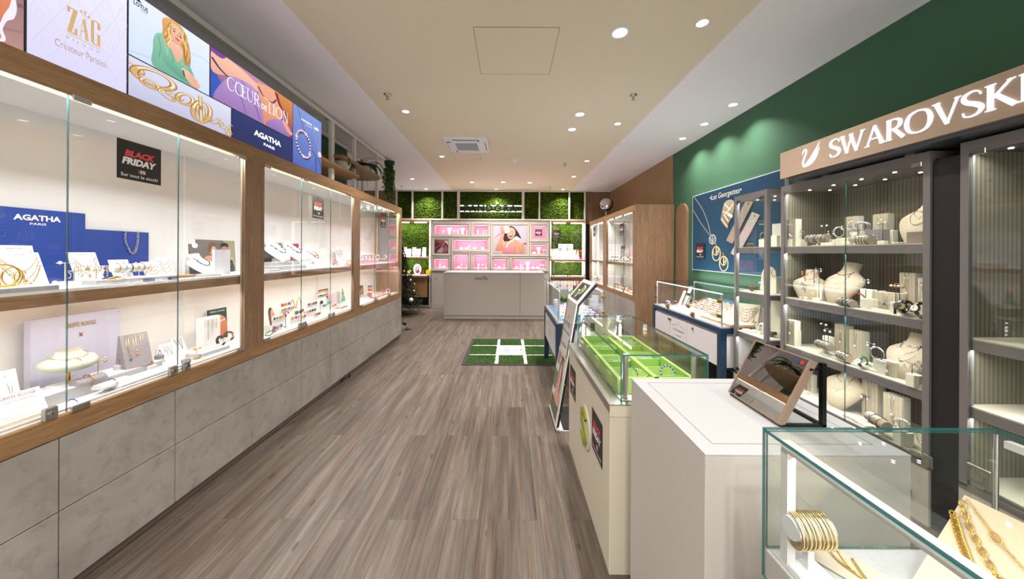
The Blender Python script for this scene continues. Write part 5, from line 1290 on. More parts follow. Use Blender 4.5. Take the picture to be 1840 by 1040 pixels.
# ================================================================== GREY SWAN-LOGO SHOWCASES (right)
SX, SXB = 2.10, 2.50
LV = [.33, .67, 1.03, 1.42]
TOPZ = 1.88
def showcase(label, x0, y0, y1, doors, levels=LV, dark=True, lights=5, near_side=True):
    t = thing('glass_showcase', label, 'display cabinet', (x0, (y0+y1)/2, 0))
    f = .028; fb = SXB
    if near_side is True: MB().box(x0+f, fb-.012, y1-.008, y1, .30, TOPZ-.04, FABSTRIPE).build('far_side_panel', t, True)
    mb = MB()
    for a, b in ((x0, y0), (x0, y1-f)): MB().box(a, a+f, b, b+f, .30, TOPZ-.04, DARKGREY).build('frame_post', t, True)
    MB().box(x0, fb, y0, y1, TOPZ-.04, TOPZ, DARKGREY).box(x0+.001, x0+.03, y0+.028, y1-.028, TOPZ-.056, TOPZ-.0401, DARKGREY).build('top', t, True)
    if dark: MB().box(fb-.012, fb, y0, y1, .30, TOPZ-.04, FABSTRIPE).build('back_panel', t, True)
    for z in levels:
        MB().box(x0+.012, fb-.012, y0+.004, y1-.004, z-.040, z-.006, DARKGREY).box(x0+.012, x0+.017, y0+.004, y1-.004, z-.053, z-.0401, DARKGREY).box(x0+.014, fb-.013, y0+.006, y1-.006, z-.0059, z, mat('shelf_linen', '#cdc4b4', .85, spec=.1)).build('shelf', t, True)
    MB().box(x0+.0, fb, y0, y1, 0, .29, mat('showcase_base', '#cfc7bd', .35)).build('base_drawers', t, True)
    MB().box(x0-.003, x0, y0+.004, y1-.004, .285, .30, STEEL).box(x0, x0+.02, y0, y1, .285, .31, DARKGREY).build('base_trim', t, True)
    if near_side is True: MB().box(x0+f, fb, y0, y0+.008, .30, TOPZ-.04, mat('showcase_side', '#1d1a1b', .5)).build('side_panel', t, True)
    elif near_side == 'glass': pane('side_glass', (x0+f, y0+.006, .31), (fb-x0-f-.02, 0, 0), (0, 0, TOPZ-.36), .005, t, GLASS2)
    n = len(doors)-1
    for i in range(n):
        pane('glass_door', (x0+.008, doors[i]+.002, .315), (0, doors[i+1]-doors[i]-.004, 0), (0, 0, TOPZ-.04-.32), .005, t, GLASS2)
    for yy in (doors[0]+.03, doors[-1]-.03):
        for z in (TOPZ-.055, .335): MB().bbox(x0-.003, x0+.004, yy-.022, yy+.022, z-.012, z+.012, CHROME, .002).build('hinge', t, True)
    for i in range(lights):
        for xx in (x0+.14, x0+.29):
            yy = y0+(y1-y0)*(i+.5)/lights
            MB().cyl((xx, yy, TOPZ-.043), (xx, yy, TOPZ-.0401), .008, LENS, 12).build('spot_lens', t, True)
    for z in levels[1:]:
        MB().box(x0+.03, x0+.038, y0+.03, y1-.03, z-.0425, z-.0401, MATS['led_strip_dim']).build('shelf_led', t, True)
        area('shelf_led_light', (x0+.026, (y0+y1)/2, z-.045), .012, y1-y0-.06, 4.2*(y1-y0), rot=(0, math.radians(28), 0), color=(1, .97, .90))
    area('top_led_light', (x0+.038, (y0+y1)/2, TOPZ-.044), .014, y1-y0-.06, 4.8*(y1-y0), rot=(0, math.radians(18), 0), color=(1, .97, .90))
    return t
T1 = showcase('wide grey metal showcase full of busts below the swan sign', SX, 1.64, 2.54, [1.665, 2.06, 2.515])
T0_ = showcase('narrow grey metal showcase standing in front of the blue poster', SX-.045, 2.62, 3.00, [2.645, 2.975], dark=False, lights=2, near_side='glass')
T2 = showcase('nearly empty grey metal showcase at the right edge of the photo', SX, .90, 1.53, [.93, 1.20, 1.50], levels=[.33, .67, .98])
F = frame((SX-.001, 2.30, .14), (0, -1, 0)); serif_text('SWAROVSKI', F, .10, -.02, .05, .42, mat('base_logo_grey', '#8f877c', .4), T1, .55)
MB().bbox(SX-.006, SX-.001, 1.62, 1.66, .30, .36, STEEL, .003).build('lock_plate', T1, True)
MB().cyl((SX-.001, 1.72, .13), (SX-.012, 1.72, .13), .012, mat('dark_knob', '#5a4f4a', .4)).build('base_knob', T1, True)
MB().box(SX-.0015, SX, 1.77, 1.773, 0, .29, BLACK).build('base_joint', T1, True)
lk = MB().bbox(SX-.012, SX-.001, 1.42, 1.50, .34, .42, STEEL, .004).build('lock_plate', T2, True)
MB().cyl((SX-.012, 1.46, .38), (SX-.018, 1.46, .38), .022, CHROME).build('lock_cylinder', lk, True)
MB().box(SX+.01, SXB, 1.533, 1.635, 0, TOPZ-.05, mat('showcase_side')).build('filler_panel', T1, True)
# sign box
zs0, zs1 = 1.925, 2.12
XS = 1.99
q0 = pix(1401, 322, x=XS); q1 = pix(1401, 276, x=XS); yS = q0.y; zs0, zs1 = q0.z, q1.z
t = thing('brand_sign', 'long taupe sign box with lit white capitals and a swan', 'sign', (XS, 1.9, zs0))
SIGN = mat('sign_gloss_taupe', '#b09a86', .08, spec=.6)
MB().bbox(XS, XS+.06, .86, yS, zs0, zs1, SIGN, .004).build('box', t, True)
MB().box(XS+.02, SXB, .9, yS-.05, zs0-.02, zs0-.0005, mat('sign_underside', '#6c7078', .25, .6)).build('underside', t, True)
for yy in (yS-.2, 1.75, 1.1): MB().box(XS+.14, XS+.18, yy-.02, yy+.02, TOPZ, zs0-.02, WHITE_FRAME).build('bracket', t, True)
F = frame((XS-.001, yS, zs0), (0, -1, 0)); H = zs1-zs0
SL = mat('lit_letter', '#ffffff', .4, emit=1.0, emit_color='#e8e6ff')
def sp(px, py): q = pix(px, py, x=XS); return (yS-q.y, q.z-zs0)
a = sp(1494, 285); b = sp(1852, 170)
serif_text('SWAROVSKI', F, a[0]-.01, H*.24, H*.56, b[0]-a[0]+.02, SL, t, .95, lift=.001, depth=.004)
c = sp(1455, 285); k = H*.62
art_ = MB()
def sw(pts, wd):
    L_, R_ = band([(c[0]+x*k, H*.5+y*k) for x, y in pts], [q*k for q in wd], 6)
    for j in range(len(L_)-1): art_.add([F @ Vector((p[0], p[1], .003)) for p in (L_[j], L_[j+1], R_[j+1], R_[j])], [(3, 2, 1, 0)], SL)
sw([(-.42, .22), (-.40, .36), (-.30, .48), (-.20, .44), (-.20, .25), (-.32, 0), (-.40, -.25), (-.34, -.48)], [.02, .07, .08, .09, .10, .11, .12, .04])
sw([(-.38, -.44), (-.1, -.38), (.15, -.15), (.38, .22), (.62, .66)], [.10, .26, .26, .16, .01])
sw([(-.30, -.44), (.1, -.36), (.42, -.05), (.62, .38)], [.06, .14, .12, .01])
art_.build('swan_logo', t, True)

# ================================================================== ITEM KINDS (front faces -y, base at z=0)
def bustgeo(H=.28, W=.11, lean=.34):
    prof = [(0, .36, .10), (.05, .44, .20), (.15, .60, .34), (.30, .80, .46), (.44, .95, .50), (.54, 1.0, .50), (.61, .97, .50), (.68, .80, .48), (.74, .58, .44), (.80, .42, .42), (.88, .37, .42), (1.0, .40, .42)]
    def wz(z):
        s = z/H
        for (a, w0, d0), (b, w1, d1) in zip(prof, prof[1:]):
            if s <= b:
                k = (s-a)/(b-a); return (w0+(w1-w0)*k)*W, (d0+(d1-d0)*k)*W*.8, (s-.15)*lean*H
        return .40*W, .42*W*.8, .85*lean*H
    return prof, wz
def bust_builder(m, H=.28, W=.11, lean=.34, name='jewellery_bust'):
    """a curved shield, hollow behind the chest, closing into a round neck"""
    def f():
        t = thing(name, '', 'display bust')
        prof, wz = bustgeo(H, W, lean); n = 32; vs = []; R_ = 26
        for j in range(R_+1):
            s = j/R_; w_, d, yc = wz(min(s, .9999)*H); k = min(1, max(0, (s-.66)/.16)); th = .006
            for i in range(n):
                a = 2*PI*i/n; q = math.sin(a); x = w_*math.cos(a)
                if q >= 0: y = yc-d*q
                else:
                    yh = yc+d*q+th; x = x*(1-th/w_*(1-k)); y = yh*(1-k)+(yc-d*.75*q)*k
                vs.append((x, y, s*H-(.30*(y-yc) if s > .97 else 0)))
        mb = MB(); mb.add(vs, [(j*n+i, j*n+(i+1) % n, (j+1)*n+(i+1) % n, (j+1)*n+i) for j in range(R_) for i in range(n)], m, True)
        mb.add(vs, [tuple(range(n-1, -1, -1))], m)
        w_, d, yc = wz(.02*H); mb.box(-w_*.8, w_*.8, yc-d-.004, yc+.05, 0, .004, m)
        mb.tube([(0, yc+.045, .003), (0, wz(.6*H)[2]-wz(.6*H)[1]+.01, .6*H)], .004, m, 6)
        mb.build('body', t)
        MB().add(vs[-n:], [tuple(range(n))], m).build('neck_top', t)
        return t
    return f
def bustpath(H, W, lean, drop, spread=.36, ztop=.80, n=24, eps=.003):
    prof, wz = bustgeo(H, W, lean); out = []
    for i in range(n+1):
        s = -1+2*i/n; z = H*(drop+(ztop-drop)*abs(s)**1.7); w_, d, yc = wz(z)
        x = spread*W*math.sin(s*PI/2)*(1 if drop > .5 else 1.25 if abs(s) < .8 else 1); x = max(-w_*.97, min(w_*.97, x))
        out.append(Vector((x, yc-d*math.sqrt(max(0, 1-(x/w_)**2))-eps, z)))
    return out
def chain_mesh(pts, m, r=.0012, style='thin', stones=None, pend=None, bs=.004):
    mb = MB()
    if style == 'thin': mb.tube(pts, r, m, 4)
    else:
        # resample
        L = [0]
        for a, b in zip(pts, pts[1:]): L.append(L[-1]+(b-a).length)
        tot = L[-1]; step = bs*1.9; k = max(2, int(tot/step)); mb.tube(pts, r*.5, m, 3)
        for i in range(k+1):
            s = tot*i/k; j = max(q for q in range(len(L)) if L[q] <= s+1e-9); j = min(j, len(pts)-2)
            p = pts[j].lerp(pts[j+1], (s-L[j])/max(1e-9, L[j+1]-L[j])); c = stones[i % len(stones)] if stones else m
            if style == 'bead': mb.ball(p, bs*(1 if (i % 5) else 1.25), c, 6)
            elif style == 'link':
                d = (pts[j+1]-pts[j]).normalized(); M_ = d.to_track_quat('X', 'Z').to_matrix().to_4x4() @ Matrix.Rotation((.35 if i % 2 else PI/2-.2), 4, 'X')
                mb.torus(p, bs, bs*.28, c, M_, 12, 5, 1.35)
    if pend:
        p = min(pts, key=lambda v: v.z) + Vector((0, -.001, -.004))
        if pend == 'disc': mb.cyl(p+Vector((0, .001, -.006)), p+Vector((0, -.0015, -.006)), .008, m, 14)
        elif pend == 'drop': mb.ball(p+Vector((0, 0, -.006)), .005, stones[0] if stones else CRYSTAL, 8, 1.4)
        elif pend == 'ring': mb.torus(p+Vector((0, 0, -.008)), .008, .0014, m, Matrix.Rotation(PI/2, 4, 'X'), 14, 5)
    return mb
def necklace_builder(ptsf, m, **kw):
    def f():
        o = chain_mesh(ptsf(), m, **kw).build('necklace'); tag(o, '', 'necklace'); return o
    return f
def board_builder(w_, h, m, tilt=18, th=.004, shapes=None, txt=None, txm=None, name='display_card', cat='display card', arch=False):
    def f():
        t = thing(name, '', cat); R_ = Matrix.Rotation(-math.radians(tilt), 4, 'X')
        F = R_ @ frame((-w_/2, 0, 0), (1, 0, 0), (0, 0, 1))
        if arch:
            r = w_/2; pts = [(0, 0), (w_, 0)]+[(r+r*math.cos(a), h-r+r*math.sin(a)) for a in [PI*i/14 for i in range(15)]]
        else: pts = [(0, 0), (w_, 0), (w_, h), (0, h)]
        MB().prism(pts, -th, 0, m, F).build('board', t)
        yb = math.sin(math.radians(tilt))*h*.7
        if tilt > 4: MB().box(-w_*.12, w_*.12, yb+.004, yb+.004+h*.0+.02, 0, .002, m).tube([(0, yb+.0, h*.68*math.cos(math.radians(tilt))), (0, yb+h*.28, .002)], .002, m, 4).build('rear_strut', t)
        if shapes: art(F, w_, h, shapes, 'print', t, world=False)
        if txt:
            for (s, u, v_, hh, ww) in txt: text(s, F, u*w_, v_*h, hh, ww, txm or INK2, t, world=False, lift=.004 if shapes else .0008)
        return t
    return f
def boardpath(w_, h, tilt, u0, v0, u1, v1, n=16, eps=.003, vtop=None):
    """hanging curve on a tilted card: from (u0, vtop) down to v1 at the middle"""
    F = Matrix.Rotation(-math.radians(tilt), 4, 'X') @ frame((-w_/2, 0, 0), (1, 0, 0), (0, 0, 1)); out = []
    for i in range(n+1):
        s = -1+2*i/n; u = (u0+u1)/2+(u1-u0)/2*s; v = v1+(v0-v1)*abs(s)**1.8
        out.append(F @ Vector((u*w_, v*h, eps)))
    return out
def wedge_builder(w_, h, d, m, side=None, lines=True):
    def f():
        t = thing('display_wedge', '', 'display block'); poly = [(0, 0), (d, 0), (d*.92, h), (d*.55, h)]
        M_ = Matrix(((0, 0, 1, -w_/2), (1, 0, 0, 0), (0, 1, 0, 0), (0, 0, 0, 1)))
        MB().prism(poly, 0, w_, m, M_).build('block_body', t); return t
    return f
def block_builder(w_, h, d, m, side=None):
    """display block whose front slab differs from its sides"""
    def f():
        t = thing('display_block', '', 'display block')
        if side:
            MB().bbox(-w_/2, w_/2, .004, d, 0, h, side, .002).build('block_body', t)
            mb = MB(); n = 5
            for i in range(n): mb.box(-w_/2+w_*i/n+.0006, -w_/2+w_*(i+1)/n-.0006, 0, .0041, .001, h-.001, m)
            mb.build('front_slab', t)
        else: MB().bbox(-w_/2, w_/2, 0, d, 0, h, m, .002).build('block_body', t)
        return t
    return f
def tstand_builder(h, m, w_=.05, base='block', bm=IVORY, bh=.02):
    def f():
        t = thing('earring_stand', '', 'jewellery stand')
        if base == 'block': MB().bbox(-.018, .018, -.014, .014, 0, bh, bm, .002).build('base', t)
        else: MB().cyl((0, 0, 0), (0, 0, .004), .018, m).build('base', t)
        MB().cyl((0, 0, bh*.9), (0, 0, h), .0018, m, 8).build('stem', t); MB().cyl((-w_/2, 0, h), (w_/2, 0, h), .002, m, 8).build('crossbar', t)
        return t
    return f
def earrings_builder(h, w_, st, m, kind='drop'):
    """one pair hanging from a crossbar at height h"""
    def f():
        mb = MB()
        for s in (-1, 1):
            x = s*w_*.36; mb.tube([(x, -.001, h+.003), (x, -.005, h), (x, -.004, h-.008)], .0008, m, 4)
            if kind == 'drop': mb.ball((x, -.005, h+.003), .0045, CRYSTAL, 6).ball((x, -.004, h-.014), .0055, st, 8, 1.3)
            elif kind == 'hoop': mb.torus((x, -.004, h-.018), .012, .0016, m, Matrix.Rotation(PI/2, 4, 'X') @ Matrix.Rotation(.4, 4, 'Y'), 14, 5)
            elif kind == 'stud': mb.ball((x, -.005, h+.002), .007, st, 8)
            elif kind == 'oval': mb.cyl((x, -.003, h-.014), (x, -.006, h-.014), .009, m, 12).ball((x, -.006, h-.014), .007, st, 8)
        o = mb.build('earrings'); tag(o, '', 'earrings'); return o
    return f
def roll_builder(L, r, m, lift=.0, half=False, em=None):
    def f():
        t = thing('bracelet_roll', '', 'jewellery display')
        if half:
            poly = [(r*math.cos(a), r*math.sin(a)*.9) for a in [PI*i/14 for i in range(15)]]
            M_ = Matrix(((0, 0, 1, -L/2), (1, 0, 0, 0), (0, 1, 0, 0), (0, 0, 0, 1)))
            MB().prism(poly, 0, L, m, M_).build('cushion', t)
        else:
            MB().cyl((-L/2, 0, lift+r), (L/2, 0, lift+r), r, m, 24).build('cylinder', t)
            if lift > .01: MB().box(-.006, .006, -.006, .006, 0, lift+.002, em or m).build('stem', t); MB().bbox(-.025, .025, -.02, .02, 0, .006, em or m, .002).build('foot', t)
        return t
    return f
def ring_on(r, m, th=.0018, stone=None, z=0.0, cover=False):
    def f():
        mb = MB(); M_ = Matrix.Rotation(PI/2, 4, 'Y')
        mb.torus((0, 0, z), r, th, m, M_, 26, 6)
        if stone: 
            for k in range(5): a = PI/2+.5*(k-2)*.6; mb.ball((0, -math.cos(a)*-r if False else math.cos(a)*(r+th), z+math.sin(a)*(r+th)), th*1.8, stone, 6)
        o = mb.build('bracelet'); tag(o, '', 'bracelet'); return o
    return f
def bangle_builder(R, r, m, st=None, stand=False):
    def f():
        mb = MB(); mb.torus((0, 0, R+r), R, r, m, Matrix.Rotation(PI/2, 4, 'X'), 28, 6)
        if st:
            for k in range(7): a = PI/2+(k-3)*.32; mb.ball((math.cos(a)*R, -r*.7, R+r+math.sin(a)*R), r*1.5, st, 6)
        o = mb.build('bangle'); tag(o, '', 'bangle'); return o
    return f
def ringstand_builder(m, st):
    def f():
        t = thing('ring', '', 'ring'); MB().torus((0, 0, .0105), .0095, .0012, m, Matrix.Rotation(PI/2, 4, 'X'), 16, 5).build('band', t)
        MB().ball((0, 0, .023), .004, st, 8).build('stone', t); return t
    return f
def tray_builder(w_, d, h, m, inner, rows=5, jm=GOLD):
    def f():
        t = thing('display_tray', '', 'tray'); MB().bbox(-w_/2, w_/2, -d/2, d/2, 0, h, m, .002).build('tray_body', t)
        MB().box(-w_/2+.006, w_/2-.006, -d/2+.006, d/2-.006, h, h+.001, inner).build('inlay', t)
        mb = MB()
        for i in range(rows):
            y = -d/2+d*(i+.5)/rows; mb.tube([(-w_/2+.015+(w_-.03)*q/8, y+.0015*math.sin(q*2.2), h+.0022) for q in range(9)], .0012, jm, 4)
        if rows: mb.build('chain_row', t)
        return t
    return f
def watch_builder(strap, face, caseM):
    def f():
        t = thing('wrist_watch', '', 'watch')
        mb = MB(); pts = [(0, math.cos(a)*.026, .030+math.sin(a)*.028) for a in [2*PI*i/24 for i in range(24)]]
        mb.tube(pts, .004, strap, 6, True, 2.2).build('strap', t)
        MB().cyl((0, -.022, .034), (0, -.031, .036), .017, caseM, 24).build('case', t); MB().cyl((0, -.031, .036), (0, -.0318, .0362), .0145, face, 24).build('dial', t)
        MB().bbox(-.02, .02, -.012, .014, 0, .010, IVORY, .002).build('cushion', t)
        return t
    return f
def stud_row_builder(w_, h, n, stones, m=CARD, kind='stud'):
    """small upright card carrying a row of coloured pairs"""
    def f():
        t = thing('earring_rack', '', 'jewellery stand'); MB().bbox(-w_/2, w_/2, 0, .004, h*.0, h, m, .001).bbox(-w_/2, w_/2, -.012, .016, 0, .004, m, .001).build('rack_board', t)
        for i in range(n):
            x = -w_/2+w_*(i+.5)/n; c = stones[i % len(stones)]
            MB().tube([(x, -.002, h-.004), (x, -.005, h-.012)], .0009, GOLD, 4).ball((x, -.006, h-.019), w_/n*.27, c, 8, 1.25).torus((x, -.006, h-.019), w_/n*.30, .0012, GOLD, Matrix.Rotation(PI/2, 4, 'X'), 12, 4).build('earring', t)
        return t
    return f
# ================================================================== GOODS IN THE LEFT CABINETS
def LA(px, x, z): return (x, x*FPX/(px-VPX), z)
LR = PI/2
DK = ZB1+.0005
def board_plain(key, w_, h, m, loc, rz, label, tilt=18, shapes=None, txt=None, txm=None, name='display_card', group=None, arch=False, cat='display card'):
    return put(('b', key), board_builder(w_, h, m, tilt, .004, shapes, txt, txm, name, cat, arch), loc, rz, label, group)
def neck(key, ptsf, m, loc, rz, label, group=None, scale=None, **kw): return put(('n', key), necklace_builder(ptsf, m, **kw), loc, rz, label, group, scale)
WT = mat('white_print', '#f6f6f6', .5)
# --- cabinet 1, upper shelf
S1 = SH+.0005
t = thing('brand_board', 'stepped royal blue board with white lettering at the back of the nearest left cabinet', 'display board', (-2.13, 1.5, S1))
BLB = mat('royal_blue_board', '#27479c', .5)
y0, y1, y2 = 1.05, LA(153, -2.13, 0)[1], LA(267, -2.13, 0)[1]
MB().box(-2.136, -2.13, y0, y1, S1, 1.545, BLB).box(-2.136, -2.13, y1, y2, S1, 1.468, BLB).build('board', t, True)
F = frame((-2.13, 0, 0), (0, 1, 0))
yc = LA(68, -2.13, 0)[1]; text('AGATHA', F, yc, 1.505, .026, .150, WT, t, bold=.04); text('PARIS', F, yc, 1.478, .010, .052, WT, t, bold=.02)
mb = MB()
for cy, cz in ((1.36, 1.43), (1.34, 1.36)): mb.torus((-2.1295, cy, cz), .028, .0006, mat('pale_blue_line', '#6f86c4', .5), Matrix.Rotation(PI/2, 4, 'Y'), 24, 4, .6)
mb.build('line_drawing', t, True)
# chain hooked over the board
neck('hook', lambda: [Vector((a, 0, b)) for a, b in curve_pts([(-.028, 0), (-.030, -.04), (-.02, -.08), (.0, -.12), (.018, -.11), (.03, -.06), (.032, 0)], 5)], SILVER, (-2.127, LA(236, -2.127, 0)[1], 1.468), LR, 'chunky silver chain hung over the stepped blue board', style='link', r=.001, bs=.005)
cards = [('card1', .11, .18, -2.02, 42, 'tall white necklace card, rear one of the pair by the gold bangles', 14),
         ('card2', .125, .155, -1.93, 52, 'white necklace card with oval pendant, front one of the pair by the gold bangles', 20),
         ('card3', .105, .155, -2.00, 166, 'white necklace card with fine pendants against the blue board step', 20),
         ('card4', .085, .115, -1.98, 226, 'white necklace card with double chain beside the bracelet roll', 20)]
for k, w_, h, x, px, lb, ti in cards:
    board_plain(k, w_, h, CARD, LA(px, x, S1), LR, lb, ti, txt=[('AGATHA', .5, .93, .006, .045)], txm=mat('grey_ink'))
    for i, (v, mm, kw) in enumerate(((.50, GOLD if k in ('card1', 'card2') else SILVER, dict(pend='ring' if k == 'card2' else 'disc')), (.28, GOLD if k != 'card4' else SILVER, dict(pend='drop', stones=[AMBER])), (.12, GOLD, dict(style='bead', bs=.0018, stones=[GOLD, GOLD, RED, GREENST])))[:3 if 'card2' == k else 2]):
        neck((k, i), lambda w_=w_, h=h, ti=ti, v=v: boardpath(w_, h, ti, .08, .85-.12*i, .92, v), mm, LA(px, x, S1), LR, ['top', 'middle', 'lowest'][i]+' necklace on the '+lb.split(',')[0].replace('tall ', '')+(', rear card' if k == 'card1' else ', front card' if k == 'card2' else ''), **kw)
for k, px, x, w_, h in (('card5', 279, -2.0, .085, .10), ('card6', 304, -2.04, .08, .125)):
    lb = 'plain white chain card %s' % ('beside the small oak tray' if k == 'card5' else 'by the post of the nearest cabinet')
    board_plain(k, w_, h, CARD, LA(px, x, S1), LR, lb, 20)
    for i in range(3): neck((k, i), lambda w_=w_, h=h, i=i: boardpath(w_, h, 20, .1, .86-.2*i, .9, .62-.2*i), GOLD if i else SILVER, LA(px, x, S1), LR, ['top', 'middle', 'bottom'][i]+' thin chain on the '+lb)
board_plain('cdl', .37, .235, CARD, (-2.118, 2.36, S1), LR, 'grey poster card of man and woman at the back of the nearest left cabinet', 3, shapes=[
    ('r', (0, 0, 1, 1), ('#5c5a58', '#77746e')), ('r', (.72, 0, 1, 1), '#a29b7c'), ('s', [(.28, .0), (.28, .4), (.38, .52), (.5, .5), (.58, .35), (.6, 0)], SKT), ('s', ell(.48, .68, .09, .13), ('#c98f70', '#e6b598')), ('s', [(.38, .75), (.42, .9), (.5, .93), (.56, .85), (.48, .8), (.42, .6)], '#7a5038'),
    ('s', [(.6, .0), (.62, .42), (.76, .5), (.9, .4), (.95, 0)], '#35353a'), ('s', ell(.74, .70, .08, .13), ('#a9745a', '#c89478')), ('s', [(.66, .78), (.7, .92), (.82, .9), (.83, .78), (.74, .82)], '#1f1a18'), ('s', ell(.12, .82, .06, .075), '#f4f4f4')], txt=[('COEUR', .83, .42, .02, .07)], txm=WT, name='poster_card')
t = thing('display_block', 'plain white upright panel in front of the grey poster card', 'display block', LA(398, -1.93, S1))
MB().box(-.008, .008, -.06, .06, 0, .165, mat('pale_panel', '#dfe2e8', .4)).build('panel', t)
put('bust_cdl', bust_builder(CARD, .13, .095, .9), LA(372, -2.03, S1), LR, 'low white necklace bust left of the upright white panel'); 
neck('bust_cdl', lambda: bustpath(.13, .095, .9, .45), BLACKST, LA(372, -2.03, S1), LR, 'black bead necklace on the low bust by the upright panel', style='bead', stones=[BLACKST], bs=.003)
# trays and rolls
def bracelets_on(loc, rz, L, r, z, mats, where, th=.0018, n=None, stones=None):
    n = n or len(mats)
    for i in range(n):
        u = -L/2+L*(i+.6)/(n+.2); m = mats[i % len(mats)]; st = (stones[i % len(stones)] if stones else None)
        key = ('br', round(r, 4), m.name, th, st.name if st else None, round(z, 4))
        p = Vector(loc)+Vector((math.cos(rz)*u, math.sin(rz)*u, 0))
        put(key, ring_on(r+th, m, th, st, z), p, rz, '', 'bracelets on the '+where)['label'] = '%s bracelet on the %s' % (MN.get(m.name, m.name), ' '.join(where.split()[:11]))
MN = {'gold': 'thin gold', 'silver': 'silver', 'rose_gold': 'rose gold', 'pale_gold': 'pale gold', 'black_stone': 'black cord', 'blue_stone': 'blue', 'pearl': 'pearl', 'oxidised_silver': 'dark silver', 'brown_leather': 'brown leather', 'orange_enamel': 'orange', 'red_enamel': 'red', 'white_card': 'white', 'amber_stone': 'amber', 'turquoise_stone': 'turquoise', 'pink_stone': 'pink'}
def wt(loc, rz, where, strap, face, caseM=SILVER, scale=None):
    return put(('w', strap.name, face.name, caseM.name), watch_builder(strap, face, caseM), loc, rz, 'wrist watch with %s strap %s' % (MN.get(strap.name, strap.name.replace('_', ' ')), where), None, scale)
def tr(key, w_, d, h, loc, rz, label, m=WHITELAM, inner=CARD, rows=4, jm=GOLD, group=None): return put(('t', key), tray_builder(w_, d, h, m, inner, rows, jm), loc, rz, label, group)
def ts(key, h, m, px, x, z, rz, where, w_=.05, bm=IVORY, base='block', bh=.02, ear=None, side=1):
    loc = LA(px, x, z) if isinstance(px, (int, float)) else px
    o = put(('ts', key), tstand_builder(h, m, w_, base, bm, bh), loc, rz, 'small T-shaped earring stand '+where)
    if ear:
        kind, st, mm = ear; e = put(('er', key, kind, st.name, mm.name), earrings_builder(h, w_, st, mm, kind), loc, rz, 'pair of %s %s earrings hanging %s' % (MN.get(mm.name, mm.name), {'drop': 'drop', 'hoop': 'hoop', 'stud': 'stud', 'oval': 'oval stone'}[kind], where))
    return o
tr('ag1', .30, .17, .018, LA(-40, -1.88, S1), LR, 'white tray under the gold bangles', rows=3)
tr('ag2', .34, .10, .022, (-1.875, 1.62, S1), LR, 'long white tray under the white bracelet roll', rows=0)
F = frame((-1.8245, 0, 0), (0, 1, 0))
for i, (lb, yy) in enumerate((('blue name plate by the gold bangles', 1.28), ('blue name plate under the bracelet roll', 1.66), ('small blue name plate past the roll', 1.78))):
    t = thing('name_plate', lb, 'sign', (-1.815, yy, S1)); MB().box(-.012, .0, -.022, .022, 0, .012, NAVYPRINT).build('plate', t)
    text('AGATHA', frame((.0005, 0, 0), (0, 1, 0)), 0, .006, .005, .032, WT, t, world=False)
tr('wood1', .13, .05, .016, (-1.90, 1.90, S1), LR, 'small oak tray with dainty chains before the thin chain cards', m=OAK_Y, inner=CARD, rows=2)
tr('wt7', .12, .06, .012, (-1.87, 2.04, S1), LR, 'white jewellery tray next to the post of the nearest cabinet', rows=3)
loc = LA(233, -1.87, S1+.022); put('roll1', roll_builder(.13, .020, CARD, .03), loc, LR-.15, 'white bracelet roll on the long white tray')
bracelets_on(loc, LR-.15, .12, .020, .05, [GOLD, SILVER, BLACKST, GOLD, ROSE], 'white roll in the nearest left cabinet')
for i, (px, x, R, m) in enumerate(((6, -1.84, .040, GOLD), (22, -1.86, .034, GOLD), (34, -1.87, .028, PALEGOLD))):
    put(('bang', i), bangle_builder(R, .003, m), LA(px, x, S1+.019), LR+.3*i, ['largest gold bangle standing at the left edge of the upper shelf', 'middle gold bangle before the white necklace cards', 'smallest pale bangle before the white necklace cards'][i])
for i, (px, x, h, ear) in enumerate(((117, -1.93, .10, ('stud', PEARL, GOLD)), (133, -1.90, .065, ('hoop', PEARL, SILVER)), (146, -1.96, .085, ('hoop', GOLD, GOLD)), (173, -1.90, .065, ('drop', PEARL, GOLD)), (184, -1.96, .08, ('hoop', GOLD, GOLD)), (193, -1.92, .075, ('drop', PEARL, SILVER)), (250, -2.0, .085, ('stud', PEARL, GOLD)), (262, -1.97, .075, ('hoop', GOLD, GOLD)))):
    ts(('a', i), h, PALEGOLD if i % 2 else WHITE_FRAME, px, x, S1, LR, ['beside the front necklace card, tallest', 'at the first glass door edge, lowest', 'just past the first glass door edge', 'before the step card, left one', 'before the step card, middle one', 'before the step card, right one', 'behind the white roll, left one', 'behind the white roll, right one'][i], ear=ear, bm=CARD, w_=.055)
for i, (px, z) in enumerate(((93, 0), (99, .0), (105, 0), (99, .012))):
    o = MB().ball((0, 0, .009), .009, PEARL, 10).build('pearl_earring'); o.location = LA(px, -1.86, S1+z); tag(o, 'round pearl stud on the shelf before the blue board', 'earring', 'pearl studs on the upper shelf')
for i, (px, x, m) in enumerate(((197, -1.86, BLACKST), (205, -1.84, GOLD), (214, -1.83, PEARL))):
    o = MB().torus((0, 0, .004), .022, .0035, m, Matrix.Rotation(.25, 4, 'X'), 22, 6).build('bangle'); o.location = LA(px, x, S1+.022); tag(o, ['black and gold', 'plain gold', 'white'][i]+' bangle lying in front of the white bracelet roll', 'bangle')

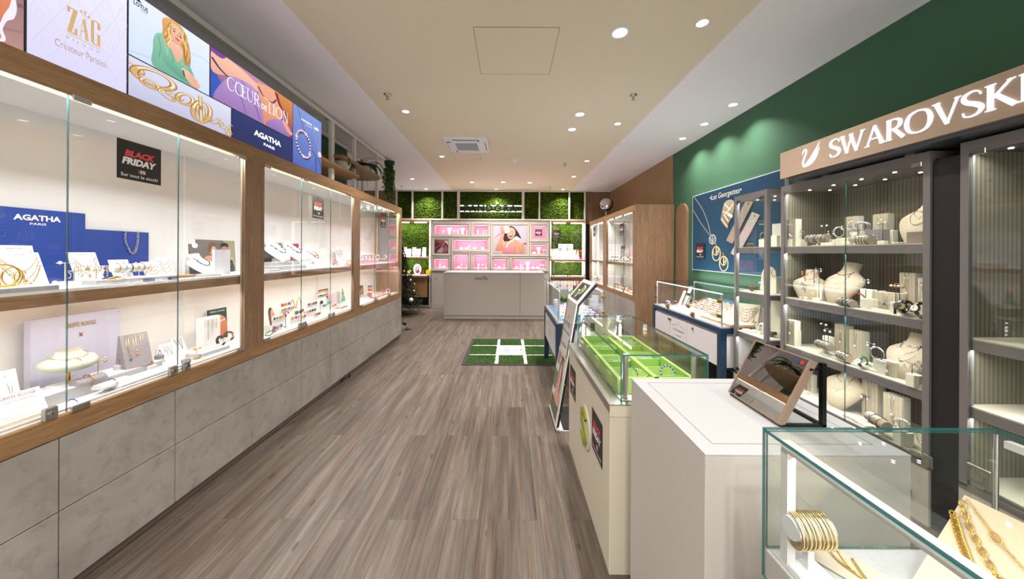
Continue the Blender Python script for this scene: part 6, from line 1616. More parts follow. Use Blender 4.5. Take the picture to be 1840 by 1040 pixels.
# --- cabinet 1, lower deck
t = thing('brand_board', 'large pale lavender board with gold letters at the back of the lower deck', 'display board', (-2.10, 1.57, DK))
y0, y1 = LA(56, -2.07, 0)[1], LA(216, -2.07, 0)[1]
MB().box(-2.10, -2.07, y0, y1, DK, 1.055, LAVENDER).build('board', t, True)
F = frame((-2.0695, 0, 0), (0, 1, 0)); yc = LA(146, -2.07, 0)[1]
GI = mat('gold_print', '#c8a24a', .3, .6); RI = mat('red_print', '#8e2f3a', .5)
text('GRIFFE ROUGE', F, yc, 1.005, .022, .115, GI, t, bold=.01); text(')(', F, yc, .955, .020, .016, RI, t, bold=.04)
tr('plat1', .47, .13, .05, (-1.945, 1.55, DK), LR, 'long white stepped platform before the lavender board', rows=0)
tr('plat2', .30, .10, .022, (-1.83, 1.66, DK), LR, 'lower white platform carrying the white half roll', rows=0)
# sage collar bust on gold stem
t = thing('jewellery_bust', 'sage green collar bust on a gold stem before the lavender board', 'display bust', LA(124, -1.95, DK+.051))
MB().bbox(-.035, .035, -.05, .05, 0, .010, CARD, .002).build('base', t); MB().cyl((0, 0, .01), (0, 0, .085), .007, GOLD, 14).build('stem', t)
mb = MB(); n = 30; prof = [(.035, .155, .75), (.040, .135, .8), (.075, .115, 1.0), (.085, .095, 1.0), (.070, .082, 1.0)]; vs = [(r*sy*math.cos(a)*.85+.0-(.155-z)*-.0, r*1.15*math.sin(a), z-.25*max(0, r*math.cos(a))) for r, z, sy in prof for a in [2*PI*i/n for i in range(n)]]
mb.add(vs, [(j*n+i, j*n+(i+1) % n, (j+1)*n+(i+1) % n, (j+1)*n+i) for j in range(4) for i in range(n)], SAGE, True); mb.add(vs, [tuple(range(n))], TAUPE); mb.build('collar', t)
cl = lambda R, dz: [Vector((R*math.cos(a)*.9, R*1.12*math.sin(a), .142-(R-.035)*1.1-.25*max(0, R*math.cos(a))+dz)) for a in [PI*(i-12)/16 for i in range(25)]]
o = chain_mesh(cl(.052, .008), GOLD, pend='ring').build('necklace'); o.location = LA(124, -1.95, DK+.051); tag(o, 'short gold necklace with ring on the sage collar bust', 'necklace')
o = chain_mesh(cl(.070, .010), GOLD, pend='drop', stones=[AMBER]).build('necklace'); o.location = LA(124, -1.95, DK+.051); tag(o, 'long gold necklace with amber drop on the sage collar bust', 'necklace')
ts('griffe', .075, GOLD, 177, -1.94, DK+.051, LR, 'in front of the lavender board', base='disc', bh=.004, ear=('drop', GOLD, GOLD), w_=.07)
for i, (px, x, L, r, m, lb, zz) in enumerate(((159, -1.90, .105, .028, GREYFAB, 'grey half-round bracelet cushion with a gold flower', .0505), (202, -1.83, .11, .026, LIGHTGREY, 'white half-round cushion on the lower platform', .0225), (132, -1.80, .13, .024, LIGHTGREY, 'white half-round cushion at the front glass', .0005))):
    put(('hr', i), roll_builder(L, r, m, half=True), LA(px, x, DK+zz), LR, lb)
    bracelets_on(LA(px, x, DK+zz), LR, .08, r, 0, [[GOLD], [SILVER], [SILVER]][i], lb.split(' with')[0], stones=[AMBER] if i == 0 else [COBALT])
put('wedgeG', lambda: _wedgeg(), LA(240, -1.93, DK+.051), LR, 'tall grey suede wedge with three gold chains') if False else None
def wedgeg():
    t = thing('display_wedge', '', 'display block'); M_ = Matrix(((0, 0, 1, -.052), (1, 0, 0, 0), (0, 1, 0, 0), (0, 0, 0, 1)))
    MB().prism([(-.05, 0), (.03, 0), (.012, .165), (.0, .165)], 0, .104, GREYFAB, M_).build('block_body', t); return t
lw = LA(241, -1.93, DK+.051); put('wedgeG', wedgeg, lw, LR-.25, 'tall grey suede wedge beside the lavender board')
for i, st in enumerate((GREENST, AMBER, AMBER)):
    x = -.03+.028*i; z = .055+.02*i; y = -.05+.05*z/.165-.002
    neck(('wg', i), lambda x=x, z=z, y=y: [Vector((x-.006, -.004, .163)), Vector((x-.003, y*.5-.006, .09)), Vector((x, y-.003, z)), Vector((x+.003, y*.5-.006, .09)), Vector((x+.006, -.004, .163))], GOLD, lw, LR-.25, 'gold chain with %s drop on the grey wedge' % ['green', 'low amber', 'high amber'][i], pend='drop', stones=[st], r=.001)
for i, (px, x, w_, h, lb) in enumerate(((311, -1.98, .075, .105, 'white card with silver pendants behind the second glass door edge'), (330, -2.03, .07, .115, 'white card with silver pendants leaning by the inner strip'))):
    board_plain(('wc', i), w_, h, CARD, LA(px, x, DK), LR, lb, 22)
    for j in range(2): neck(('wc', i, j), lambda w_=w_, h=h, j=j: boardpath(w_, h, 22, .2+.3*j, .95, .45+.3*j, .45-.15*j), SILVER, LA(px, x, DK), LR, ['left', 'right'][j]+' silver pendant on the '+lb, pend='drop')
t = put('griffecard', board_builder(.115, .105, CARD, 28, txt=[('GRIFFE ROUGE', .5, .86, .012, .09), ('avec le diamant', .5, .70, .007, .08), ('votre collection de bijoux', .5, .52, .004, .07), ('or et argent', .5, .42, .004, .05)], txm=RI, name='brand_card'), LA(50, -1.86, DK), LR-.1, 'white price card with red print leaning at the lower left')
tr('cream', .16, .10, .02, LA(5, -1.85, DK), LR, 'cream tray at the lower left corner of the nearest cabinet', m=mat('cream_tray', '#d9c9ad', .6), inner=LINER, rows=3, jm=SILVER)
neck('dgl', lambda: [Vector((-.01, 0, .12)), Vector((-.002, -.01, .05)), Vector((.0, -.012, .01)), Vector((.004, -.01, .05)), Vector((.008, 0, .12))], SILVER, LA(16, -1.98, DK+.03), LR, 'silver chain with blue stone on a plain card at the far lower left', pend='drop', stones=[COBALT])
board_plain('plainL', .10, .16, CARD, LA(10, -2.0, DK), LR, 'plain white card at the far lower left', 12)
t = thing('display_block', 'tall white block beside the green watch poster', 'display block', LA(382, -2.0, DK)); MB().bbox(-.05, .0, -.065, .065, 0, .20, CARD, .003).build('block_body', t)
for i in range(3): neck(('pl', i), lambda i=i: [Vector((-.035+.03*i, -.003, .18)), Vector((-.035+.03*i, -.004, .06+.03*i))], SILVER if i != 1 else GOLD, (LA(382, -2.0, DK)[0]+.002, LA(382, -2.0, DK)[1], DK), LR, ['left', 'middle', 'right'][i]+' hanging earring strand on the tall white block', style='bead', bs=.002, stones=[GUN, SILVER])
board_plain('plannier', .16, .225, CARD, LA(393, -2.11, DK), LR, 'dark green poster card on the lower deck', 3, shapes=[('r', (0, 0, 1, 1), '#23423f'), ('s', [(.05, .2), (.3, .75), (.6, .8), (.95, .6), (.9, .1)], ('#b5694a', '#d98e66')), ('b', [(.1, .5), (.9, .62)], '#f2e8dc', .03)], txt=[('PIERRE LANNIER', .5, .92, .011, .12)], txm=WT, name='poster_card')
tr('plstep', .20, .10, .022, (-1.90, 2.08, DK), LR, 'white watch platform with black line under the tall white block', rows=1, jm=BLACK)
wt(LA(398, -1.90, DK+.023), LR, 'on a round white cushion of the nearest cabinet', BLACKST, CARD); wt(LA(412, -1.95, DK+.023), LR+.4, 'at the post of the nearest cabinet', LEATHER, CARD, ROSE)
ts('gold1', .06, GOLD, 354, -1.86, DK, LR, 'on the lower deck before the tall block', base='disc', bh=.004, w_=.045, ear=('stud', GOLD, GOLD))
for i, (px, x, w_, m, lb) in enumerate(((278, -1.86, .035, LIGHTGREY, 'light grey ring block'), (292, -1.90, .028, GREYFAB, 'small grey ring block behind the light one'), (340, -1.84, .035, GREYFAB, 'grey ring block past the second door edge'), (221, -1.93, .03, LIGHTGREY, 'white ring block under the blue ring'))):
    lo = LA(px, x, DK+(.051 if i == 1 or i == 3 else .0225 if i == 0 else 0)); put(('rb', m.name, w_), block_builder(w_, .022, .03, m), lo, LR, lb+' on the lower deck')
    put(('rg', i % 2), ringstand_builder(SILVER if i % 2 else GOLD, COBALT if i % 2 else AMBER), (lo[0]-.012, lo[1], lo[2]+.022), LR, ['gold ring with amber stone', 'silver ring with blue stone', 'gold ring with amber stone', 'silver ring with blue stone'][i]+' on the '+lb)
put(('bang', 9), bangle_builder(.025, .0012, SILVER), LA(289, -1.96, DK+.0505), LR, 'clear round bangle standing behind the ring blocks')
for i, px in enumerate((338, 366)): put(('bow',), lambda: tag(MB().torus((0, 0, .010), .010, .003, SILVER, Matrix.Rotation(1, 4, 'X'), 16, 6).torus((.01, .006, .008), .008, .002, CRYSTAL, None, 14, 5).build('brooch'), '', 'brooch'), LA(px, -1.80, DK), LR, ['silver brooch by the second door edge', 'silver brooch near the right post of the nearest cabinet'][i])

# --- cabinet 2, upper shelf
board_plain('poster2', .50, .235, CARD, (-2.118, 3.07, S1), LR, 'plum and red poster card of two women behind the white busts', 3, shapes=[
    ('r', (0, 0, 1, 1), '#6d5a66'), ('r', (.6, 0, 1, 1), ('#a02a30', '#b8343a')), ('r', (.16, .62, .34, .82), '#6a3450'), ('s', ell(.08, .83, .045, .085), '#f4f4f4'),
    ('s', [(.48, .5), (.5, .85), (.60, .98), (.70, .85), (.68, .6), (.62, .45)], ('#b88446', '#dcb26c')), ('s', ell(.61, .74, .05, .13), ('#d9a083', '#efc2a6')), ('s', [(.48, 0), (.50, .40), (.62, .55), (.74, .4), (.72, 0)], '#3a3038'),
    ('s', ell(.85, .72, .11, .22), '#1c1416'), ('s', ell(.84, .68, .055, .14), ('#8a5238', '#a86c50')), ('s', [(.72, .0), (.76, .35), (.86, .48), (.98, .32), (1, 0)], '#c23a3c'), ('b', [(.72, .44), (.82, .5), (.92, .38)], '#b57858', .04)], name='poster_card')
tr('cdl2', .36, .14, .035, (-1.93, 2.83, S1), LR, 'long white lower platform under the beaded busts', rows=0)
tr('cdl3', .30, .11, .030, (-1.96, 2.84, S1+.0355), LR, 'upper white platform under the beaded busts', rows=0)
text('MADE FOR JOY', frame((-1.857, 2.93, S1+.018), (0, 1, 0)), 0, 0, .012, .12, mat('pale_ink', '#c3c4bf', .6), bpy.data.objects.get('display_tray') and None) if False else None
for i, (px, x, zz, st, lb) in enumerate(((505, -2.04, .09, [ORANGE, BLACKST, AMBER, PEARL, GUN], 'white bust with orange and black beads, highest of the group'), (509, -1.95, .036+.03, [TEAL, BLACKST, GUN, PEARL], 'white bust with dark teal beads, left of the front row'), (537, -1.95, .036+.03, [COBALT, COBALT, PEARL], 'white bust with blue beads, middle of the front row'), (568, -1.93, .036, [ORANGE, AMBER, RED, GREENST], 'white bust with multicoloured beads, right of the front row'))):
    loc = LA(px, x, S1+zz); put('bust_cdl', None, loc, LR, lb, scale=1.35 if i < 3 else 1.2)
    for j, dr in enumerate((.5, .35) if i == 3 else (.45,)):
        neck(('cdl', i, j), lambda dr=dr: bustpath(.13, .095, .9, dr, eps=.005), st[0], loc, LR, ('inner ' if i == 3 and j == 0 else 'outer ' if i == 3 else '')+'bead necklace on the '+lb, style='bead', stones=st, bs=.0042, scale=1.35 if i < 3 else 1.2)
t = thing('display_block', 'white box lifting the highest beaded bust', 'display block', LA(505, -2.04, S1)); MB().bbox(-.04, .04, -.06, .06, 0, .089, CARD, .002).build('block_body', t)
for i, px in enumerate((520, 549)): neck(('flat', i), lambda: [Vector((-.05+.1*s, 0, .004+.008*math.sin(s*PI))) for s in [q/14 for q in range(15)]], COBALT, LA(px, -1.88, S1+.066), LR, ['teal bead bracelet lying before the left front bust', 'blue bead bracelet lying before the middle front bust'][i], style='bead', stones=[[TEAL, GUN], [COBALT, PEARL]][i], bs=.004)
t = board_plain('liujo', .17, .215, CARD, LA(612, -2.08, S1), LR, 'white card with pale pink disc and rose chains in the middle left cabinet', 6, shapes=[('r', (0, 0, 1, 1), '#f3eff0'), ('s', ell(.58, .78, .28, .2, 24), '#e6d5d8'), ('s', ell(.8, .25, .15, .12, 20), '#d8cfd3')], txt=[('LIU·JO', .58, .78, .022, .085)], txm=mat('taupe_ink', '#7c7074', .6), name='brand_card')
for i, v in enumerate((.62, .42, .25)): neck(('lj', i), lambda v=v: boardpath(.17, .215, 6, .08, .88-.1*i, .92, v), ROSE if i < 2 else SILVER, LA(612, -2.08, S1), LR, ['upper', 'middle', 'lower'][i]+' chain on the pink disc card', style='bead' if i == 1 else 'thin', bs=.0022, stones=[ROSE], pend='disc' if i == 0 else None)
board_plain('ljs', .12, .16, CARD, LA(652, -2.0, S1), LR, 'white lettered card at the start of the farthest left cabinet', 8, txt=[('LIU·JO', .6, .6, .018, .06)], txm=mat('taupe_ink'), name='brand_card')
for i, (px, x, h) in enumerate(((589, -1.93, .085), (596, -1.88, .07))):
    board_plain(('lc', i), .07, h, CARD, LA(px, x, S1), LR, ['pale card with a rose chain behind the third door edge', 'smaller pale card with a gold chain before the pink disc card'][i], 25)
    neck(('lc', i), lambda h=h: boardpath(.07, h, 25, .1, .9, .9, .4), ROSE if i == 0 else GOLD, LA(px, x, S1), LR, ['rose chain', 'gold chain'][i]+' on the pale card by the third door edge')
put(('bang', 2), None, LA(623, -1.95, S1), LR, 'gold bangle standing on the shelf past the pink disc card'); wt(LA(628, -1.90, S1), LR, 'beside the gold bangle in the middle left cabinet', GOLD, PINKST, GOLD); wt(LA(603, -1.86, S1), LR, 'low in front of the pink disc card', ROSE, CARD, ROSE)
tr('gre', .13, .07, .014, LA(487, -1.86, S1), LR, 'white tray with silver chains at the left post of the middle cabinet', rows=2, jm=SILVER)
put(('bang', 9), None, LA(486, -1.93, S1), LR, 'silver ring bracelet at the left post of the middle cabinet')
tr('pk0', .20, .06, .016, LA(622, -1.84, S1), LR, 'pale pink tray at the right end of the middle shelf', m=PINKTRAY, inner=CARD, rows=2, jm=ROSE)

# --- cabinet 2, lower deck
STS = [COBALT, TEAL, RED, AMBER, PURPLE, PINKST, GREENST, BLACKST]
t = board_plain('face1', .13, .17, CARD, LA(492, -2.0, DK), LR+.3, 'poster cut-out of a woman\'s head in profile on the lower deck', 8, shapes=[('r', (0, 0, 1, 1), '#efe9e2'), ('s', [(.05, .2), (.02, .75), (.25, 1), (.6, .98), (.85, .7), (.6, .3), (.3, .15)], '#4a352c'), ('s', [(.35, .1), (.35, .6), (.55, .88), (.8, .82), (.95, .5), (.78, .15), (.6, .0)], ('#c9876c', '#e2ab90')), ('b', [(.7, .62), (.84, .64)], '#2c1c18', .03), ('s', ell(.35, .4, .08, .12), '#d49a80')], name='poster_card')
t = thing('wavy_display', 'white peaked display panel edged in gold behind the coloured earrings', 'display board', LA(532, -2.05, DK))
pts = curve_pts([(-.10, 0), (-.095, .10), (-.06, .19), (-.03, .14), (0, .10), (.02, .18), (.05, .19), (.075, .10), (.10, 0)], 6)
MB().prism([(a, b) for a, b in pts], -.004, .004, CARD, frame((0, 0, 0), (0, 1, 0))).build('panel', t)
MB().tube([(0.004, a, b) for a, b in pts], .004, GOLD, 6).build('gold_edge', t)
rk = [(503, -1.93, .13, .085, 5), (517, -1.97, .13, .12, 6), (513, -1.99, .10, .15, 3), (531, -1.90, .10, .06, 3), (561, -1.95, .12, .115, 4), (559, -1.90, .12, .075, 4), (579, -1.98, .13, .155, 5), (577, -1.93, .05, .11, 1), (583, -1.90, .06, .085, 2), (590, -1.92, .05, .10, 1), (600, -1.88, .07, .07, 3), (545, -1.88, .06, .055, 2), (499, -1.86, .09, .045, 3), (570, -1.86, .08, .045, 3), (536, -1.93, .09, .085, 2)]
wr = ['left front', 'left, under the top row', 'top row before the gold peaks', 'front centre', 'centre right, behind', 'centre right, front', 'tallest before the hand poster', 'narrow one with purple stone', 'before the tallest rack', 'single one by the third door edge', 'rightmost low one', 'low one by the first door edge', 'lowest at the far left', 'lowest right of centre', 'behind the front centre rack']
for i, (px, x, w_, h, n) in enumerate(rk):
    w_ *= 1.3; h *= 1.3; st = STS[i % 8:]+STS[:i % 8]
    put(('rk', i), stud_row_builder(w_, h, n, st), LA(px, x, DK), LR, 'earring rack with %s coloured stone earrings, %s' % ({1: 'one', 2: 'two', 3: 'three', 4: 'four', 5: 'five', 6: 'six'}[n], wr[i]))
ts('bigT', .13, BLACKM, 514, -1.90, DK, LR, 'of black metal before the coloured racks', base='disc', bh=.004, w_=.07, ear=('oval', RED, GOLD))
board_plain('hand', .20, .215, CARD, LA(583, -2.11, DK), LR, 'poster card of a hand with rings before a face', 3, shapes=[('r', (0, 0, 1, 1), ('#c99078', '#d9a98e')), ('s', [(0, .2), (.1, .75), (.45, .95), (.8, .7), (.6, .4), (.3, .1)], ('#d79c80', '#edbfa4')), ('b', [(.05, .6), (.4, .72), (.62, .6)], '#a8694e', .02), ('b', [(.03, .48), (.4, .58), (.6, .48)], '#a8694e', .02), ('b', [(.05, .35), (.4, .42), (.55, .35)], '#a8694e', .02), ('s', ell(.86, .55, .07, .05), '#38241f'), ('b', [(.75, .7), (.95, .72)], '#5a3426', .03), ('s', [(.0, .9), (.1, 1), (.9, 1), (.9, .93), (.3, .93)], '#7c4a36')], name='poster_card')
board_plain('pinkst', .08, .15, PINKTRAY, LA(601, -2.08, DK), LR, 'narrow pink card right of the hand poster', 5)
board_plain('greenw', .12, .16, CARD, LA(617, -2.09, DK+.02), LR, 'poster card of a woman in a green dress on the lower deck', 4, shapes=[('r', (0, 0, 1, 1), ('#cfe0ee', '#e4edf5')), ('s', [(.3, .35), (.35, .9), (.5, 1), (.7, .85), (.72, .4)], '#9c6a3f'), ('s', ell(.52, .80, .12, .12), ('#d99f80', '#efc4a8')), ('s', [(.15, 0), (.25, .4), (.5, .55), (.8, .4), (.9, 0)], ('#58a878', '#7cc494'))], name='poster_card')
board_plain('kneel', .08, .10, CARD, LA(550, -1.97, DK), LR, 'small picture card of a sitting person between the racks', 12, shapes=[('r', (0, 0, 1, 1), '#f0ece8'), ('s', ell(.3, .82, .14, .14), '#2c2020'), ('s', [(.3, .7), (.6, .5), (.9, .1), (.6, 0), (.35, .3)], ('#c98a6c', '#e0a98c'))], name='poster_card')
for i, (px, x, d) in enumerate(((603, -1.99, .09), (613, -1.93, .09))): tr(('bt', 0), .14, d, .022, LA(px, x, DK+i*.0), LR, ['white tray with dark chains behind, before the green dress poster', 'white tray with dark chains in front, before the green dress poster'][i], m=SAGE, inner=CARD, rows=4, jm=GUN)
for i, (px, x) in enumerate(((492, -1.84), (530, -1.83), (557, -1.82))): tr(('cb', 0), .14, .07, .012, LA(px, x, DK), LR, ['white chain tray at the left post under the racks', 'white chain tray before the first door locks', 'white chain tray just past the first door locks'][i], m=LIGHTGREY, inner=CARD, rows=2, jm=BLACKST)
for i, (px, R) in enumerate(((484, .024), (489, .024), (495, .02))): o = MB().torus((0, 0, .004+.006*i), R, .0022, BLACKST, Matrix.Rotation(.5, 4, 'X'), 22, 5).build('bangle'); o.location = LA(px, -1.83, DK+.013); tag(o, 'black cord bangle lying on the tray at the left post', 'bangle', 'black cord bangles on the lower deck')
board_plain('goldmini', .06, .05, SAGE, LA(483, -1.90, DK), LR, 'tiny sage card with a gold pendant at the left post', 20)

# --- cabinet 3
t = thing('display_tray', 'pink walled shelf box carrying silver bracelets', 'tray', (-1.93, 4.30, S1)); 
tr('pinkbig', .55, .16, .05, (-1.93, 4.38, S1-.001+.001), LR, 'long pink box tray with watches in the farthest left cabinet', m=mat('pink_board', '#e2a3b6', .6), inner=WHITELAM, rows=0)
COL.objects.unlink(t); bpy.data.objects.remove(t)
for i, px in enumerate((653, 658, 664, 671, 679, 686, 691)):
    wt(LA(px, -1.93+.02*(i % 2), S1+.051), LR+.3*(i % 3), ['first', 'second', 'third', 'fourth', 'fifth', 'sixth', 'last'][i]+' from the left on the pink box tray', [SILVER, SILVER, ROSE, GOLD, SILVER, GUN, ROSE][i], [CARD, BLACKST, CARD][i % 3], [SILVER, ROSE, GOLD][i % 3])
for i, z in enumerate((0, .022, .044, .066, .088, .11)):
    o = MB().lathe([(.026, 0), (.03, .003), (.03, .016), (.026, .018)], [COBALT, AMBER, RED, CARD, RED, COBALT][5-i], n=20).build('bangle'); o.location = LA(665, -2.02, DK+z*1.25); tag(o, '%s cuff in the stack of coloured cuffs, %s' % (['blue', 'red', 'white', 'red', 'yellow', 'blue'][i], ['lowest', 'second from the bottom', 'third from the bottom', 'third from the top', 'second from the top', 'topmost'][i]), 'bangle')
cm = [SILVER, GOLD, ORANGE, CARD, ORANGE, TEAL, ROSE, ORANGE, SILVER, CARD, RED]
for i, px in enumerate((659, 663, 668, 673, 679, 683, 687, 690, 694, 698, 702)):
    put(('bgl', cm[i].name), bangle_builder(.030, .0035, cm[i]), LA(px, -1.88+.03*(i % 2), DK+.02), LR+.35*((i % 3)-1), '%s bangle standing in the row over the orange tray' % MN.get(cm[i].name, 'white'), 'bangles over the orange tray')
tr('orange', .60, .10, .018, (-1.90, 4.88, DK), LR, 'orange red tray under the standing bangles', m=ORANGE, inner=CARD, rows=4, jm=ORANGE)
tr(('bw',), .36, .16, .014, (-1.90, 4.15, DK), LR, 'white tray with black chain rows in the farthest left cabinet', m=CARD, inner=CARD, rows=6, jm=BLACKST)
t = board_plain('face3', .10, .17, CARD, LA(651, -2.08, DK), LR, 'poster card of a face behind the coloured cuffs', 4, shapes=[('r', (0, 0, 1, 1), '#3a2c28'), ('s', ell(.5, .55, .3, .3), ('#a86c50', '#c98a6c')), ('s', [(.1, 0), (.2, .25), (.8, .25), (.9, 0)], '#d8d0c8')], name='poster_card')

# ================================================================== GOODS in the moss niches and pink boxes
zN = 1.2455
for i, px in enumerate((727, 735, 744, 752, 762)):
    q = pix(px, 455, y=8.12); key = ('nb', i % 2)
    o = put(key, board_builder(.115 if i % 2 else .095, .24 if i % 2 == 0 else .20, CARD, 6), (q.x, 8.12-.03*(i % 2), zN), 0, 'white necklace card in the left moss niche, %s' % ['leftmost', 'second', 'middle', 'fourth', 'rightmost'][i])
    neck(('nb', i % 2), lambda i=i: boardpath(.1, .2, 6, .15, .9, .85, .35), SILVER if i % 2 else GOLD, (q.x, 8.12-.03*(i % 2), zN), 0, '%s chain on the %s card of the left moss niche' % ('silver' if i % 2 else 'gold', ['leftmost', 'second', 'middle', 'fourth', 'rightmost'][i]), pend='disc')
for i, px in enumerate((729, 741, 748, 755, 768)):
    q = pix(px, 458, y=8.02); wt((q.x, 8.02, zN), 0, 'before the white cards of the left moss niche, %s' % ['leftmost', 'second', 'middle', 'fourth', 'rightmost'][i], [LEATHER, GOLD, ROSE, LEATHER, GOLD][i], BLACKST, GOLD)
zN = .8005
q = pix(750, 480, y=8.15); t = thing('round_display', 'pink disc with dark flower drawing in the left moss niche', 'display board', (q.x, 8.15, zN))
Mq = frame((0, 0, .135), (1, 0, 0)); MB().prism(ell(0, 0, .10, .135, 28), -.006, 0, mat('pink_disc', '#d9a8b4', .5), Mq).build('disc', t)
art(frame((-.08, -.001, .03), (1, 0, 0)), .16, .21, [('s', [(.3, .1), (.2, .5), (.4, .9), (.8, .85), (.7, .4), (.5, .1)], '#6b4a56'), ('s', [(.35, .3), (.5, .8), (.7, .7)], '#c89aa6'), ('s', [(.4, .1), (.55, .4), (.8, .35), (.7, .1)], '#3c2c34')], 'drawing', t, world=False)
for i, (px, m, lb) in enumerate(((734, mat('yellow_gloss', '#e8d024', .3), 'yellow round clock left of the pink disc'), (770, mat('yellow_gloss'), 'yellow round clock right of the pink disc'))):
    q = pix(px, 485, y=8.10); t = thing('alarm_clock', lb, 'clock', (q.x, 8.10, zN)); MB().cyl((0, -.02, .075), (0, .02, .075), .062, m, 28).cyl((0, -.022, .075), (0, -.0195, .075), .048, WHITE_M if i == 0 else m, 28).build('clock_body', t); MB().cyl((-.04, 0, 0), (-.03, 0, .03), .006, m, 8).cyl((.04, 0, 0), (.03, 0, .03), .006, m, 8).build('feet', t)
for i, (px, m, h) in enumerate(((729, PINKST, .04), (739, PINKST, .03), (757, COBALT, .06), (760, RED, .12), (764, TEAL, .04), (744, CARD, .03))):
    q = pix(px, 490, y=8.04); t = thing('figurine', ['pink trinket box at the left end', 'pink trinket box beside the clock', 'blue figurine by the pink disc', 'tall red figurine by the pink disc', 'green figurine before the right clock', 'white trinket box before the pink disc'][i]+' in the left niche', 'ornament', (q.x, 8.04, zN))
    MB().lathe([(.02, 0), (.022, h*.3), (.012, h*.6), (.016, h*.75), (.006, h)], m, n=14).build('figure', t)
tr('pinktray', .30, .09, .016, (pix(755, 490, y=8.05).x, 8.06, zN), 0, 'long white jewellery tray at the front of the left niche', m=CARD, inner=PINKTRAY, rows=1)
# right niche
zN = 1.2105
RC12 = ['#e9a6b4', '#9cc8e4', '#7fa85a', '#9fb8dc', '#2a2f9c', '#cfc8e8', '#b8252c', '#ef8a1e', '#ef8a1e', '#a8d8c0', '#e0b49c', '#f2c21c']
q = pix(1016.5, 464, y=8.14)
board_plain('rings12', .365, .375, CARD, (q.x, 8.14, zN), 0, 'white board with twelve coloured rings in the right moss niche', 4, shapes=[('r', (0, 0, 1, 1), '#f6f6f6')]+[s for k in range(12) for s in (('s', ell(.14+.24*(k % 4), .86-.225*(k//4), .085, .10, 20), RC12[k]), ('s', ell(.14+.24*(k % 4), .86-.225*(k//4), .035, .042, 14), '#f6f6f6'))], name='ring_board')
q = pix(996, 464, y=8.10); board_plain('tri', .19, .26, CARD, (q.x, 8.12, zN), 0, 'patterned orange and blue card left of the ring board', 6, shapes=[('r', (0, 0, 1, 1), '#eef2f2'), ('p', [(.0, 1), (.8, 1), (.4, .82)], '#e38a34'), ('p', [(.5, .8), (1, .95), (1, .6), (.7, .6)], '#a8cbd8'), ('p', [(.1, .7), (.5, .6), (.2, .4)], '#d8cf6a'), ('p', [(.2, .45), (.8, .5), (.5, .15)], '#e2c878'), ('p', [(0, .3), (.2, .25), (0, .0)], '#d87c3c')], name='poster_card')
q = pix(1036, 464, y=8.12); board_plain('mag', .13, .23, CARD, (q.x, 8.14, zN), 0, 'magenta and orange stripe card right of the ring board', 6, shapes=[('r', (0, 0, 1, 1), '#d8dcdc'), ('p', [(.45, 1), (.8, 1), (.6, .4), (.3, .4)], '#e22a8c'), ('p', [(.75, 1), (1, 1), (1, 0), (.85, .3)], '#f0941e')], name='poster_card')
for i, (px, st) in enumerate(((993, ORANGE), (998, BLACKST), (1003, GREENST), (1007, BLACKST), (1014, ORANGE), (1019, BLACKST), (1024, COBALT), (1029, GREENST), (1034, BLACKST))):
    q = pix(px, 463, y=8.02); put(('bgl2', st.name), bangle_builder(.030, .008, st), (q.x, 8.02+.02*(i % 2), zN), .4*((i % 3)-1), '%s plastic bangle watch standing in the right moss niche' % {'orange_enamel': 'orange', 'black_stone': 'black', 'green_stone': 'green', 'blue_stone': 'blue'}[st.name], 'bangles in the right moss niche')
q = pix(1044, 463, y=8.0); t = thing('watch_stand', 'small magenta watch stand at the right end of the niche', 'display stand', (q.x, 8.02, zN)); MB().bbox(-.04, .04, -.03, .03, 0, .05, mat('magenta', '#e6288a', .4), .004).build('base', t); MB().tube([(0, 0, .05), (0, 0, .22)], .010, LEATHER).ball((0, -.01, .2), .028, mat('magenta'), 12).build('watch', t)

# pink lit boxes
def rbx(k, u): a, b, c, d = RC[k]; return (a+(b-a)*u, 8.12, c+.0035)
def small_bust(): 
    t = thing('jewellery_bust', '', 'display bust'); MB().lathe([(.035, 0), (.03, .06), (.045, .10), (.055, .17), (.06, .175)], CARD, n=20, sy=.5).build('body', t); return t
def egg(): 
    t = thing('ring_holder', '', 'jewellery stand'); MB().cyl((0, 0, 0), (0, 0, .006), .016, CARD).cyl((0, 0, 0), (0, 0, .07), .003, CARD, 8).ball((0, 0, .09), .022, CARD, 14, 1.25).build('holder', t); return t
def cubeb():
    t = thing('display_block', '', 'display block'); MB().bbox(-.04, .04, -.03, .03, 0, .05, CARD, .003).build('block_body', t); return t
def pillar():
    t = thing('pendant_stand', '', 'jewellery stand'); MB().bbox(-.012, .012, -.012, .012, 0, .12, CARD, .002).build('column', t); MB().ball((0, -.014, .09), .008, SILVER, 8).build('pendant', t); return t
nm = dict(A='top left wide', B='top middle small', D='second row wide', E='lower left small', F='left square', G='centre square', H='small lower middle', I='top right square', J='upper right small', K='lower right wide')
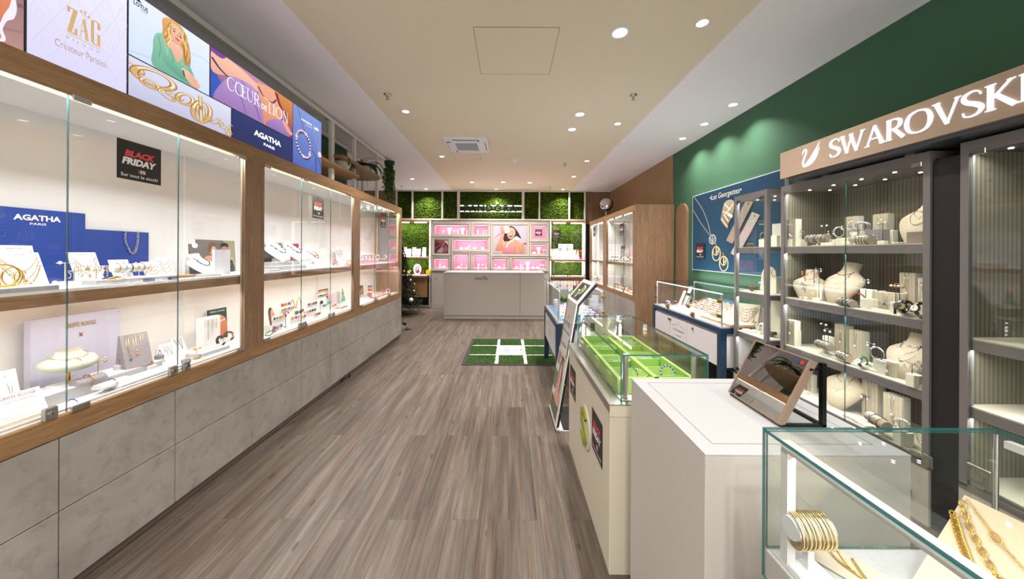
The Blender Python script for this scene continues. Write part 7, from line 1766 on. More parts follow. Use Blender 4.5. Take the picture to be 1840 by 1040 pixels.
for k, its in dict(A=[('egg', .24), ('sb', .42), ('egg', .56), ('pil', .68), ('sb', .82), ('pil', .95)], B=[('pil', .25), ('pil', .65), ('pil', .85)], D=[('cb', .2), ('cb', .36), ('egg', .44), ('cb', .6), ('cb', .85)], E=[('cb', .65), ('pil', .35)], F=[('cb', .3), ('egg', .5), ('pil', .85)], G=[('pil', .3), ('egg', .35), ('egg', .62), ('pil', .85)], H=[('egg', .15), ('cb', .42), ('pil', .8)], J=[('cb', .16), ('sb', .5), ('egg', .86)], K=[('cb', .12), ('pil', .24), ('pil', .3), ('sb', .46), ('cb', .62), ('cb', .76), ('egg', .85), ('egg', .93)]).items():
    for i, (s, u) in enumerate(its):
        put(('pk', s), {'egg': egg, 'sb': small_bust, 'cb': cubeb, 'pil': pillar}[s], rbx(k, u), 0, '%s in the %s pink box, item %s' % ({'egg': 'white egg ring holder', 'sb': 'small white bust', 'cb': 'white display block', 'pil': 'slim white pendant column'}[s], nm[k], ['first from the left', 'second from the left', 'third from the left', 'fourth from the left', 'fifth from the left', 'sixth from the left', 'seventh from the left', 'last'][i]), scale=.9)

# ================================================================== GOODS in the right oak cabinet
def RAx(px, x, z): return (x, x*FPX/(px-VPX), z)
RR = -PI/2
S2 = SH+.0005; D2 = RZ1+.0005
board_plain('rc1', .22, .30, mat('dark_card', '#4a4a48', .6), RAx(1118, 2.25, S2), RR, 'dark grey upright watch panel on the shelf of the right oak cabinet', 3)
board_plain('rc2', .30, .30, CARD, RAx(1092, 2.33, S2), RR, 'white board with pale rings on the shelf of the right oak cabinet', 3, shapes=[('r', (0, 0, 1, 1), '#f4f4f4')]+[('s', ell(.2+.3*(k % 3), .8-.3*(k//3), .09, .09, 16), ['#cfdcea', '#dfe8dc', '#d8dfee', '#f2c8a0', '#ecc4cc', '#b8b0d4', '#f4e0b0', '#f0b09c', '#f0d8c8'][k]) for k in range(9)])
board_plain('rc3', .16, .24, PINKTRAY, RAx(1133, 2.35, S2), RR, 'pink card at the near end in the right oak cabinet', 3)
board_plain('rc4', .15, .25, mat('mid_grey_card', '#8c8d8c', .6), RAx(1117, 2.22, D2), RR, 'grey watch panel on the lower deck of the right oak cabinet', 4)
board_plain('rc5', .14, .30, OAK_Z, RAx(1097, 2.25, D2), RR, 'oak framed picture on the lower deck of the right oak cabinet', 4, shapes=[('r', (.12, .08, .88, .92), '#d8d4c4'), ('s', [(.3, .2), (.4, .7), (.7, .6), (.7, .2)], '#b08a72')])
for i, px in enumerate((1101, 1106, 1110, 1122, 1127, 1130, 1134)):
    wt(RAx(px, 2.08+.03*(i % 2), S2), RR+.3*(i % 3), 'on the shelf of the right oak cabinet, %s' % ['farthest', 'second farthest', 'third farthest', 'middle', 'third nearest', 'second nearest', 'nearest'][i], [GUN, LEATHER, RED, CARD, SILVER, BLACKST, CARD][i], CARD, SILVER, 1.5)
for i, px in enumerate((1097, 1100, 1104, 1108, 1112, 1116, 1120, 1124, 1128, 1132)):
    wt(RAx(px, 2.10+.02*(i % 2), D2), RR+.2*(i % 3), 'in the right oak cabinet\'s lower deck, %s from far' % ['first', 'second', 'third', 'fourth', 'fifth', 'sixth', 'seventh', 'eighth', 'ninth', 'tenth'][i], [GOLD, LEATHER, GOLD, BLACKST, RED, GOLD, BLACKST, LEATHER, GOLD, RED][i], CARD, GOLD, 1.2)
tr('rct1', .42, .18, .02, (2.15, 5.6, D2), RR, 'oval wood tray of watches on the lower deck, nearer part', m=LOAK, inner=LINER, rows=5); tr('rct2', .50, .14, .02, (2.2, 6.3, D2), RR, 'wood tray on the lower deck of the right oak cabinet, farther part', m=LOAK, inner=CARD, rows=4)
for i, px in enumerate((1062, 1068, 1073, 1079)): wt(RAx(px, 2.10, D2), RR, 'on the lower deck behind the farther right glass, %s' % ['farthest', 'third', 'second', 'nearest'][i], [BLACKST, GUN, BLACKST, GUN][i], CARD, SILVER, 1.3)
tr('rct3', .6, .2, .10, (2.2, 7.3, D2), RR, 'white stepped tray behind the farther right glass', m=CARD, inner=LINER, rows=5)

# ================================================================== GOODS in the navy cases
ZN = .6855
def nav(px, py, z=ZN): q = pix(px, py, z=z); y = min(q.y, 4.34); return (max(y*(px-VPX)/FPX, 2.03), y, z)
# big sloped ring display
t = thing('ring_display', 'long white sloped ring board with rows of coloured rings', 'display board', (2.28, 3.75, ZN))
M_ = Matrix(((1, 0, 0, 0), (0, 0, 1, -.38), (0, 1, 0, 0), (0, 0, 0, 1)))
MB().prism([(-.16, 0), (.18, 0), (.18, .13), (.15, .13), (-.16, .03)], 0, .62, CARD, M_).build('board', t)
cols = [ROSE, GOLD, AMBER, PINKST, SILVER, COBALT, PEARL, GUN, ROSE, RED, SILVER]
def ringp(m, s):
    def f(): o = MB().torus((0, 0, .011), .012, .003, m, Matrix.Rotation(PI/2, 4, 'X') @ Matrix.Rotation(PI/2, 4, 'Y'), 12, 5).ball((0, 0, .026), .0075, s, 6).build('ring'); tag(o, '', 'ring'); return o
    return f
for r in range(7):
    for c in range(20):
        k = (r*3+c*5+(r*c) % 4) % len(cols); x = 2.28-.14+.04*r; z = ZN+.037+.0322*(r)*.97*(.31/.31)
        z = ZN+.03+(.10/.31)*(x-(2.28-.16))+.002
        put(('rng', cols[k].name), ringp(cols[k] if cols[k] in (ROSE, GOLD, SILVER, GUN) else GOLD, cols[k]), (x, 3.40+.030*c, z), RR+.2, 'small stone ring in the rows of the white sloped ring board', 'rings on the white sloped board')
for i, (px, py, m) in enumerate(((1196, 533, PURPLE), (1203, 530, SILVER), (1209, 534, COBALT), (1214, 538, AMBER), (1200, 538, PEARL))):
    put(('nbw', m.name), bangle_builder(.022, .0045, m, m), nav(px, py), RR+.3*i, '%s bangle at the far end of the navy case by the wall' % ['purple', 'silver', 'blue', 'amber', 'white'][i])
for i, (px, py, w_, h) in enumerate(((1221, 540, .06, .20), (1229, 532, .07, .27), (1233, 545, .06, .12))):
    board_plain(('nc', i), w_, h, CARD, nav(px, py+2), RR, ['narrow white leaning pendant card', 'tallest white leaning card with small pendants', 'short white card with a black pendant'][i]+' in the wall side navy case', 22)
q = nav(1262, 548)
board_plain('navyleaf', .16, .17, mat('mid_blue_card', '#3f7fb0', .6), (2.39, 3.62, ZN), RR, 'blue leaf print card behind the ring board', 8)
board_plain('navywhite', .20, .16, mat('pale_panel'), (2.40, 3.40, ZN), RR, 'pale upright panel behind the bracelet roll of the navy case', 6)
lo = (2.13, 3.40, ZN+.02); put('rollp', roll_builder(.17, .018, LINER, .025), lo, RR, 'cream roll with pearl bracelets on a wood tray'); bracelets_on(lo, RR, .16, .018, .043, [GOLD, PEARL, ROSE, PEARL, GOLD, PEARL, ROSE, GOLD], 'cream roll of the wall side navy case', th=.003)
tr('nw1', .30, .13, .018, (2.11, 3.36, ZN), RR, 'light wood tray under the pearl bracelet roll', m=LOAK, inner=LINER, rows=3)
tr('nw2', .22, .16, .020, (2.15, 3.10, ZN), 0, 'light wood tray at the near end of the navy case', m=LOAK, inner=CARD, rows=2)
# pearl necklace display
t = board_plain('pearlb', .22, .20, mat('cream_satin', '#ead9c4', .5), (2.27, 3.17, ZN+.0), RR+.6, 'cream board draped with many pearl strands in the navy case', 18)
for i in range(5): neck(('pb', i), lambda i=i: boardpath(.22, .20, 18, .05, .95-.04*i, .95, .72-.15*i), PEARL, (2.27, 3.17, ZN), RR+.6, '%s pearl strand on the cream satin board' % ['topmost', 'second', 'third', 'fourth', 'lowest'][i], style='bead', bs=.004, stones=[PEARL, PEARL, ROSE])
for i, (x, y, w_, h) in enumerate(((2.38, 3.10, .12, .13), (2.46, 3.08, .14, .17))):
    t = board_plain(('gf', i), w_, h, CARD, (x, y, ZN), RR+PI/2-.15, ['smaller gold framed white card near the showcase', 'larger gold framed white card near the showcase'][i], 10)
    MB().tube([Matrix.Rotation(-math.radians(10), 4, 'X') @ Vector(p) for p in ((-w_/2, 0, 0), (-w_/2, 0, h), (w_/2, 0, h), (w_/2, 0, 0))], .003, GOLD, 6, True).build('gold_frame', t)
# middle navy case by the mat
def mid(px, py): q = pix(px, py, z=ZN+.005); return (min(max(q.x, MX0+.09), MX1-.09), min(max(q.y, MY0+.09), MY1-.09), ZN+.005)
for i in range(5):
    for j in range(7):
        x = .57+.055*j; y = 3.36+.15*i; k = (i*5+j*3) % 8
        put(('stand', k % 4), stud_row_builder(.045, .045+.01*(k % 3), 2, STS[k % 4:]+STS), (x, y, ZN+.0055), .15*(j % 3-1), 'small white earring card in the blue lined navy case', 'earring cards in the blue lined case')
for i, (x, y, h) in enumerate(((.78, 4.10, .14), (.86, 3.95, .12), (.60, 4.14, .08))): put(('bk', i), block_builder(.07, h, .05, CARD), (x, y, ZN+.0055), 0, ['tall white block at the rear of the blue lined case', 'white block at the rear right of the blue lined case', 'low white block at the rear left of the blue lined case'][i])
for i, (x, y, m) in enumerate(((.56, 4.0, PURPLE), (.66, 4.05, PURPLE), (.72, 3.98, COBALT), (.87, 3.33, PURPLE), (.89, 3.6, SILVER), (.54, 3.3, PEARL), (.53, 3.45, PEARL), (.86, 3.45, ROSE))):
    put(('nbw', m.name), bangle_builder(.022, .0045, m, m), (x, y, ZN+.0055), .4*i, '%s bangle standing in the blue lined navy case, %s' % (MN.get(m.name, 'purple'), ['rear left', 'rear middle', 'rear centre', 'front right', 'middle right', 'front left', 'left side', 'right side'][i]))
t = thing('fern_pot', 'small green plant at the rear of the blue lined case', 'plant', (.70, 4.16, ZN+.0055)); MB().lathe([(.02, 0), (.028, .04), (.026, .04)], CARD).build('pot', t)
mb = MB()
for i in range(60):
    a = random.uniform(0, 6.28); d = Vector((math.cos(a), math.sin(a)*.5, random.uniform(.2, 1.5))); leaf_quad(mb, Vector((0, 0, .04)), d, Vector((0, .3, 1)), random.uniform(.06, .12), .02, LEAF2)
mb.build('leaves', t)

# ================================================================== GOODS in the lime case
for i, (x, y) in enumerate(wells):
    z = GZ+.0215
    n3 = ['nearest aisle', 'middle aisle', 'farthest aisle', 'nearest inner', 'middle inner', 'farthest inner'][i]
    if i in (1, 4):
        put('cush', roll_builder(.09, .026, LIME, half=True), (x, y, z), .5, 'lime green bracelet cushion in the %s tray' % n3)
        bracelets_on((x, y, z), .5, .08, .026, 0, [SILVER, PALEGOLD, SILVER, GUN], 'lime cushion of the %s tray' % n3, stones=[CRYSTAL])
    else:
        st = [[COBALT, AMBER, COBALT, TEAL], [SILVER], [CRYSTAL, SILVER], [COBALT, CRYSTAL], [SILVER], [PURPLE, CRYSTAL, SILVER]][i]
        mb = MB(); mb.torus((0, 0, .030), .030, .0035, SILVER, Matrix.Rotation(1.2, 4, 'X'), 28, 6)
        Mx = Matrix.Rotation(1.2, 4, 'X')
        for k in range(26): a = 2*PI*k/26; mb.ball(Vector((0, 0, .030))+Mx @ Vector((math.cos(a)*.034, math.sin(a)*.034, .002)), .0045, st[k % len(st)], 6)
        o = mb.build('bracelet'); o.location = (x+.015, y, z); tag(o, '%s crystal bracelet standing in the %s lime tray' % (['blue and amber', 'silver', 'clear', 'blue', 'silver', 'purple'][i], n3), 'bracelet')
        for k in range(2): put(('lnk', k), necklace_builder(lambda k=k: [Vector((math.cos(a)*.04, math.sin(a)*.025, .004+.002*math.sin(3*a))) for a in [2*PI*q/22 for q in range(23)]] if k == 0 else [Vector((-.05+.1*s, .02*math.sin(5*s), .004)) for s in [q/16 for q in range(17)]], SILVER, style='bead', bs=.0035, stones=[CRYSTAL, SILVER]), (x-.02, y-.01+.03*k, z), .5*k, ['coiled', 'wavy'][k]+' crystal necklace in the %s lime tray' % n3)
t = thing('display_card', 'pale upright card behind the glass of the lime case', 'display card', (.64, 2.27, GZ+.009)); MB().box(-.10, .10, 0, .004, 0, .18, mat('pale_grey_card', '#d3d6d0', .5)).build('card', t); 
MB().box(-.075, -.045, -.001, 0, .09, .15, mat('dark_label', '#50504c', .6)).build('dark_label', t)
neck('wch', lambda: [Vector((-.03, 0, .004)), Vector((0, -.02, .02)), Vector((.03, 0, .008)), Vector((.02, .03, .004))], SILVER, (.525, 1.83, GZ+.0085), 0, 'crystal flower watch lying on the lime lining by the aisle side', style='bead', bs=.006, stones=[CRYSTAL, SILVER, GUN])
# ================================================================== GOODS in the grey showcases
def SA(px, x, z):
    y = x*FPX/(px-VPX)
    if px > 1403 and y > 2.50: y = 2.50; x = max(2.14, y*(px-VPX)/FPX)
    return (x, y, z+.0005)
BH, BW, BL = .26, .125, .50
KS = 1.36
BUST = bust_builder(BEIGE_FAB, BH, BW, BL)
def sbust(px, x, z, sc, label, chains, rz=RR):
    if px == 1450: rz = RR+.45
    loc = SA(px, x, z); put('SB', BUST, loc, rz, label, scale=sc)
    for i, (dr, m, kw) in enumerate(chains):
        k = ('sb', dr, m.name, str(sorted((a, str(b)) for a, b in kw.items())))
        neck(k, lambda dr=dr: bustpath(BH, BW, BL, dr), m, loc, rz, '%s on the %s' % (['upper chain', 'lower chain', 'longest chain'][i] if len(chains) > 1 else 'necklace', label), scale=sc, **kw)
ch_s = dict(style='bead', bs=.0022, stones=[SILVER]); bd = dict(style='bead', bs=.0035, stones=[RED, PURPLE, CRYSTAL, AMBER])
sbust(1650, 2.24, LV[3], .95, 'beige bust on the top showcase shelf', [(.72, SILVER, dict(pend='disc')), (.60, SILVER, dict(pend='drop')), (.42, GUN, ch_s)])
sbust(1450, 2.18, LV[2], .80, 'beige bust at the far end of the second showcase shelf', [(.70, RED, bd), (.50, SILVER, dict(pend='ring'))])
sbust(1505, 2.21, LV[2], 1.02, 'beige bust in the middle of the second showcase shelf', [(.72, RED, bd), (.50, SILVER, dict(pend='ring')), (.36, SILVER, dict(pend='drop'))])
sbust(1625, 2.21, LV[1], .93, 'largest beige bust at the near end of the third showcase shelf', [(.74, SILVER, dict(style='bead', bs=.0035, stones=[SILVER, CRYSTAL])), (.58, SILVER, dict(pend='drop')), (.42, SILVER, dict(pend='disc'))])
sbust(1507, 2.22, LV[0], 1.02, 'beige bust on the bottom showcase shelf', [(.68, SILVER, dict(pend='ring')), (.45, SILVER, dict(pend='drop'))])
TS = SILVER
KB = lambda h: 1.0 if h < .017 else 1.4 if h < .15 else 1.25
def blk(px, x, z, w_, h, label, front=BEIGE_FAB, side=IVORY, d=.05, rz=RR):
    o = put(('blk', round(w_, 3), round(h, 3), front.name if front else '', side.name), block_builder(w_*KB(h), h*KB(h), d, front or side, side if front else None), SA(px, x, z), rz, label); return SA(px, x, z)
def pend_on(loc, h, label, m=SILVER, st=CRYSTAL, rz=RR, key=None):
    neck(('po', round(h, 3), m.name, st.name), lambda: [Vector((-.008, -.002, h*.95)), Vector((-.004, -.003, h*.7)), Vector((0, -.003, h*.5)), Vector((.004, -.003, h*.7)), Vector((.008, -.002, h*.95))], m, loc, rz, label, pend='drop', stones=[st], r=.0008, scale=1.35)
# top shelf
for px, x, w_, h, lb, fr in ((1419, 2.32, .06, .145, 'striped tall block at the far end of the top shelf', BEIGE_FAB), (1528, 2.30, .055, .14, 'striped tall block behind the bangles on the top shelf', BEIGE_FAB), (1580, 2.33, .055, .14, 'striped tall block behind the purple block on the top shelf', BEIGE_FAB)):
    lo = blk(px, x, LV[3], w_, h, lb, fr); pend_on(lo, h, 'silver pendant on the '+lb)
lo = blk(1570, 2.20, LV[3], .07, .065, 'mauve grey block with tiny pendants on the top shelf', GREYFAB, GREYFAB)
for i in range(3): neck(('mg', i), lambda i=i: [Vector((-.02+.02*i, -.003, .062)), Vector((-.02+.02*i, -.003, .03+.006*i))], SILVER, lo, RR, ['left', 'middle', 'right'][i]+' tiny pendant on the mauve grey block', pend='drop', r=.0007)
for px, x, w_, h, lb in ((1420, 2.20, .035, .035, 'small ivory block at the far end of the top shelf'), (1437, 2.20, .035, .035, 'second small ivory block of the top shelf'), (1492, 2.22, .05, .03, 'low ivory block under the starry earrings'), (1513, 2.20, .06, .035, 'low wide ivory block under the bangles'), (1541, 2.24, .06, .06, 'square ivory block beside the bangles'), (1596, 2.24, .03, .06, 'narrow ivory block left of the top shelf bust')):
    blk(px, x, LV[3], w_, h, lb, None, IVORY, .035)
blk(1647, 2.15, LV[3], .065, .045, 'brown card box before the top shelf bust', None, TAUPE, .03)
def roll(px, x, z, L, r, lift, label, rz, mats, m=TAUPE, th=.002):
    lo = SA(px, x, z); L, r, lift, th = L*1.4, r*1.4, lift*1.2, th*1.4; put(('sroll', L, r, lift, m.name), roll_builder(L, r, m, lift, em=IVORY), lo, rz, label)
    bracelets_on(lo, rz, L*.85, r, lift+r, mats, label.split(' on ')[0].split(' at ')[0]+' of the '+('top' if z > 1.3 else 'second' if z > .9 else 'third' if z > .5 else 'bottom')+' shelf', th=th)
roll(1469, 2.20, LV[3], .10, .020, .02, 'taupe bracelet roll with crystal bracelets at the far end', RR+.1, [GUN, SILVER, GUN, SILVER, GUN])
roll(1553, 2.16, LV[3], .085, .018, .0, 'taupe bracelet roll in front of the ivory block', RR-.3, [SILVER, SILVER, PALEGOLD, SILVER], th=.0025)
def st_(i, px, x, z, h, ear, where, bh=.02): h *= 1.4; bh = .02 if bh <= .02 else bh*1.4; ts(('s', round(h, 3), bh), h, GUN, SA(px, x, z), x, z, RR, where, ear=ear, bh=bh)
st_(0, 1421, 2.18, LV[3], .075, ('hoop', SILVER, SILVER), 'on the first ivory block of the top shelf', .036)
st_(1, 1438, 2.18, LV[3], .085, ('hoop', SILVER, SILVER), 'on the second ivory block of the top shelf', .036)
st_(2, 1482, 2.16, LV[3], .095, ('stud', CRYSTAL, SILVER), 'behind the far taupe roll, higher')
st_(3, 1494, 2.17, LV[3], .065, ('drop', CRYSTAL, SILVER), 'behind the far taupe roll, lower')
st_(4, 1519, 2.17, LV[3], .085, ('drop', CRYSTAL, SILVER), 'between ring bangle and ivory block')
st_(5, 1541, 2.20, LV[3], .095, ('hoop', SILVER, SILVER), 'beside the square ivory block', .02)
st_(6, 1586, 2.16, LV[3], .085, ('stud', CRYSTAL, SILVER), 'before the mauve grey block')
for i, (px, x, zz, R) in enumerate(((1507, 2.17, .037, .024), (1534, 2.2, .037, .02), (1541, 2.22, .062, .02), (1548, 2.22, .062, .02), (1553, 2.24, .062, .02))):
    put(('bgs', R), bangle_builder(R*1.35, .003, SILVER, CRYSTAL), SA(px, x, LV[3]+zz*1.4-.0005), RR+.25*i, 'silver crystal bangle on the top shelf, %s from the far end' % ['first', 'second', 'third', 'fourth', 'fifth'][i])
neck('crown', lambda: [Vector((math.cos(a)*.03, math.sin(a)*.012, .006)) for a in [2*PI*q/20 for q in range(21)]], SILVER, SA(1616, 2.16, LV[3]), RR, 'coiled crystal necklace before the top shelf bust', style='bead', bs=.004, stones=[CRYSTAL, SILVER])
# second shelf
for px, x, w_, h, lb in ((1469, 2.20, .045, .075, 'ivory block between the two second shelf busts'), (1456, 2.18, .028, .04, 'small ivory block before the far second shelf bust'), (1556, 2.23, .05, .08, 'tall ivory block behind the low one right of the middle bust'), (1558, 2.17, .045, .045, 'low ivory block right of the middle bust'), (1613, 2.17, .045, .045, 'ivory block under the pearl earrings')):
    blk(px, x, LV[2], w_, h, lb, None, IVORY, .035)
for px, x, w_, h, lb in ((1591, 2.24, .085, .075, 'wide beige block with blue pendant on the second shelf'), (1630, 2.30, .06, .18, 'tall striped block behind the watch on the second shelf'), (1661, 2.25, .04, .145, 'striped block at the near end of the second shelf')):
    lo = blk(px, x, LV[2], w_, h, lb, BEIGE_FAB); pend_on(lo, h, 'pendant on the '+lb, st=COBALT if 'blue' in lb else CRYSTAL)
lo = SA(1591, 2.235, LV[2]); neck('fan', lambda: [Vector((-.03+.06*s, -.003, .030+.012*(2*s-1)**2)) for s in [q/16 for q in range(17)]], GUN, lo, RR, 'row necklace on the wide beige block', style='bead', bs=.003, stones=[GUN, SILVER])
for i, (px, h, ear, wr_, bh) in enumerate(((1447, .14, ('drop', AMBER, GUN), 'before the far bust with amber drops', .02), (1463, .15, ('drop', PINKST, GUN), 'between the busts with pink drops', .02), (1472, .16, ('drop', CRYSTAL, GUN), 'behind the ivory block between the busts', .02), (1444, .085, ('stud', PEARL, GUN), 'low at the far bust with pearl studs', .02), (1556, .125, ('drop', CRYSTAL, SILVER), 'above the ivory blocks right of the middle bust', .046), (1610, .11, ('stud', PEARL, SILVER), 'on the ivory block with large pearls', .046), (1617, .12, ('oval', AMBER, SILVER), 'beside the large pearls on the second shelf', .046))):
    st_(i, px, 2.16 if i not in (1, 2) else 2.2, LV[2], h, ear, wr_, bh)
put(('bgs', .033), bangle_builder(.042, .0035, GUN, RED), SA(1543, 2.18, LV[2]), RR, 'red crystal bangle standing right of the middle bust')
roll(1521, 2.145, LV[2], .08, .016, .0, 'flat taupe bracelet pillow before the middle bust', RR-.2, [SILVER, GUN, SILVER], th=.003)
blk(1585, 2.15, LV[2], .12, .012, 'low ivory platform before the wide beige block', None, IVORY, .03); blk(1636, 2.14, LV[2], .085, .015, 'low ivory platform under the black watch', None, IVORY, .035)
for i, (px, st, fc, lb) in enumerate(((1632, BLACKST, mat('olive_dial', '#b3a878', .2, .4), 'with green stones on the low ivory platform'), (1624, SILVER, SILVER, 'left of the black watch'), (1655, GUN, PEARL, 'at the near end of the second shelf'))): wt(SA(px, 2.13, LV[2]+.016), RR, lb, st, fc, GUN, 1.1)
# third shelf
for px, x, w_, h, lb in ((1413, 2.28, .06, .15, 'striped block at the far end of the third shelf'), (1511, 2.28, .06, .148, 'tall striped block, left of the pair on the third shelf'), (1538, 2.26, .065, .155, 'tall striped block, right of the pair on the third shelf'), (1596, 2.16, .045, .06, 'beige block under the ring stand by the near bust') ):
    lo = blk(px, x, LV[1], w_, h, lb, BEIGE_FAB); pend_on(lo, h, 'pendant on the '+lb)
for px, x, w_, h, lb in ((1427, 2.22, .04, .08, 'ivory block near the far end of the third shelf'), (1565, 2.17, .05, .025, 'low ivory block before the right tall block'), (1580, 2.15, .045, .055, 'ivory block at the bust on the third shelf'), (1485, 2.24, .04, .08, 'ivory block behind the taupe roll of the third shelf'), (1641, 2.12, .035, .045, 'ivory block at the front edge by the near bust')):
    blk(px, x, LV[1], w_, h, lb, None, IVORY, .035)
for i, (px, x, h, ear, wr_, bh) in enumerate(((1482, 2.22, .14, ('stud', PEARL, GUN), 'with large pearls behind the taupe roll', .02), (1489, 2.2, .125, ('oval', CRYSTAL, SILVER), 'with crystals behind the taupe roll', .02), (1425, 2.2, .11, ('drop', CRYSTAL, SILVER), 'above the far ivory block of the third shelf', .02), (1567, 2.18, .11, ('drop', CRYSTAL, SILVER), 'before the right tall block', .026), (1640, 2.115, .085, ('hoop', SILVER, SILVER), 'on the ivory block at the front edge', .046), (1660, 2.14, .095, ('hoop', GUN, GUN), 'at the near post of the third shelf', .02))):
    st_(i, px, x, LV[1], h, ear, wr_, bh)
roll(1482, 2.16, LV[1], .085, .018, .035, 'taupe bracelet roll on an ivory plate at the middle', RR-.2, [SILVER, SILVER, PALEGOLD, SILVER], th=.0025)
blk(1500, 2.15, LV[1], .16, .012, 'long ivory platform at the middle of the third shelf', None, IVORY, .05); blk(1550, 2.14, LV[1], .14, .014, 'near ivory platform of the third shelf', None, IVORY, .05)
roll(1517, 2.15, LV[1]+.012, .07, .016, .0, 'beige bracelet pillow on the third shelf platform', RR-.3, [SILVER, CRYSTAL and SILVER, SILVER], m=BEIGE_FAB, th=.003)
put(('bgs', .028), bangle_builder(.036, .003, SILVER, CRYSTAL), SA(1577, 2.14, LV[1]+.077), RR, 'silver bangle with star on an ivory block by the near bust')
wt(SA(1552, 2.135, LV[1]+.014), RR, 'small on the near ivory platform', GREENST, CARD)
# bottom shelf
for px, x, w_, h, lb in ((1564, 2.27, .075, .19, 'tall striped block at the middle of the bottom shelf'), (1605, 2.22, .075, .175, 'tall striped block near the near end of the bottom shelf')):
    lo = blk(px, x, LV[0], w_, h, lb, BEIGE_FAB); pend_on(lo, h, 'pendant on the '+lb)
blk(1619, 2.13, LV[0], .05, .055, 'ivory block with a bangle stand on the bottom shelf', None, IVORY, .035); blk(1450, 2.25, LV[0], .05, .09, 'ivory block at the far end of the bottom shelf', BEIGE_FAB); blk(1536, 2.13, LV[0], .14, .010, 'ivory platform before the bottom shelf bust', None, IVORY, .05)
roll(1580, 2.13, LV[0], .095, .020, .035, 'taupe bracelet roll on the bottom', RR-.3, [SILVER, PALEGOLD], th=.0025)
st_(0, 1450, 2.2, LV[0], .13, ('drop', CRYSTAL, SILVER), 'at the far end of the bottom shelf', .02); st_(1, 1557, 2.2, LV[0], .115, ('oval', CRYSTAL, SILVER), 'behind the roll of the bottom shelf', .02); st_(2, 1618, 2.12, LV[0], .095, ('hoop', SILVER, SILVER), 'on the near ivory block of the bottom shelf', .056)
put(('bgs', .024), None, SA(1623, 2.12, LV[0]+.077), RR+.4, 'silver crystal bangle on the near ivory block of the bottom shelf')
neck('lay', lambda: [Vector((-.05+.1*s, .012*math.sin(4*s), .004)) for s in [q/16 for q in range(17)]], SILVER, SA(1530, 2.12, LV[0]+.010), RR, 'crystal chain lying on the bottom shelf platform', style='bead', bs=.003, stones=[CRYSTAL, SILVER])
board_plain('lowcard', .16, .10, BEIGE_FAB, SA(1650, 2.16, LV[0]), RR, 'beige card with a necklace at the near end of the bottom shelf', 55)
neck('lowcard', lambda: boardpath(.16, .10, 55, .1, .9, .9, .4), SILVER, SA(1650, 2.16, LV[0]), RR, 'necklace on the low beige card', style='bead', bs=.003, stones=[SILVER, GUN])
# narrow showcase
X0n = 2.16
def st2(px, x, z, h, ear, wr_, bh=.02): ts(('s', round(h, 3), bh), h, GUN, SA(px, x, z), x, z, RR, wr_, ear=ear, bh=bh)
rock = mat('pyrite_rock', '#6c6252', .35, .4)
def rockf():
    mb = MB(); random.seed(3)
    for i in range(9): mb.ball((random.uniform(-.025, .025), random.uniform(-.012, .012), .015+random.uniform(0, .014)), random.uniform(.010, .016), rock, 7)
    o = mb.build('bracelet_stone'); tag(o, '', 'jewellery'); return o
put('rock', rockf, SA(1348, X0n, LV[3]), RR, 'dark chunky stone cuff on the top shelf of the narrow showcase'); put('rock', None, SA(1353, X0n, LV[2]), RR, 'pale chunky cuff on the second shelf of the narrow showcase', scale=1.35); put('rock', None, SA(1388, 2.2, LV[1]), RR, 'dark faceted stone on the third shelf of the narrow showcase', scale=1.2)
for px, x, z, w_, h, lb in ((1369, 2.22, LV[3], .055, .05, 'ivory block with a gold bangle on the top shelf of the narrow showcase'), (1395, 2.40, LV[3], .08, .17, 'tall ivory slab on the top shelf of the narrow showcase'), (1390, 2.26, LV[3], .045, .07, 'ivory cube before the tall slab of the narrow showcase'), (1389, 2.25, LV[2], .05, .10, 'ivory block on the second shelf of the narrow showcase'), (1362, 2.2, LV[1], .035, .05, 'grey ring block on the third shelf of the narrow showcase'), (1370, 2.22, LV[1], .035, .06, 'second grey ring block on the third shelf of the narrow showcase'), (1395, 2.38, LV[1], .10, .22, 'tall ivory slab on the third shelf of the narrow showcase')):
    blk(px, x, z, w_, h, lb, None, IVORY, .03)
put(('bang2',), bangle_builder(.028, .003, GOLD), SA(1370, 2.23, LV[3]+.07), RR, 'gold bangle on the ivory block of the narrow showcase')
board_plain('archb', .16, .22, IVORY, SA(1378, 2.32, LV[2]), RR, 'ivory arched display board in the narrow showcase', 6, arch=True)
put(('bang2',), None, SA(1391, 2.24, LV[2]+.14), RR, 'gold bangle above the ivory block by the arched board')
neck('archn', lambda: boardpath(.16, .22, 6, .15, .8, .35, .3), GOLD, SA(1378, 2.32, LV[2]), RR, 'gold chain on the ivory arched board', pend='drop', stones=[AMBER])
st2(1357, 2.18, LV[1], .085, ('stud', GUN, GUN), 'on the third shelf of the narrow showcase, farther'); st2(1366, 2.17, LV[1], .075, ('stud', GUN, GUN), 'on the third shelf of the narrow showcase, nearer')
put('wtray', tray_builder(.10, .06, .012, IVORY, CARD, 2, SILVER), SA(1347, 2.15, LV[1]), RR, 'ivory tray at the far end of the third shelf of the narrow showcase')
t = thing('storage_box', 'white drawer box on the floor under the narrow showcase', 'box', (1.78, 2.35, 0)); MB().bbox(-.17, .17, -.22, .22, 0, .285, SIDELAM, .003).build('box_body', t); MB().bbox(-.172, .172, -.222, .222, .286, .31, WHITELAM, .002).build('lid', t)

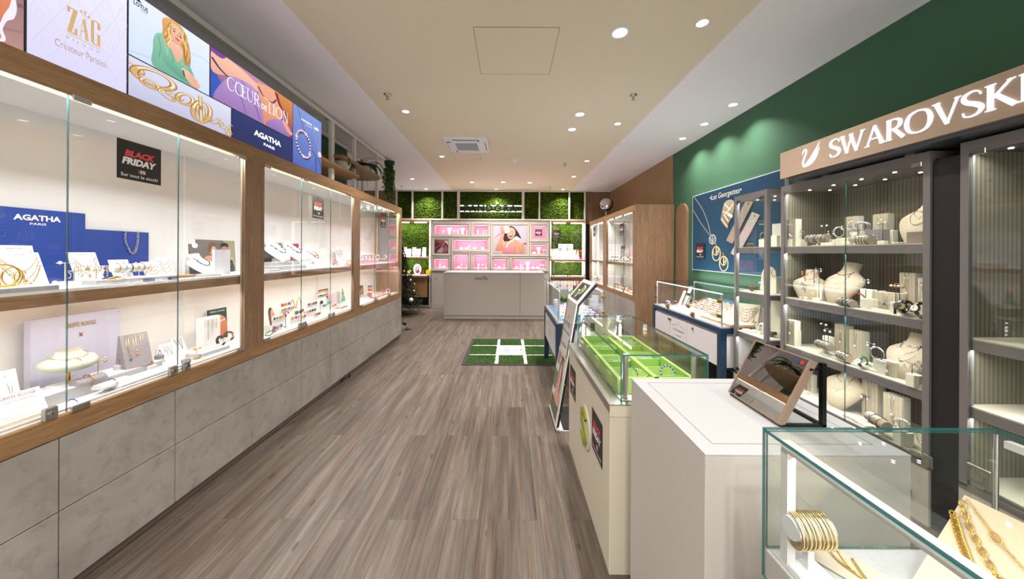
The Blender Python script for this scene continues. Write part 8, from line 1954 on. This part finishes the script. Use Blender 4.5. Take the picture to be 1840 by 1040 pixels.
# ================================================================== FRONT GLASS CASE (nearest)
FX0, FX1, FY0, FY1, FZ, FD = .528, 1.012, .10, .682, 1.0, .755
t = thing('glass_counter', 'glass topped case with gold chains at the bottom right corner', 'display counter', ((FX0+FX1)/2, (FY0+FY1)/2, 0))
MB().bbox(FX0+.004, FX1-.004, FY0, FY1-.004, 0, FD-.002, SIDELAM, .002).build('base', t, True)
MB().box(FX0+.01, FX1-.01, FY0+.01, FY1-.01, FD-.0019, FD, WHITELAM).build('deck', t, True)
pane('glass_side', (FX0, FY0, FD-.06), (0, FY1-FY0, 0), (0, 0, FZ-.006-FD+.06), .006, t, em=EDGEDK, gm=GLASS2); pane('glass_side', (FX1-.006, FY0, FD-.0), (0, FY1-FY0, 0), (0, 0, FZ-.006-FD), .006, t, em=EDGE, gm=GLASS2)
pane('glass_rear', (FX0+.007, FY1, FD-.0), (FX1-FX0-.014, 0, 0), (0, 0, FZ-.006-FD), .006, t, em=EDGE, gm=GLASS2)
pane('glass_top', (FX0, FY0, FZ-.005), (FX1-FX0, 0, 0), (0, FY1-FY0, 0), .006, t, em=EDGEDK, gm=GLASS2)
LEDB = mat('led_bar_white', '#e9e6e2', .4)
MB().box(FX0+.014, FX0+.030, FY0+.02, FY1-.03, FZ-.026, FZ-.008, LEDB).box(FX0+.016, FX0+.028, FY0+.02, FY1-.04, FZ-.0275, FZ-.0261, LEDB).build('led_bar', t, True)
MB().box(FX0+.014, FX0+.030, FY1-.045, FY1-.029, FD, FZ-.026, LEDB).build('led_post', t, True)
MB().box(FX1-.028, FX1-.014, FY0+.02, FY1-.03, FZ-.022, FZ-.008, LEDB).build('led_bar', t, True)
MB().cyl((FX1-.005, FY1-.004, FD), (FX1-.005, FY1-.004, FZ-.008), .004, CHROME, 8).build('corner_strip', t, True)
area('front_case_light', (FX0+.035, (FY0+FY1)/2+.05, FZ-.031), .028, .42, .9, rot=(0, math.radians(-25), 0), color=(1, .98, .95))
area('front_case_light', (FX1-.03, (FY0+FY1)/2, FZ-.031), .028, .42, .5, rot=(0, math.radians(25), 0), color=(1, .98, .95))
# board with chains: rises from (x .705, z .775) to (x .825, z .92), runs from y .60 towards the viewer
KRAFT = speckle('kraft_suede', '#d8c3a4', '#e0ccb0', .85, 600, .1)
A0 = Vector((.712, .585, FD+.012)); up = (Vector((.834, .600, .922))-A0); Hh = up.length; up.normalize(); ru = Vector((0, -1, 0)); ru = (ru-up*ru.dot(up)).normalized()
Fz = frame(A0, ru, up)
t = thing('necklace_board', 'large beige slanted board with blue grey print in the front case', 'display board', tuple(A0))
MB().prism([(0, 0), (.36, 0), (.36, Hh), (0, Hh)], -.006, 0, KRAFT, Fz).build('board', t, True)
mb = MB(); mb.add([Fz @ Vector(p) for p in ((.02, Hh*.6, -.006), (.34, Hh*.6, -.006))]+[Vector((.86, .56, FD+.001)), Vector((.86, .26, FD+.001))], [(0, 1, 3, 2)], KRAFT).build('rear_strut', t, True)
BI = mat('blue_grey_ink', '#8d97b4', .6)
mbx = zag(Fz, .135, Hh*.66, .045, Hh*.20, BI, t); text('B I J O U X', Fz, .158, Hh*.60, .008, .045, BI, t)
def on(F, pts): return [F @ Vector((a, b, .004)) for a, b in curve_pts(pts, 8)]
def worldneck(pts, m, label, style, bs, ovals=None, name='necklace'):
    c = pts[0].copy(); q = [p-c for p in pts]
    mb = chain_mesh(q, m, style=style, bs=bs, r=.002)
    o = mb.build(name); o.location = c; tag(o, label, 'necklace'); return o
def curb(F, pts, m, label, r, wdt, step):
    P = on(F, pts); c = P[0].copy(); n = Vector((F[0][2], F[1][2], F[2][2])); mb = MB(); L = [0]
    for a, b in zip(P, P[1:]): L.append(L[-1]+(b-a).length)
    k = int(L[-1]/step)
    for i in range(k):
        s = step*(i+.5); j = max(q for q in range(len(L)) if L[q] <= s); j = min(j, len(P)-2); p = P[j].lerp(P[j+1], (s-L[j])/(L[j+1]-L[j])); d = (P[j+1]-P[j]).normalized()
        b = n.cross(d); M_ = Matrix((d, b, n)).transposed().to_4x4() @ Matrix.Rotation(.75, 4, 'Z') @ Matrix.Rotation(.55, 4, 'X')
        mb.torus(p-c, wdt, r, m, M_, 16, 7, 1.25)
    o = mb.build('necklace'); o.location = c; tag(o, label, 'necklace')
GCH = mat('polished_yellow_gold', '#f2c862', .2, 1.0)
curb(Fz, [(.002, Hh*.80), (.022, Hh*.64), (.048, Hh*.46), (.075, Hh*.25), (.12, Hh*.14), (.18, Hh*.10), (.25, Hh*.2), (.32, Hh*.5)], GCH, 'thick gold curb chain, lowest on the beige slanted board', .0013, .0046, .0055)
def linkchain(F, pts, m, label, wdt, r, step, sx, special=()):
    P = on(F, pts); c = P[0].copy(); n = Vector((F[0][2], F[1][2], F[2][2])); mb = MB(); L = [0]
    for a, b in zip(P, P[1:]): L.append(L[-1]+(b-a).length)
    k = int(L[-1]/step)
    for i in range(k):
        s = step*(i+.5); j = max(q for q in range(len(L)) if L[q] <= s); j = min(j, len(P)-2); p = P[j].lerp(P[j+1], (s-L[j])/(L[j+1]-L[j])); d = (P[j+1]-P[j]).normalized()
        b = n.cross(d); big = i in special; M_ = Matrix((d, b, n)).transposed().to_4x4() @ Matrix.Rotation(0 if (i % 2 == 0 or big) else 1.3, 4, 'X')
        f = 1.9 if big else 1
        mb.torus(p-c, wdt*f, r*(1.2 if big else 1), m, M_, 20, 6, sx)
        if big: mb.cyl(p-c+b*wdt*f-d*.0, p-c-b*wdt*f, r, m, 8); mb.cyl(p-c+b*wdt*f+d*.003, p-c-b*wdt*f+d*.003, r*.8, m, 8)
    o = mb.build('necklace'); o.location = c; tag(o, label, 'necklace')
linkchain(Fz, [(.004, Hh*.93), (.022, Hh*.78), (.05, Hh*.62), (.085, Hh*.46), (.13, Hh*.34), (.18, Hh*.30), (.24, Hh*.4), (.30, Hh*.7)], GCH, 'gold cable chain with a large oval mariner link on the beige slanted board', .0042, .0011, .0090, 1.6, (13, 22))
worldneck(on(Fz, [(.008, Hh*.97), (.03, Hh*.88), (.06, Hh*.76), (.10, Hh*.64), (.14, Hh*.57), (.2, Hh*.56), (.26, Hh*.7)]), GCH, 'fine gold rope chain, highest on the beige slanted board', 'bead', .0013)
mb = MB()
for (u, v) in ((.055, .775), (.118, .605)): 
    p = Fz @ Vector((u, Hh*v, .005)); mb.torus(p-A0, .0045, .0010, GCH, (Fz.to_3x3().to_4x4() @ Matrix.Rotation(-.7, 4, 'Z')), 16, 5, 1.9)
o = mb.build('chain_link_charms'); o.location = A0; tag(o, 'pair of oval knot charms on the fine gold rope chain', 'jewellery')
# second board, flat in front
A1 = Vector((.600, .46, FD+.004)); F1 = frame(A1, (.25, -1, 0), (.85, .2, .45)); 
u1 = Vector((.15, -1, 0)).normalized(); v1 = Vector((1, .15, .45)); v1 = (v1-u1*v1.dot(u1)).normalized(); F1 = frame(A1, u1, v1)
t = thing('necklace_board', 'smaller beige board with a twisted gold chain at the bottom edge of the photo', 'display board', tuple(A1)); MB().prism([(0, 0), (.18, 0), (.18, .07), (0, .07)], -.003, 0, KRAFT, F1).build('board', t, True)
curb(F1, [(.01, .066), (.02, .045), (.04, .03), (.07, .02), (.12, .02)], GCH, 'slim twisted gold chain on the smaller beige board', .001, .0032, .004)
# bangles on a roll in the far corner
lo = Vector((.575, .628, FD))
t = thing('bracelet_roll', 'white roll carrying a stack of gold bangles in the front case', 'jewellery display', tuple(lo)); MB().cyl((-.036, 0, .082), (.036, 0, .082), .020, CARD, 20).box(-.006, .006, -.006, .006, 0, .07, CARD).bbox(-.03, .03, -.02, .02, 0, .005, CARD, .002).build('cylinder', t)
for i in range(13): put(('gb', i % 2), (lambda i=i: tag(MB().torus((0, 0, .078), .029, .0016 if i % 2 else .0022, PALEGOLD, Matrix.Rotation(PI/2, 4, 'Y') @ Matrix.Rotation(.1, 4, 'X'), 36, 6).build('bangle'), '', 'bangle')), lo+Vector((-.030+.0050*i, 0, 0)), .05*(i % 3-1), 'gold bangle in the tight row on the white roll of the front case', 'gold bangles on the front case roll')
board_plain('facecard', .10, .13, CARD, (.572, .50, FD+.001), 2.6, 'picture card of a tanned face lying in the front case', 84, shapes=[('r', (0, 0, 1, 1), '#efe9e4'), ('s', [(.1, 0), (.2, .5), (.5, .8), (.9, .6), (.9, 0)], ('#b5613e', '#d98a66')), ('r', (0, .85, 1, 1), '#9b9088')])
o = put(('blk', 'front'), block_builder(.05, .03, .05, mat('aqua_block', '#b9cdc8', .4)), (.56, .655, FD+.075), 0, 'pale aqua block behind the bangle roll in the front case') if False else None
# sheet of pale card on the deck with thin chains
t = thing('necklace_board', 'grey beige flat card with thin gold chains in the front case', 'display board', (.66, .60, FD+.001))
Fc = frame((.60, .655, FD+.002), (.55, -.835, 0), (.835, .55, 0)); MB().prism([(0, 0), (.30, 0), (.30, .07), (0, .07)], 0, .002, mat('greige_card', '#c5b8a6', .7), Fc).build('board', t, True)
for i in range(3): worldneck([Fc @ Vector((a, b, .0045)) for a, b in curve_pts([(.01+.02*i, .06), (.04+.02*i, .03-.005*i), (.10, .02+.004*i), (.16+.02*i, .03), (.2, .06)], 6)], GCH, ['first', 'second', 'third'][i]+' thin gold chain on the flat grey beige card', 'bead' if i == 1 else 'thin', .0018)
